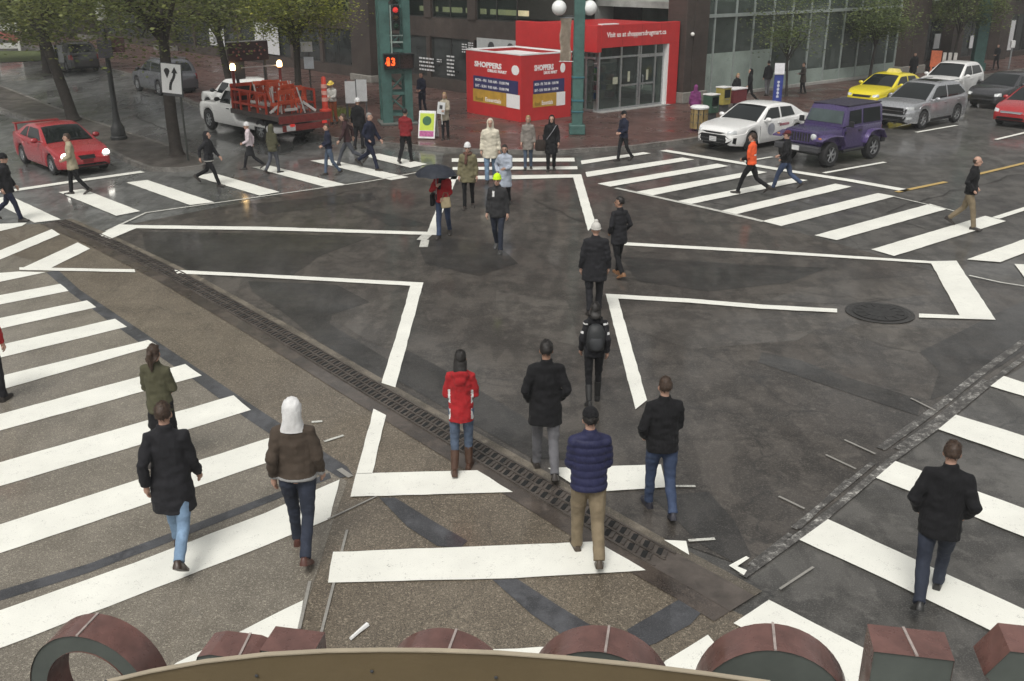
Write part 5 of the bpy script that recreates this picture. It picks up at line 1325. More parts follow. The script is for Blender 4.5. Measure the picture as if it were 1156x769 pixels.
# purple jeep-like 4x4 ----------------------------------------------
PP = carpaint('purple_paint', (.062, .042, .135), .25)
HJ = HA + rad(0)
P = by_front_left(934, 188.5, 1.22, .80, HJ)
J = thing('purple_four_by_four', 'boxy purple two door four by four with slotted grille at the stop line', 'car', P, HJ)
TUB = pm('jeep_top', (.030, .026, .045), .55, var=.15)
W = .80
def sect(x, zt, w, zb=.62): return [(x, -w, zb), (x, -w*1.0, lerp(zb, zt, .5)), (x, -w*.985, zt-.06), (x, -w*.94, zt), (x, 0, zt+.025), (x, w*.94, zt), (x, w*.985, zt-.06), (x, w, lerp(zb, zt, .5)), (x, w, zb)]
m = MB()
m.loft([sect(.52, 1.17, .76), sect(.9, 1.165, .73), sect(1.3, 1.15, .69), sect(1.62, 1.13, .655), sect(1.66, 1.12, .645)], closed=False)       # bonnet
m.loft([sect(-1.72, 1.20, .78, .5), sect(-1.66, 1.21, .80, .48), sect(-.4, 1.21, .805, .46), sect(.4, 1.20, .80, .46), sect(.52, 1.19, .78, .46)], closed=False)  # tub
body = m.out('body', PP, J, smooth=35)
m = MB(); m.bx(-1.66, 1.5, -.62, .62, .36, .7); m.bx(.5, 1.6, -.60, .60, .5, 1.0); m.out('chassis', BLACK, J)
# cabin
m = MB()
def top(x, zt, w0, w1): return [(x, -w0, 1.20), (x, -lerp(w0, w1, .9), zt-.10), (x, -w1*.96, zt-.02), (x, -w1*.7, zt), (x, 0, zt+.02), (x, w1*.7, zt), (x, w1*.96, zt-.02), (x, lerp(w0, w1, .9), zt-.10), (x, w0, 1.20)]
m.loft([top(-1.71, 1.78, .775, .70), top(-1.6, 1.83, .78, .70), top(.18, 1.83, .77, .69), top(.26, 1.80, .77, .69), top(.34, 1.66, .77, .70), top(.50, 1.23, .765, .76)], closed=False)
m.fix(); bvj = BVHTree.FromBMesh(m.bm); m.out('cabin', PP, J, smooth=30)
m = MB(); m.bx(-1.69, .22, -.685, .685, 1.815, 1.862, .02); m.out('roof_panel', TUB, J)
m = MB()
m.face([(.345, -.62, 1.67), (.345, .62, 1.67), (.492, .68, 1.29), (.492, -.68, 1.29)]); 
for v in m.bm.verts: v.co += Vector((.012, 0, .006))
m.out('windshield', glassmat('jeep_windshield', (.05, .07, .07), .06), J)
for sd in (-1, 1):
    def q(x, z): 
        h = bvj.ray_cast(Vector((x, sd*3, z)), Vector((0, -sd, 0)))[0]; return (x, (h.y if h else sd*.77) + sd*.010, z)
    for pts, nm in (([(-.48, 1.25), (.24, 1.25), (.17, 1.68), (-.48, 1.70)], 'side_window'), ([(-1.58, 1.25), (-.58, 1.25), (-.58, 1.71), (-1.56, 1.71)], 'side_window')):
        m = MB(); m.face([q(*p) for p in pts]); m.out(nm, CARGLASS, J)
    m = MB(); m.bx(-.52, .44, sd*.795, sd*.822, .52, 1.18, .012); dr = m.out('door', PP, J)
    m = MB(); m.bx(-.42, -.28, sd*.82, sd*.85, 1.02, 1.06, .008); m.out('handle', BLACK, dr)
    m = MB(); m.bx(.40, .47, sd*.82, sd*.845, .98, 1.06); m.bx(.40, .47, sd*.82, sd*.845, .62, .7); m.out('hinge', BLACK, dr)
    m = MB(); m.box((.38, sd*.96, 1.30), (.09, .17, .19), None, .03); m.tube([(.40, sd*.80, 1.22), (.39, sd*.92, 1.26)], .025, 6); m.out('mirror', BLACK, J)
    # fenders
    for fx, a0, a1, lead in ((1.22, .52, 1.92, 1), (-1.20, -1.82, -.62, 0)):
        pts = ([(a0, .66), (a0+.22, .98), (fx-.1, 1.03), (fx+.22, 1.03), (a1-.02, .93)] if lead else [(a0, .72), (a0+.2, .98), (fx-.15, 1.03), (fx+.15, 1.03), (a1-.22, .98), (a1, .66)])
        m = MB(); rings = []
        for i, (x, z) in enumerate(pts):
            rings.append([(x, sd*.62, z), (x, sd*.95, z-.012), (x, sd*.962, z-.04), (x, sd*.95, z-.06), (x, sd*.62, z-.05)])
        m.loft(rings); m.out('fender', carpaint('purple_fender', (.092, .062, .185), .2), J, smooth=50)
    m = MB(); m.tube([(-.6, sd*.86, .44), (.55, sd*.86, .44)], .05, 8); m.out('side_step', BLACK, J)
    m = MB(); m.lathe([(.10, 0), (.105, .03), (.09, .045), (.01, .055)], (1.70, sd*.50, .97), 18, Matrix.Rotation(rad(90), 4, 'Y')); m.out('headlight', LAMPG, J, smooth=50)
    m = MB(); m.ell((1.80, sd*.80, .955), (.03, .06, .03)); m.out('turn_signal', pm('amber_lens', (.5, .2, .03), .3), J)
    m = MB(); m.bx(-1.76, -1.71, sd*.62, sd*.76, .85, 1.08); m.out('tail_light', TAILL, J)
m = MB(); m.bx(1.645, 1.70, -.62, .62, .72, 1.12, .02); gr = m.out('grille', PP, J)
for k in range(7): yy = (k-3)*.105; m = MB(); m.bx(1.695, 1.706, yy-.032, yy+.032, .79, 1.06); m.out('grille_slot', GRILLE, gr)
m = MB(); m.bx(1.72, 1.95, -.84, .84, .50, .70, .04); m.bx(1.6, 1.75, -.4, -.3, .5, .65); m.bx(1.6, 1.75, .3, .4, .5, .65); m.out('front_bumper', pm('jeep_bumper', (.045, .045, .05), .5), J)
m = MB(); m.bx(1.951, 1.97, -.16, .16, .53, .68); m.out('licence_plate', PLATE, J)
m = MB(); m.bx(-1.98, -1.76, -.82, .82, .50, .68, .03); m.out('rear_bumper', BLACK, J)
wheel(J, 1.22, .78, .40, .26, 6, RIM, 1); wheel(J, 1.22, -.78, .40, .26, 6, RIM, -1); wheel(J, -1.20, .78, .40, .26, 6, RIM, 1); wheel(J, -1.20, -.78, .40, .26, 6, RIM, -1)
# spare on the back
m = MB(); R = Matrix.Rotation(rad(-90), 4, 'Y'); m.lathe([(.2, -.12), (.36, -.12), (.395, -.06), (.395, .06), (.36, .12), (.2, .12)], (-1.90, .05, 1.02), 24, R); m.out('spare_wheel', RUBBER, J, smooth=40)
# ------------------------------------------------------------------ trees
def leafmat(name, dark, light):
    m, nt, b = newmat(name); co = coords(nt, True)
    g = nt.nodes.new('ShaderNodeNewGeometry')
    base = ramp(nt, g.outputs['Random Per Island'], [(0.0, dark), (.6, lerp3(dark, light, .5)), (1.0, light)])
    f = ramp(nt, noise_tex(nt, co, .55, 4, .6), [(.35, (.75, .78, .8)), (.7, (1.25, 1.15, .9))])
    nt.links.new(mixc(nt, 1.0, base, f, 'MULTIPLY'), b.inputs['Base Color'])
    b.inputs['Roughness'].default_value = .55
    b.inputs['Transmission Weight'].default_value = 0
    tr = nt.nodes.new('ShaderNodeBsdfTranslucent'); nt.links.new(base, tr.inputs[0])
    mx = nt.nodes.new('ShaderNodeMixShader'); mx.inputs[0].default_value = .38
    out = [n for n in nt.nodes if n.type == 'OUTPUT_MATERIAL'][0]
    nt.links.new(b.outputs[0], mx.inputs[1]); nt.links.new(tr.outputs[0], mx.inputs[2]); nt.links.new(mx.outputs[0], out.inputs[0])
    return m
def lerp3(a, b, t): return tuple(x + (y-x)*t for x, y in zip(a, b))
BARK = pm('dark_wet_bark', (.042, .035, .030), .8, var=.4, scale=5, bmp=.8, bscale=14)
def tree(label, P, th, tr, crown, lean=(0, 0), leaves=7000, ls=.17, mat=None, seed=1, clusters=70, spread=.75, group='street trees'):
    """crown = (centre height, radius xy, radius z)"""
    rn = random.Random(seed)
    t = thing('street_tree', label, 'tree', P, rn.uniform(0, 6), group)
    Ri = Matrix.Rotation(-t.rotation_euler.z, 3, 'Z'); L = Ri @ Vector((lean[0], lean[1], 0))
    cz, cr, ch = crown; tb = MB()
    def trunk_at(z): k = z/th; return Vector((L.x*k + .03*math.sin(z*1.3), L.y*k + .03*math.cos(z*1.1), z))
    tb.tube([trunk_at(z) for z in [0, .12, .35, th*.3, th*.55, th*.8, th]], [tr*1.5, tr*1.2, tr*1.05, tr, tr*.93, tr*.85, tr*.72], 12)
    top = trunk_at(th); C = Vector((top.x, top.y, cz))
    cents = []
    while len(cents) < clusters:
        v = Vector((rn.uniform(-1, 1), rn.uniform(-1, 1), rn.uniform(-1, 1)))
        if v.length > 1 or v.length < .35: continue
        if noise.noise(v*1.9 + Vector((seed*3.1, 0, 0))) < -.22: continue
        cents.append(C + Vector((v.x*cr, v.y*cr, v.z*ch)))
    for k in range(11):
        e = cents[rn.randrange(len(cents))]; mid = lerp(top, e, .45) + Vector((rn.uniform(-.3, .3), rn.uniform(-.3, .3), .25))
        st = trunk_at(th*rn.uniform(.78, 1))
        tb.tube([st, lerp(st, mid, .5) + Vector((0, 0, .1)), mid, lerp(mid, e, .6), e], [tr*.5, tr*.38, tr*.26, tr*.15, tr*.05], 7)
    for k in range(26):
        e = cents[rn.randrange(len(cents))]; b = lerp(top, e, rn.uniform(.4, .7)); e2 = e + Vector((rn.uniform(-.6, .6), rn.uniform(-.6, .6), rn.uniform(-.5, .5)))
        tb.tube([b, lerp(b, e2, .5) + Vector((0, 0, .12)), e2], [tr*.14, tr*.09, tr*.03], 5)
    tb.out('trunk', BARK, t, smooth=50)
    cb = MB(); bm = cb.bm
    for k in range(leaves):
        c = cents[rn.randrange(len(cents))]
        p = c + Vector((rn.gauss(0, spread), rn.gauss(0, spread), rn.gauss(0, spread*.62)))
        if p.z < th*.62: p.z = th*.62 + rn.uniform(0, .8)
        a = rn.uniform(0, 2*PI); tilt = rn.gauss(0, .7); s_ = ls*rn.uniform(.6, 1.25)
        u = Vector((math.cos(a), math.sin(a), rn.uniform(-.5, .2))).normalized(); w = u.cross(Vector((tilt, rn.gauss(0, .5), 1))).normalized()
        u *= s_*.62; w *= s_*.38
        f = bm.faces.new([bm.verts.new(p - u), bm.verts.new(p - u*.1 + w), bm.verts.new(p + u), bm.verts.new(p - u*.1 - w)])
    cb.out('crown', mat, t, fix=False)
    return t
LF_D = leafmat('dull_green_leaves', (.092, .118, .045), (.225, .255, .085))
LF_Y = leafmat('yellow_green_leaves', (.15, .185, .036), (.36, .38, .075))
LF_G = leafmat('mid_green_leaves', (.092, .130, .052), (.215, .265, .095))
tree('big street tree with dark leaning trunk behind the red coupe', G(83, 139) + Vector((0, 0, .1)), 4.2, .22, (6.1, 4.6, 2.9), (-.9, .3), 21000, .125, LF_D, 2, 120, .8)
tree('street tree with thick dark trunk directly behind the keep right sign', G(200, 179) + Vector((0, 0, .1)), 4.4, .20, (5.9, 4.2, 2.5), (-.1, .3), 18000, .12, LF_D, 5, 100, .8)
tree('slim dark tree rising behind the white truck cab and arrow board', G(267, 122) + Vector((0, 0, .1)), 3.6, .16, (5.2, 2.7, 1.9), (-.9, 1.0), 12000, .12, LF_D, 9, 70, .65)
tree('yellow green forked tree behind the orange barricades', G(340, 129) + Vector((0, 0, .12)), 3.3, .15, (4.6, 2.4, 1.5), (-.1, .5), 12000, .11, LF_Y, 12, 80, .5)
tree('small pavement tree before the frosted glass by the blue machine', G(888, 112) + Vector((0, 0, .12)), 2.1, .06, (3.7, 1.9, 1.7), (-.2, .0), 3200, .11, LF_G, 21, 34, .5)
tree('pavement tree with dense green crown behind the yellow taxi', G(981, 96) + Vector((0, 0, .12)), 2.2, .08, (3.4, 1.75, 1.45), (.1, .0), 7000, .12, LF_G, 25, 50, .45)
tree('pavement tree with broad crown above the white hatchback', G(1072, 84) + Vector((0, 0, .12)), 2.6, .09, (4.1, 2.4, 1.6), (.2, .0), 8000, .125, LF_G, 31, 60, .5)
# trees beyond, up the boulevard
for k, (x, y, th, cr, cz, ch, lf, lb_) in enumerate(((-34, 66, 3.0, 4.4, 5.2, 3.0, LF_G, 'full green tree beyond the black suv on the far pavement'), (-46, 70, 3.2, 5.2, 5.8, 3.4, LF_D, 'dark tree at the far left beyond the grass verge'),
        (-40, 92, 3.4, 6.0, 6.0, 3.6, LF_G, 'distant tree far up the boulevard behind the grass verge'), (-28, 60.5, 2.6, 2.4, 4.2, 2.2, LF_D, 'smaller plaza tree between the black suv and the lamp post'), (-58, 96, 3.4, 6.5, 6.2, 3.8, LF_D, 'distant dark tree at the far left edge'))):
    tree(lb_, Vector((x, y, .1)), th, .2, (cz, cr, ch), (0, 0), 7000, .24, lf, 40+k, 70, .9)
# ------------------------------------------------------------------ people
PEND = []
def pend(mb, name, mats, parent, vox, smooth=5, wrinkle=0.0, paint=None, extra=None, seed=0, quilt=None):
    mb.fix(); me = bpy.data.meshes.new(name); mb.bm.to_mesh(me); mb.bm.free()
    mats = mats if isinstance(mats, (list, tuple)) else [mats]
    for m in mats: me.materials.append(m)
    o = link(name, me, parent)
    r = o.modifiers.new('r', 'REMESH'); r.mode = 'VOXEL'; r.voxel_size = vox
    s = o.modifiers.new('s', 'SMOOTH'); s.iterations = smooth; s.factor = .5
    PEND.append((o, mats, wrinkle, paint, extra, seed, quilt)); return o
def finish_people():
    bpy.context.view_layer.update(); dg = bpy.context.evaluated_depsgraph_get()
    for o, mats, wr, paint, extra, seed, quilt in PEND:
        me = bpy.data.meshes.new_from_object(o.evaluated_get(dg))
        old = o.data
        bm = bmesh.new(); bm.from_mesh(me)
        if wr or quilt:
            bm.normal_update(); off = Vector((seed*1.7, seed*.9, 0))
            for v in bm.verts:
                p = v.co; d = 0
                if wr: d += wr*(noise.noise(Vector((p.x*9, p.y*9, p.z*15)) + off) + .8*noise.noise(Vector((p.x*5, p.y*5, p.z*6 + p.x*4)) + off*2))
                if quilt: d += quilt[1]*(abs(math.sin(PI*p.z/quilt[0]))**.5 - .6)
                v.co = p + v.normal*d
        for f in bm.faces:
            f.smooth = True; f.material_index = 0
            if paint: f.material_index = paint(f.calc_center_median())
        if extra:
            for mb2 in extra:
                tmp = bpy.data.meshes.new('t'); mb2.fix()
                for f in mb2.bm.faces: f.smooth = True
                mb2.bm.to_mesh(tmp); mb2.bm.free(); bm.from_mesh(tmp); bpy.data.meshes.remove(tmp)
        bm.to_mesh(me); bm.free()
        if len(me.materials) == 0:
            for m in mats: me.materials.append(m)
        o.modifiers.clear(); nm = old.name; o.data = me; bpy.data.meshes.remove(old)

SKINS = [pm('skin_light', (.46, .28, .21), .55, var=.1, scale=20), pm('skin_mid', (.33, .19, .13), .55, var=.1, scale=20), pm('skin_brown', (.16, .085, .055), .55, var=.1, scale=20)]
EYE = pm('eye_dark', (.02, .015, .012), .2); LIP = pm('lip', (.28, .10, .09), .5)
HAIRC = {'black': pm('hair_black', (.012, .010, .009), .5, var=.4, scale=40, bmp=.5, bscale=90), 'brown': pm('hair_brown', (.045, .026, .016), .55, var=.4, scale=40, bmp=.5, bscale=90),
         'blonde': pm('hair_blonde', (.28, .19, .09), .55, var=.35, scale=40, bmp=.5, bscale=90), 'grey': pm('hair_grey', (.22, .21, .20), .6, var=.35, scale=40, bmp=.5, bscale=90)}
def V(*a): return Vector(a)
def ik(sh, tg, u, f, pole):
    d = tg - sh; L = min(d.length, (u+f)*.985); d.normalize()
    a = (u*u - f*f + L*L)/(2*L); h = math.sqrt(max(0, u*u - a*a))
    p = (pole - d*pole.dot(d)).normalized()
    return sh + d*a + p*h, sh + d*L
PN = [0]
def person(label, fx, fy, hy, az, stride=22, lead=1, arms=('swing', 'swing'), lean=2, top=None, hem=.80, coat='jacket', bottom=None, fit=1.0, hair=('short', 'black'), hat=None, hood=None,
           shoes=(.03, .025, .022), skin=0, build=1.0, female=False, paint=None, topmats=None, quilt=None, collar=True, scarf=None, boots=None, gloves=None, turn=0, hoodback=False, hemband=None, swing=None, nod=0, skirt=None):
    PN[0] += 1; seed = PN[0]; rn = random.Random(seed)
    P = G(fx, fy); onkerb = False
    h = zat(P, hy)
    if label.startswith('^'):                      # stands on the raised plaza
        label = label[1:]; P = G(fx, fy, .125); h = zat(P, hy) - .125
    hat_up = .03 if hat in ('beanie', 'pom') else (.02 if (hood or hat) else .0)
    h = max(1.5, min(1.95, h - hat_up)); s = h/1.75
    root = thing('person', label, 'person', P, rad(az-90), 'pedestrians'); root.scale = (s*.95, s*.95, s)
    dist = P.length; vox = (.0115 if dist < 13 else .014 if dist < 20 else .019 if dist < 33 else .025)/1.0
    b = build; fw = .93 if female else 1.0
    # ---- legs
    st = rad(stride)
    ang = {lead: (st, rad(6) + st*.15), -lead: (-st*.85, rad(8) + st*1.15)}
    hipz = .93; legs = {}
    for sd in (-1, 1):
        t, k = ang[sd]; hp = V(sd*.092*b, 0, hipz-.03)
        kn = hp + V(0, math.sin(t), -math.cos(t))*.42; an = kn + V(sd*-.004, math.sin(t-k), -math.cos(t-k))*.41
        back = sd == -lead
        pitch = (-st*1.5 if back else st*.30)      # heel lifts behind, toe lifts in front
        fd = V(sd*.12, math.cos(pitch), math.sin(pitch) if True else 0).normalized(); up = V(0, -math.sin(pitch), math.cos(pitch))
        legs[sd] = [hp, kn, an, fd, up]
    lo = min(min((an - up*.085 - fd*.06).z, (an - up*.085 + fd*.19).z) for hp, kn, an, fd, up in legs.values())
    for sd in legs:
        for i in range(3): legs[sd][i] = legs[sd][i] - V(0, 0, lo)
    dz = -lo; hz = hipz + dz - 0
    base_shift = dz
    def U(p):                                       # upper body: lean about the hips
        q = Matrix.Rotation(-rad(lean), 3, 'X') @ (Vector(p) - V(0, 0, hipz)); return q + V(0, 0, hipz + base_shift)
    ub = Matrix.Rotation(-rad(lean), 4, 'X')
    # ---- arms
    shy = .158*b*fw
    sw = swing if swing is not None else stride*.9
    A = {}
    for sd, mode in zip((-1, 1), arms):
        sh = V(sd*shy, -.008, 1.405)
        fwd = rad(sw)*(1 if sd == -lead else -1)
        if mode == 'swing': tg = sh + V(sd*.075, math.sin(fwd)*.52 + .05, -math.cos(fwd)*.50)
        elif mode == 'down': tg = sh + V(sd*.08, .05, -.52)
        elif mode == 'pocket': tg = V(sd*.195*b, .10, .975)
        elif mode == 'front': tg = V(sd*.05, .30, 1.13)
        elif mode == 'belly': tg = V(sd*.09, .235, 1.03)
        elif mode == 'up': tg = V(sd*.09, .27, 1.33)
        elif mode == 'phone': tg = V(sd*.13, .10, 1.60)
        elif mode == 'out': tg = sh + V(sd*.30, .25, -.28)
        elif mode == 'hips': tg = V(sd*.20, .02, 1.0)
        pole = V(sd*.75, -1, -.35) if mode in ('pocket', 'belly', 'front', 'up', 'hips') else V(sd*.25, -1, .1)
        el, wr = ik(sh, tg, .285, .255, pole)
        A[sd] = (U(sh), U(el), U(wr), mode)
    # ---- body (skin), one surface with head, hands, legs
    skm = SKINS[skin]; R = Matrix.Rotation(rad(turn), 3, 'Z') @ Matrix.Rotation(-rad(nod), 3, 'X'); hc = V(0, .01, 1.60)
    def Hd(x, y, z): return U(R @ (V(x, y, z) - V(0, 0, 1.53)) + V(0, .012, 1.53))
    HR = (ub.to_3x3() @ R)
    m = MB()
    m.ell(Hd(0, -.008, 1.655), (.076, .097, .097), HR); m.ell(Hd(0, .03, 1.585), (.058, .066, .068), HR)
    m.tube([Hd(0, .098, 1.655), Hd(0, .118, 1.617), Hd(0, .10, 1.605)], [.011, .017, .013], 8); m.ell(Hd(0, .076, 1.545), (.028, .022, .022), HR, 8, 6)
    for sd in (-1, 1): m.ell(Hd(sd*.078, -.002, 1.62), (.014, .024, .034), HR, 8, 6)
    m.tube([U(V(0, -.012, 1.42)), U(V(0, -.008, 1.50)), Hd(0, 0, 1.60)], [.062, .056, .055], 10)
    m.loft([[U(V(a*math.cos(2*PI*k/14), c*math.sin(2*PI*k/14), z)) for k in range(14)] for z, a, c in ((.86, .12, .08), (1.0, .13, .08), (1.2, .13, .085), (1.38, .14, .075), (1.45, .06, .05))])
    for sd in (-1, 1):
        hp, kn, an, fd, up = legs[sd]
        m.tube([hp + V(0, 0, .02), kn, an], [.06, .043, .034], 8); m.tube([an, an - up*.05 + fd*.05, an - up*.06 + fd*.12], [.034, .032, .024], 8)
        sh, el, wr, mode = A[sd]; m.tube([U(V(sd*.1, 0, 1.41)), sh, el, wr], [.045, .042, .034, .026], 8)
        d = (wr - el).normalized(); hm = wr + d*.055
        m.tube([wr - d*.02, wr + d*.02, hm, wr + d*.095], [.025, .030, .036, .030], 8)
    # hands: four fingers and a thumb, curled
    fin = MB()
    for sd in (-1, 1):
        sh, el, wr, mode = A[sd]
        if mode == 'pocket': continue
        d = (wr - el).normalized(); side = d.cross(V(sd, 0, 0)); 
        if side.length < .1: side = V(0, 1, 0)
        side.normalize(); palm = side.cross(d).normalized()*(-sd if side.y > 0 else sd)
        curl = V(-sd, 0, 0) - d*d.dot(V(-sd, 0, 0))
        curl = curl.normalized() if curl.length > .05 else palm
        for q, ln in zip((-1.5, -.5, .5, 1.5), (.058, .070, .066, .052)):
            st0 = wr + d*.085 + side*(q*.017); e1 = st0 + d*ln*.55 + curl*ln*.15; e2 = e1 + d*ln*.3 + curl*ln*.42
            fin.tube([st0 - d*.02, st0, e1, e2], [.009, .0092, .0085, .0068], 6)
        t0 = wr + d*.03 + side*.026; fin.tube([t0, t0 + side*.024 + d*.022, t0 + side*.026 + d*.055 + curl*.012], [.012, .011, .008], 6)
    ex = MB()
    for sd in (-1, 1):
        ex.mi = 1; ex.ell(Hd(sd*.031, .086, 1.632), (.013, .009, .008), HR, 8, 6)
        ex.mi = 3; ex.ell(Hd(sd*.032, .088, 1.652), (.022, .010, .005), HR, 8, 5)
    ex.mi = 2; ex.ell(Hd(0, .090, 1.566), (.024, .010, .007), HR, 8, 5)
    hairm = HAIRC[hair[1]]
    pend(m, 'body', [gloves or skm if False else skm, EYE, LIP, hairm], root, min(vox, .014), 3, extra=[fin, ex] if dist < 48 else None)
    # ---- trousers
    bm_ = bottom if bottom else denim('denim_blue', (.035, .055, .11))
    m = MB()
    m.ell(U(V(0, -.005, hipz+.03)), (.165*b*fw, .115*b, .13)); 
    for sd in (-1, 1):
        hp, kn, an, fd, up = legs[sd]
        m.tube([hp + V(0, 0, .05), hp - V(0, 0, .06), lerp(hp, kn, .55), kn, lerp(kn, an, .25 if boots else .4), lerp(kn, an, .4 if boots else .85), lerp(kn, an, .5 if boots else 1.04)], [q*b for q in (.095, .096*fw, .083*fit*fw, .066*fit, .062*fit, .056*fit, .050 if boots else .060*fit)], 12)
    pend(m, 'trousers' if not skirt else 'leggings', bm_, root, vox, 3, .008, seed=seed)
    # ---- shoes / boots
    shm = boots if boots else pm('shoe_%d_%d_%d' % tuple(int(c*999) for c in shoes), shoes, .45)
    for sd in (-1, 1):
        hp, kn, an, fd, up = legs[sd]; w = fd.cross(up).normalized(); m = MB(); rings = []
        for yy, hw_, zt in ((-.085, .022, .045), (-.075, .034, .075), (-.03, .038, .085), (.03, .040, .075), (.09, .046, .05), (.14, .044, .038), (.18, .028, .028), (.192, .012, .02)):
            c = an + fd*yy*1.1 - up*.085; hw_ *= 1.14; zt *= 1.12
            rings.append([c - w*hw_, c - w*hw_*1.04 + up*.02, c - w*hw_*.6 + up*zt, c + w*hw_*.6 + up*zt, c + w*hw_*1.04 + up*.02, c + w*hw_])
        m.loft(rings)
        if boots: m.tube([lerp(kn, an, .35), lerp(kn, an, .7), an], [.064, .058, .05], 10)
        m.out('boot' if boots else 'shoe', shm, root, smooth=50)
    # ---- jacket / coat
    m = MB(); n = 18; bw = b*fw; dp = .97 if female else 1.0
    prof = [(1.50, .072, .062, -.012), (1.475, .105, .076, -.012), (1.445, .150, .092, -.010), (1.40, .182, .108, -.006), (1.30, .192, .124, 0), (1.15, .184 if not female else .168, .120, 0), (1.0, .188, .128, 0)]
    ext = [z for z in (.93, .86, .78, .70, .62, .54, .46) if z > hem + .02] + [hem]
    fl = .188 if coat == 'jacket' else .20
    rings = [[U(V(a*bw*math.cos(2*PI*k/n), c*dp*b*math.sin(2*PI*k/n) + yo, z)) for k in range(n)] for z, a, c, yo in prof]
    mid = V(0, 0, 0)
    for i, z in enumerate(ext):
        q = (1.0 - z)/.5; a = fl*(1 + .10*q)*bw; c = (.134 + .045*q)*b
        f_ = rad(lean)*0
        rings.append([U(V(a*math.cos(2*PI*k/n), c*(1 + .25*q*st)*math.sin(2*PI*k/n), z)) for k in range(n)])
    m.loft(list(reversed(rings)))
    pk = MB()
    for sd in (-1, 1):
        sh, el, wr, mode = A[sd]
        inn = U(V(sd*.07*bw, -.008, 1.425))
        m.ell(sh + V(0, 0, -.02), (.066*bw, .074*b, .070*b))
        m.tube([inn, sh, lerp(sh, el, .5), el, lerp(el, wr, .5), wr - (wr-el).normalized()*.005], [q*b for q in (.062, .070, .066, .061, .055, .048)], 12)
    if collar: m.tube([U(V(0, -.014, 1.44)), U(V(0, -.012, 1.535))], [.088, .076], 14)
    if hoodback: m.ell(U(V(0, -.085, 1.445)), (.13, .07, .07)); m.ell(U(V(0, -.11, 1.38)), (.09, .045, .09))
    tm = topmats if topmats else [top]
    Ri_ = ub.to_3x3().inverted()
    def unU(p): q = p - V(0, 0, hipz + base_shift); q = Ri_ @ q; return q + V(0, 0, hipz)
    pf = None
    if paint or hemband:
        def pf(c):
            q = unU(c)
            if hemband and q.z < hem + .035: return 1
            return paint(q) if paint else 0
    pend(m, 'coat' if hem < .72 else 'jacket', tm, root, vox, 4, .015 if not quilt else .005, pf, seed=seed, quilt=quilt)
    if hemband and False: pass
    if skirt:
        m = MB(); m.loft([[U(V(a*math.cos(2*PI*k/n), c*math.sin(2*PI*k/n), z)) for k in range(n)] for z, a, c in ((.56, .215, .17), (.75, .195, .14), (.9, .175, .12))]); pend(m, 'skirt', skirt, root, vox, 3, .01, seed=seed)
    if scarf: m = MB(); m.tube([U(V(.095*math.cos(a), .085*math.sin(a), 1.49 + .012*math.sin(2*a))) for a in [k*PI/8 for k in range(17)]], .038, 10); m.tube([U(V(.03, .10, 1.48)), U(V(.04, .14, 1.36)), U(V(.05, .145, 1.22))], [.04, .045, .04], 8); pend(m, 'scarf', scarf, root, min(vox, .016), 2, .008, seed=seed)
    # ---- hair and headgear
    def shell(name, c, r, keep, mat, pull=.8, wr_=.004, seg=26, rng=18):
        m = MB(); m.ell((0, 0, 0), r, None, seg, rng)
        for v in m.bm.verts:
            k = keep(v.co.x/r[0], v.co.y/r[1], v.co.z/r[2]); p = v.co.copy()
            if not k: p = p*pull
            p += p.normalized()*wr_*(noise.noise(p*28 + V(seed, 0, 0)) + .6*noise.noise(p*60 + V(0, seed, 0)))
            v.co = Hd(*(V(*c) + p))
        if name == 'hair' and dist < 30:                      # loose strands break the outline
            vs_ = [v.co.copy() for v in m.bm.verts if keep((v.co - Hd(*c)).x/r[0], 0, 0) or True]; ctr = Hd(*c)
            for k in range(340):
                p = vs_[rn.randrange(len(vs_))]
                if (p - ctr).length < min(r)*.93: continue
                nn = (p - ctr).normalized(); t_ = (V(rn.gauss(0, .35), rn.gauss(0, .35) - .25, -1)); t_ = (t_ - nn*t_.dot(nn)).normalized(); w_ = nn.cross(t_)*.005
                e_ = p + t_*rn.uniform(.018, .042) + nn*rn.uniform(.001, .012)
                m.face([p - nn*.004 - w_, p - nn*.004 + w_, e_])
        return m.out(name, mat, root, smooth=70)
    hk = hair[0]
    if hk != 'none' and not (hood or hat in ('beanie', 'pom', 'hardhat')):
        if hk == 'balding': shell('hair', (0, -.012, 1.645), (.083, .103, .085), lambda x, y, z: z < .35 and (y < .1 or (y < .35 and z < 0)) and z > -.75, hairm)
        else: shell('hair', (0, -.012, 1.662), (.085, .107, .104), lambda x, y, z: (y < .15 or z > .45) and z > -.62 + (.55 if y > -.1 else 0), hairm, .78, .013)
    if hk in ('long', 'bob', 'pony'):
        z1 = {'long': 1.36, 'bob': 1.50, 'pony': 1.54}[hk]; m = MB()
        m.loft([[Hd(a*math.cos(t), y0 + c*math.sin(t), z) for t in [2*PI*k/14 for k in range(14)]] for z, a, c, y0 in ((z1, .070, .030, -.135), (lerp(z1, 1.66, .4), .098, .055, -.095), (1.60, .096, .080, -.04), (1.69, .076, .075, -.02), (1.735, .040, .045, -.015))])
        if hk == 'pony': m.tube([Hd(0, -.10, 1.69), Hd(0, -.155, 1.66), Hd(0, -.15, 1.52), Hd(0, -.13, 1.40)], [.03, .042, .04, .015], 10)
        pend(m, 'hair', hairm, root, .014, 2, .006, seed=seed)
    if hat:
        kind, hm_ = (hat, hood) if isinstance(hat, str) else hat
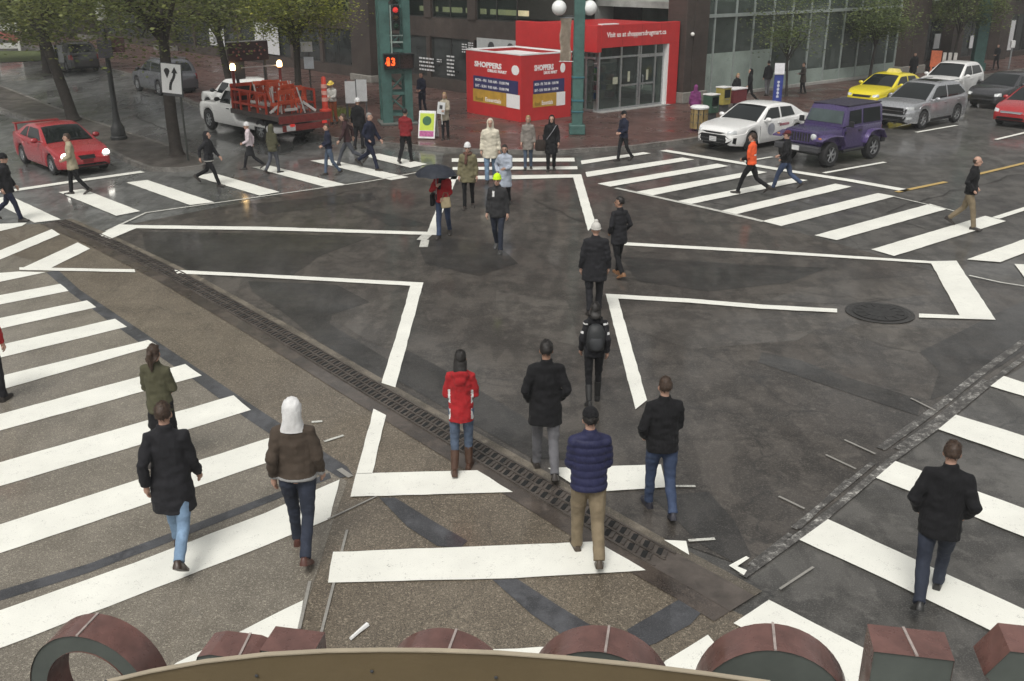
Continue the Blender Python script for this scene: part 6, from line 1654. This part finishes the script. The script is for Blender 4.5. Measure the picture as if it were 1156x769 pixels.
    if hat == 'beanie' or hat == 'pom':
        shell('knit_hat', (0, -.008, 1.685), (.094, .114, .108), lambda x, y, z: z > -.22, scarf_m[hat_col], .82, .004)
        m = MB(); m.tube([Hd(.090*math.cos(a), -.006 + .108*math.sin(a), 1.665 + .008*math.sin(a)) for a in [k*PI/10 for k in range(21)]], .016, 8); m.out('hat_cuff', scarf_m[hat_col], root, smooth=60)
        if hat == 'pom': m = MB(); m.ell(Hd(0, -.01, 1.80), (.045, .045, .04)); m.out('pompom', scarf_m[hat_col], root, smooth=60)
    elif hat == 'cap':
        shell('cap', (0, -.008, 1.69), (.090, .110, .092), lambda x, y, z: z > -.12, scarf_m[hat_col], .84, .002)
        m = MB(); m.loft([[Hd(x, .085 + .085*math.sqrt(max(0, 1-(x/.075)**2)), 1.675 - .012) for x in (-.075, -.05, 0, .05, .075)] + [Hd(x, .06, 1.685) for x in (.075, 0, -.075)], [Hd(x, .085 + .085*math.sqrt(max(0, 1-(x/.075)**2)), 1.683 - .012) for x in (-.075, -.05, 0, .05, .075)] + [Hd(x, .06, 1.693) for x in (.075, 0, -.075)]]); m.out('cap_brim', scarf_m[hat_col], root)
    elif hat == 'hardhat':
        shell('hard_hat', (0, -.005, 1.69), (.112, .135, .115), lambda x, y, z: z > -.1, scarf_m[hat_col], .8, 0)
        m = MB(); m.lathe([(.10, 0), (.158, -.004), (.160, .006), (.105, .02)], Hd(0, .015, 1.682), 22, HR.to_4x4()); m.out('hat_brim', scarf_m[hat_col], root, smooth=50)
    if hood:
        shell('hood', (0, -.022, 1.645), (.102, .125, .128), lambda x, y, z: not (y > .42 and -.75 < z < .72), hood, .66, .010)
        m = MB(); m.loft([[U(V(a*math.cos(2*PI*k/16), c*math.sin(2*PI*k/16) + y0, z)) for k in range(16)] for z, a, c, y0 in ((1.43, .145, .112, -.022), (1.48, .118, .108, -.028), (1.54, .101, .110, -.03), (1.60, .099, .112, -.03), (1.65, .096, .108, -.03))]); m.out('hood_collar', hood, root, smooth=70)
    return root, U, A, Hd, dz
scarf_m = {}
hat_col = None
C_ = lambda n, c, **k: cloth('cloth_' + n, c, **k)
BLK = C_('black', (.0085, .0085, .010)); CHAR = C_('charcoal', (.016, .016, .019)); NAVYC = C_('navy', (.013, .016, .034)); DKG = C_('dark_grey', (.030, .030, .032))
OLIVE = C_('olive', (.072, .070, .042)); OLIVE2 = C_('pale_olive', (.16, .145, .085)); BEIGE = C_('beige', (.34, .30, .21)); KHAKI = C_('khaki', (.20, .16, .105)); TAUPE = C_('taupe', (.13, .11, .085))
BRNJ = C_('brown_leather', (.062, .047, .036)); REDC = C_('red', (.33, .017, .021)); WHT = C_('white', (.66, .66, .66)); CREAM = C_('cream', (.58, .54, .44)); PINKW = C_('pale_pink', (.60, .52, .55))
LBL = C_('pale_blue_grey', (.36, .40, .47)); GRYC = C_('stone_grey', (.22, .20, .18)); PURP = C_('plum', (.16, .035, .13)); ORNG = C_('orange', (.72, .10, .03)); PUFF = C_('blue_puffer', (.019, .021, .060), rough=.6)
GREYT = C_('grey_trouser', (.12, .12, .13)); SLATE = C_('slate', (.075, .08, .095)); WGREY = C_('white_grey_knit', (.52, .51, .48)); MAROON = C_('maroon', (.10, .02, .025))
NEON = cloth('cloth_neon', (.55, .85, .02), .08); YELH = pm('hard_hat_yellow', (.75, .55, .10), .35); ORBR = C_('rust_orange', (.30, .085, .035)); BRNS = C_('brown_scarf', (.12, .06, .045))
DEN = denim('denim_blue', (.035, .055, .11)); DEND = denim('denim_dark', (.018, .024, .042)); DENL = denim('denim_light', (.17, .26, .38)); DENM = denim('denim_mid', (.075, .105, .16))
scarf_m.update(white=WHT, neon=NEON, grey=WGREY, black=BLK, yellow=YELH, maroon=MAROON, navy=NAVYC, pale=PINKW)
def who(label, fx, fy, hy, az, hatcol=None, **k):
    global hat_col
    hat_col = hatcol; return person(label, fx, fy, hy, az, **k)
def carry(name, label, cat, R, group=None):
    root = R[0]; t = thing(name, label, cat, root.location, root.rotation_euler.z, group); t.scale = root.scale; return t

# nearest walkers
who('man in brown leather jacket over a white hood, navy trousers, walking away', 343, 624, 450, 92, hood=WHT, top=BRNJ, topmats=[BRNJ, C_('hem_grey', (.30, .30, .30))], hemband=True, hem=.90, bottom=DEND, fit=.98, stride=17, lead=-1, shoes=(.075, .028, .02), build=1.06, arms=('swing', 'swing'), swing=8, lean=3)
who('man in long dark coat and pale blue jeans walking over the near stripes', 206, 629, 453, 97, top=CHAR, coat='coat', hem=.62, bottom=DENL, stride=25, lead=-1, hair=('short', 'brown'), arms=('swing', 'swing'), shoes=(.045, .028, .022), build=1.04, swing=14)
who('woman in olive jacket with dark ponytail walking behind the dark coated man', 190, 522, 391, 84, top=OLIVE, hem=.80, bottom=BLK, female=True, hair=('pony', 'brown'), stride=12, arms=('belly', 'belly'), skirt=BLK, build=1.05)
R = who('woman in bright red hooded coat with white side panels and brown boots', 522, 531, 398, 88, topmats=[REDC, WHT], top=REDC, hem=.76, bottom=DENM, female=True, hair=('long', 'black'), stride=8, lead=1, arms=('belly', 'belly'), boots=pm('boot_brown', (.07, .035, .022), .5), hoodback=True,
    paint=lambda q: 1 if (abs(abs(q.x)-.162) < .016 and q.y < .06 and q.y > -.125 and .80 < q.z < 1.22 and not (.95 < q.z < 1.03)) else 0)
who('man in straight black overcoat and grey trousers, hands forward', 615, 534, 386, 93, top=BLK, coat='coat', hem=.70, bottom=GREYT, stride=16, lead=-1, hair=('short', 'black'), arms=('pocket', 'pocket'), skin=1, build=1.04)
who('man in quilted navy puffer jacket and khaki trousers walking away', 662, 628, 462, 93, 'black', hat='cap', turn=180-180, top=PUFF, hem=.86, bottom=KHAKI, stride=14, lead=-1, quilt=(.085, .014), arms=('belly', 'belly'), shoes=(.06, .045, .032), build=1.08, fit=1.08)
who('man in black jacket and blue jeans with short brown hair, right of the puffer jacket', 743, 577, 428, 96, top=BLK, hem=.84, bottom=DEN, stride=13, lead=-1, hair=('short', 'brown'), arms=('pocket', 'belly'), build=1.08, shoes=(.03, .03, .04))
R = who('person in dark jacket with white sleeve stripes wearing a black backpack', 669, 454, 343, 91, topmats=[CHAR, WHT], top=CHAR, hem=.84, bottom=BLK, female=True, hair=('bob', 'black'), stride=10, arms=('swing', 'swing'), swing=8, build=1.0, boots=pm('boot_black', (.018, .018, .018), .5),
    paint=lambda q: 1 if (abs(q.x) > .13 and (1.375 < q.z - abs(q.x)*.1 < 1.40 or (abs(q.x) > .2 and 1.24 < q.z < 1.275))) else 0, hoodback=False)
t = carry('backpack', 'black backpack worn by the walker in the white striped jacket', 'backpack', R); U = R[1]
m = MB(); m.loft([[U(V(a*math.cos(k*PI/8), y0 + c*math.sin(k*PI/8), z)) for k in range(16)] for z, a, c, y0 in ((.98, .10, .05, -.18), (1.02, .15, .085, -.19), (1.15, .16, .10, -.195), (1.3, .15, .085, -.185), (1.40, .11, .06, -.165), (1.43, .06, .03, -.15))]); m.out('sack', pm('backpack_black', (.018, .02, .022), .6, bmp=.3, bscale=20), t, smooth=60)
m = MB(); m.loft([[U(V(a*math.cos(k*PI/6), y0 + c*math.sin(k*PI/6), z)) for k in range(12)] for z, a, c, y0 in ((1.03, .08, .03, -.28), (1.08, .11, .035, -.285), (1.18, .11, .03, -.285), (1.22, .09, .02, -.275))]); m.out('pocket', pm('backpack_pocket', (.03, .032, .036), .6), t, smooth=60)
for sd in (-1, 1): m = MB(); m.tube([U(V(sd*.10, -.13, 1.42)), U(V(sd*.11, -.02, 1.50)), U(V(sd*.12, .10, 1.40)), U(V(sd*.15, .06, 1.15)), U(V(sd*.13, -.13, 1.05))], .022, 6); m.out('strap', BLK, t, smooth=60)
who('stout person in wide black coat and white knit bobble hat walking away', 670, 353, 252, 92, 'grey', hat='pom', top=CHAR, coat='coat', hem=.66, bottom=CHAR, build=1.2, stride=9, hair=('short', 'grey'), arms=('down', 'down'), swing=4)
who('man in dark coat turning his bare head left beside the white hat', 697, 312, 223, 115, top=CHAR, coat='coat', hem=.74, bottom=BLK, stride=15, lead=1, turn=45, hair=('short', 'black'), arms=('pocket', 'pocket'), shoes=(.22, .11, .05), skin=1, build=.98)
who('man in black jacket and dark jeans striding over the bottom right crosswalk', 1046, 676, 500, 68, top=BLK, hem=.78, bottom=DEND, stride=22, lead=1, hair=('short', 'brown'), arms=('pocket', 'pocket'), build=1.1, lean=5, shoes=(.018, .018, .018))
who('person in red jacket cut off by the left edge of the crosswalk', -5, 456, 322, 95, top=REDC, hem=.82, bottom=CHAR, stride=10, arms=('down', 'down'), hair=('short', 'brown'), build=1.05)
who('balding man in black jacket and khaki trousers crossing at the right', 1089, 258, 176, 325, top=BLK, hem=.86, bottom=KHAKI, stride=19, lead=1, hair=('balding', 'brown'), arms=('pocket', 'pocket'), build=1.08)
R = who('man in bright orange vest and black trousers striding across the right crosswalk', 845, 220, 149, 145, topmats=[ORNG, BLK, WHT], top=ORNG, hem=.90, bottom=BLK, stride=27, lead=-1, hair=('short', 'brown'), arms=('belly', 'belly'), paint=lambda q: 1 if q.y > .045 else (2 if (q.y < -.09 and 1.14 < q.z < 1.18 and abs(q.x) < .09) else 0), build=1.04)
who('man in black jacket, blue jeans and maroon cap walking beside the orange vest', 884, 215, 146, 150, 'maroon', hat='cap', top=BLK, hem=.86, bottom=DEN, stride=25, lead=-1, hair=('short', 'brown'), arms=('pocket', 'belly'), build=1.08)
# group coming towards the camera
R = who('woman in red jacket and jeans sheltering under a dark umbrella', 501, 268, 188, 262, top=REDC, hem=.88, bottom=DEN, female=True, hair=('bob', 'black'), stride=13, lead=1, arms=('belly', 'up'), build=1.08, scarf=CHAR)
sU = R[1]; t = carry('umbrella', 'dark slate open umbrella held over the woman in the red jacket', 'umbrella', R)
CU = sU(V(.10, .26, 1.70)); m = MB(); rings = []
nr = 32; prof = [(.02, .24), (.14, .232), (.28, .195), (.40, .135), (.49, .065), (.535, .0)]
for r_, z_ in prof: rings.append([CU + V((r_*(1 - .06*abs(math.sin(4*a))*(r_/.53)))*math.cos(a), (r_*(1 - .06*abs(math.sin(4*a))*(r_/.53)))*math.sin(a), z_ - .10 + .015*abs(math.sin(4*a))*(r_/.53)) for a in [2*PI*k/nr for k in range(nr)]])
m.loft(rings, cap=False); bmesh.ops.solidify(m.bm, geom=m.bm.faces[:], thickness=.004); m.out('canopy', C_('umbrella', (.055, .062, .082), rough=.5), t, smooth=30)
m = MB(); m.tube([CU + V(0, 0, -.62), CU + V(0, 0, .18)], .008, 6); m.out('shaft', GREY, t); m = MB(); m.tube([CU + V(0, 0, -.70), CU + V(0, 0, -.56)], .016, 6); m.out('handle', BLACK, t)
m = MB()
for k in range(8): a = k*PI/4; m.tube([CU + V(.02*math.cos(a), .02*math.sin(a), .125), CU + V(.30*math.cos(a), .30*math.sin(a), .075), CU + V(.525*math.cos(a), .525*math.sin(a), -.105)], .004, 5)
m.out('rib', GREY, t)
t = carry('handbag', 'beige handbag held in front by the woman under the umbrella', 'handbag', R)
m = MB(); c = sU(V(-.13, .26, .93)); m.box(c, (.25, .10, .26), Matrix.Rotation(.15, 3, 'Y'), .03); m.out('bag_body', C_('bag_beige', (.42, .35, .22)), t, smooth=50)
m = MB(); m.tube([c + V(-.08, 0, .12), c + V(-.05, 0, .24), c + V(.05, 0, .24), c + V(.08, 0, .12)], .010, 6); m.out('strap', KHAKI, t)
t = carry('shoulder_bag', 'black shoulder bag at the side of the woman under the umbrella', 'bag', R); m = MB(); c = sU(V(.27, -.02, .93)); m.box(c, (.10, .26, .30), None, .03); m.out('bag_body', BLK, t, smooth=50); m = MB(); m.tube([c + V(0, -.08, .14), sU(V(.2, -.03, 1.45)), c + V(0, .08, .14)], .010, 6); m.out('strap', BLK, t)
who('woman in olive parka, white knit hat and brown scarf walking towards the camera', 529, 236, 161, 268, 'white', hat='beanie', top=OLIVE2, coat='coat', hem=.72, bottom=BLK, female=True, fit=.85, scarf=BRNS, arms=('down', 'down'), stride=9, build=1.12, hair=('short', 'brown'))
who('person in neon yellow green knit hat, dark jacket and jeans', 562, 284, 196, 258, 'neon', hat='beanie', topmats=[DKG, WHT], top=DKG, hem=.80, bottom=DEND, stride=13, lead=-1, arms=('down', 'down'), build=1.04, paint=lambda q: 1 if (.04 < q.x < .10 and q.y > .06 and 1.28 < q.z < 1.40) else 0, shoes=(.05, .05, .05))
who('woman in pale blue grey coat with long black hair behind the neon hat', 570, 232, 164, 262, top=LBL, coat='coat', hem=.55, bottom=CHAR, female=True, hair=('long', 'black'), stride=9, arms=('front', 'pocket'), build=1.1)
who('person in cream hooded parka and pale jeans stepping off the kerb', 554, 206, 134, 268, hood=CREAM, top=CREAM, coat='coat', hem=.68, bottom=DENL, stride=8, arms=('down', 'down'), build=1.15)
who('blonde woman in stone grey coat and jeans in front of the red hoarding', 596, 192, 131, 265, top=GRYC, coat='coat', hem=.66, bottom=DENM, female=True, hair=('bob', 'blonde'), stride=6, arms=('down', 'down'), boots=None)
R = who('woman in long black hooded coat carrying a large dark bag', 622, 193, 130, 268, hood=BLK, top=BLK, coat='coat', hem=.56, bottom=BLK, female=True, stride=8, arms=('swing', 'down'), build=1.1)
t = carry('shopping_bag', 'large dark brown bag hanging from the arm of the black coated woman', 'bag', R); U = R[1]
m = MB(); c = U(V(.36, .08, .84)); m.loft([[c + V(a*math.cos(k*PI/6), a*.55*math.sin(k*PI/6), z) for k in range(12)] for z, a in ((-.19, .15), (-.15, .19), (.05, .18), (.15, .14))]); m.out('bag_body', C_('bag_brown', (.035, .026, .022)), t, smooth=50)
m = MB(); m.tube([c + V(-.1, 0, .12), c + V(-.06, 0, .30), c + V(.06, 0, .30), c + V(.1, 0, .12)], .011, 6); m.out('strap', BLK, t)
m = MB(); m.tube([U(V(-.16, .05, 1.46)), U(V(-.05, .155, 1.3)), U(V(.16, .15, 1.02))], .012, 6); m.out('cross_strap', pm('strap_grey', (.2, .2, .22), .6), t)
who('man in dark navy jacket and cap walking left below the glass entrance', 703, 182, 125, 215, 'black', hat='cap', top=NAVYC, hem=.84, bottom=CHAR, stride=15, arms=('belly', 'belly'), build=1.0)
# upper left crosswalk
who('man in dark coat and black knit hat at the far left edge', 15, 250, 172, 8, 'black', hat='beanie', top=CHAR, hem=.78, bottom=NAVYC, stride=22, arms=('swing', 'swing'), swing=10, build=1.05)
who('person in beige jacket crossing right in front of the red coupe', 87, 220, 151, 200, top=BEIGE, hem=.74, bottom=BLK, stride=15, arms=('belly', 'belly'), hair=('short', 'brown'), build=1.05)
who('hooded person in slate jacket striding right near the keep right sign', 239, 210, 146, 350, hood=CHAR, top=CHAR, topmats=[CHAR, WGREY], hemband=True, hem=.84, bottom=BLK, stride=28, lead=1, arms=('swing', 'swing'), build=1.02)
who('person in white cap and pale pink jacket walking in front of the work truck', 284, 192, 137, 195, 'white', hat='beanie', top=PINKW, hem=.90, bottom=CHAR, skirt=CHAR, female=True, stride=22, arms=('belly', 'swing'), build=1.0)
who('person in olive green hooded jacket walking behind the truck tail', 310, 196, 140, 55, hood=OLIVE, top=OLIVE, hem=.80, bottom=SLATE, stride=14, arms=('down', 'belly'), build=1.05)
who('person in dark top and faded blue jeans right of the truck plate', 373, 198, 140, 205, top=NAVYC, hem=.92, bottom=DENM, stride=14, hair=('short', 'brown'), arms=('belly', 'belly'))
who('dark haired person in maroon black jacket hurrying left over the stripes', 394, 188, 126, 190, top=C_('maroon_black', (.045, .022, .024)), hem=.86, bottom=SLATE, stride=30, hair=('bob', 'brown'), arms=('swing', 'swing'), lean=8)
who('person in black coat and white cap at the kerb behind the stripes', 406, 168, 111, 75, 'white', hat='beanie', top=BLK, hem=.76, bottom=CHAR, stride=8, arms=('down', 'down'), build=1.1)
who('grey haired man in dark navy jacket striding right over the stripes', 419, 192, 126, 335, top=NAVYC, hem=.82, bottom=NAVYC, stride=26, lead=1, hair=('short', 'grey'), arms=('swing', 'pocket'), build=1.03)
who('man in red jacket with black hair seen from behind, left of the sandwich board', 459, 184, 123, 72, top=C_('deep_red', (.20, .018, .022)), hem=.88, bottom=BLK, stride=17, arms=('belly', 'belly'), hair=('short', 'black'), build=1.08)
R = who('^blonde woman in pale coat holding up a white paper sign on the plaza', 503, 158, 105, 262, top=C_('pale_coat', (.36, .32, .25)), hem=.72, bottom=CHAR, female=True, hair=('long', 'blonde'), stride=4, arms=('front', 'front'), build=1.0)
t = carry('paper_sign', 'white paper sign on a stick held by the blonde woman', 'placard', R); U = R[1]
m = MB(); m.box(U(V(.07, .36, 1.23)), (.30, .012, .44), Matrix.Rotation(-.12, 3, 'Y')); m.out('sheet', PW, t); m = MB(); m.box(U(V(.07, .368, 1.27)), (.12, .004, .14), Matrix.Rotation(-.12, 3, 'Y')); m.out('print', PG, t); m = MB(); m.tube([U(V(.07, .35, 1.0)), U(V(.05, .33, .62))], .014, 6); m.out('stick', WHITE, t)
who('^person in dark blue jacket standing just right of the green mast', 477, 129, 82, 240, top=NAVYC, hem=.80, bottom=NAVYC, stride=5, arms=('belly', 'belly'), hair=('short', 'black'))
who('^worker in yellow hard hat, grey sweatshirt and rust orange trousers by the truck', 377, 140, 92, 255, 'yellow', hat='hardhat', top=WGREY, hem=.92, bottom=ORBR, stride=4, arms=('front', 'belly'), nod=18, build=1.05)
# people on the right pavement
who('^person in plum hooded coat beside the slatted litter bin', 783, 140, 96, 80, hood=PURP, top=PURP, coat='coat', hem=.62, bottom=PURP, stride=4, arms=('down', 'down'), build=1.15, female=True)
who('^blonde woman in black coat leaning over the folding table', 829, 121, 84, 285, top=BLK, hem=.80, bottom=BLK, female=True, hair=('bob', 'blonde'), stride=3, arms=('belly', 'down'), lean=12)
who('^person all in black walking past the frosted glass', 845, 117, 77, 185, top=BLK, hem=.78, bottom=BLK, stride=20, hair=('short', 'black'), arms=('swing', 'swing'), hood=BLK)
who('^person in dark jacket and grey trousers standing close to the glass', 865, 108, 69, 100, top=CHAR, hem=.82, bottom=GREYT, stride=6, hair=('short', 'black'), arms=('down', 'down'))
R = who('^person in dark patterned coat reaching out a white leaflet by the glass wall', 905, 106, 73, 185, top=C_('pattern_coat', (.06, .05, .045), var=.6), coat='coat', hem=.64, bottom=BLK, stride=6, hair=('short', 'brown'), arms=('front', 'front'), build=1.1)
t = carry('leaflet', 'white leaflet held out by the person in the patterned coat', 'leaflet', R); m = MB(); m.box(R[1](V(0, .42, 1.18)), (.2, .22, .01), Matrix.Rotation(.4, 3, 'X')); m.out('paper', PW, t)
who('^man in dark jacket on the far right pavement by the white meter', 1123, 79, 50, 210, top=CHAR, hem=.82, bottom=CHAR, stride=10, hair=('short', 'brown'), arms=('belly', 'belly'))
who('^dark clothed person standing at the foot of the far brick pier', 1029, 91, 62, 265, top=BLK, coat='coat', hem=.5, bottom=BLK, stride=3, hair=('short', 'black'), arms=('down', 'down'), build=1.15)
finish_people()
finish_texts()
# ------------------------------------------------------------------ camera, sky, light
cam = bpy.data.cameras.new('camera'); co = bpy.data.objects.new('camera', cam); COL.objects.link(co)
co.location = (0, 0, CH); co.rotation_euler = (PI/2 - TH, 0, 0)
cam.sensor_fit = 'HORIZONTAL'; cam.sensor_width = 36; cam.lens = 36*F/1156.0
cam.clip_start = .05; cam.clip_end = 3000
SC.camera = co
hz = MB(); hz.bx(-260, 260, -40, 420, -1.0, 40); ho = hz.out('haze', bpy.data.materials.new('thin_rain_haze')); tag(ho, kind='stuff')
hm = ho.data.materials[0]; hm.use_nodes = True; hn = hm.node_tree; hn.nodes.clear()
pv = hn.nodes.new('ShaderNodeVolumePrincipled'); pv.inputs['Color'].default_value = (.86, .89, .90, 1); pv.inputs['Density'].default_value = .0012; pv.inputs['Anisotropy'].default_value = .2
hn.links.new(pv.outputs[0], hn.nodes.new('ShaderNodeOutputMaterial').inputs['Volume'])
SUN_EL, SUN_AZ = rad(58), rad(200)
w = bpy.data.worlds.new('World'); SC.world = w; w.use_nodes = True
nt = w.node_tree; nt.nodes.clear()
out = nt.nodes.new('ShaderNodeOutputWorld'); bg = nt.nodes.new('ShaderNodeBackground')
sky = nt.nodes.new('ShaderNodeTexSky'); sky.sky_type = 'NISHITA'; sky.sun_disc = False
sky.sun_elevation = SUN_EL; sky.sun_rotation = SUN_AZ; sky.dust_density = 4; sky.air_density = 1.2; sky.ozone_density = 1
hs = nt.nodes.new('ShaderNodeHueSaturation'); hs.inputs['Saturation'].default_value = .10
wm = nt.nodes.new('ShaderNodeMix'); wm.data_type = 'RGBA'; wm.blend_type = 'MULTIPLY'; wm.inputs[0].default_value = 1; wm.inputs[7].default_value = (1.0, .985, .945, 1)
nt.links.new(sky.outputs[0], hs.inputs['Color']); nt.links.new(hs.outputs[0], wm.inputs[6]); nt.links.new(wm.outputs[2], bg.inputs[0]); nt.links.new(bg.outputs[0], out.inputs[0])
bg.inputs[1].default_value = .10
sl_ = bpy.data.lights.new('sun', 'SUN'); so = bpy.data.objects.new('sun', sl_); COL.objects.link(so)
sl_.energy = 1.25; sl_.angle = rad(26); sl_.color = (1, .97, .92)
d = Vector((math.sin(SUN_AZ)*math.cos(SUN_EL), math.cos(SUN_AZ)*math.cos(SUN_EL), math.sin(SUN_EL)))
so.rotation_euler = d.to_track_quat('Z', 'Y').to_euler()
vs = SC.view_settings; vs.view_transform = 'Standard'; vs.look = 'None'; vs.gamma = 1; vs.exposure = 0.47; vs.use_curve_mapping = False
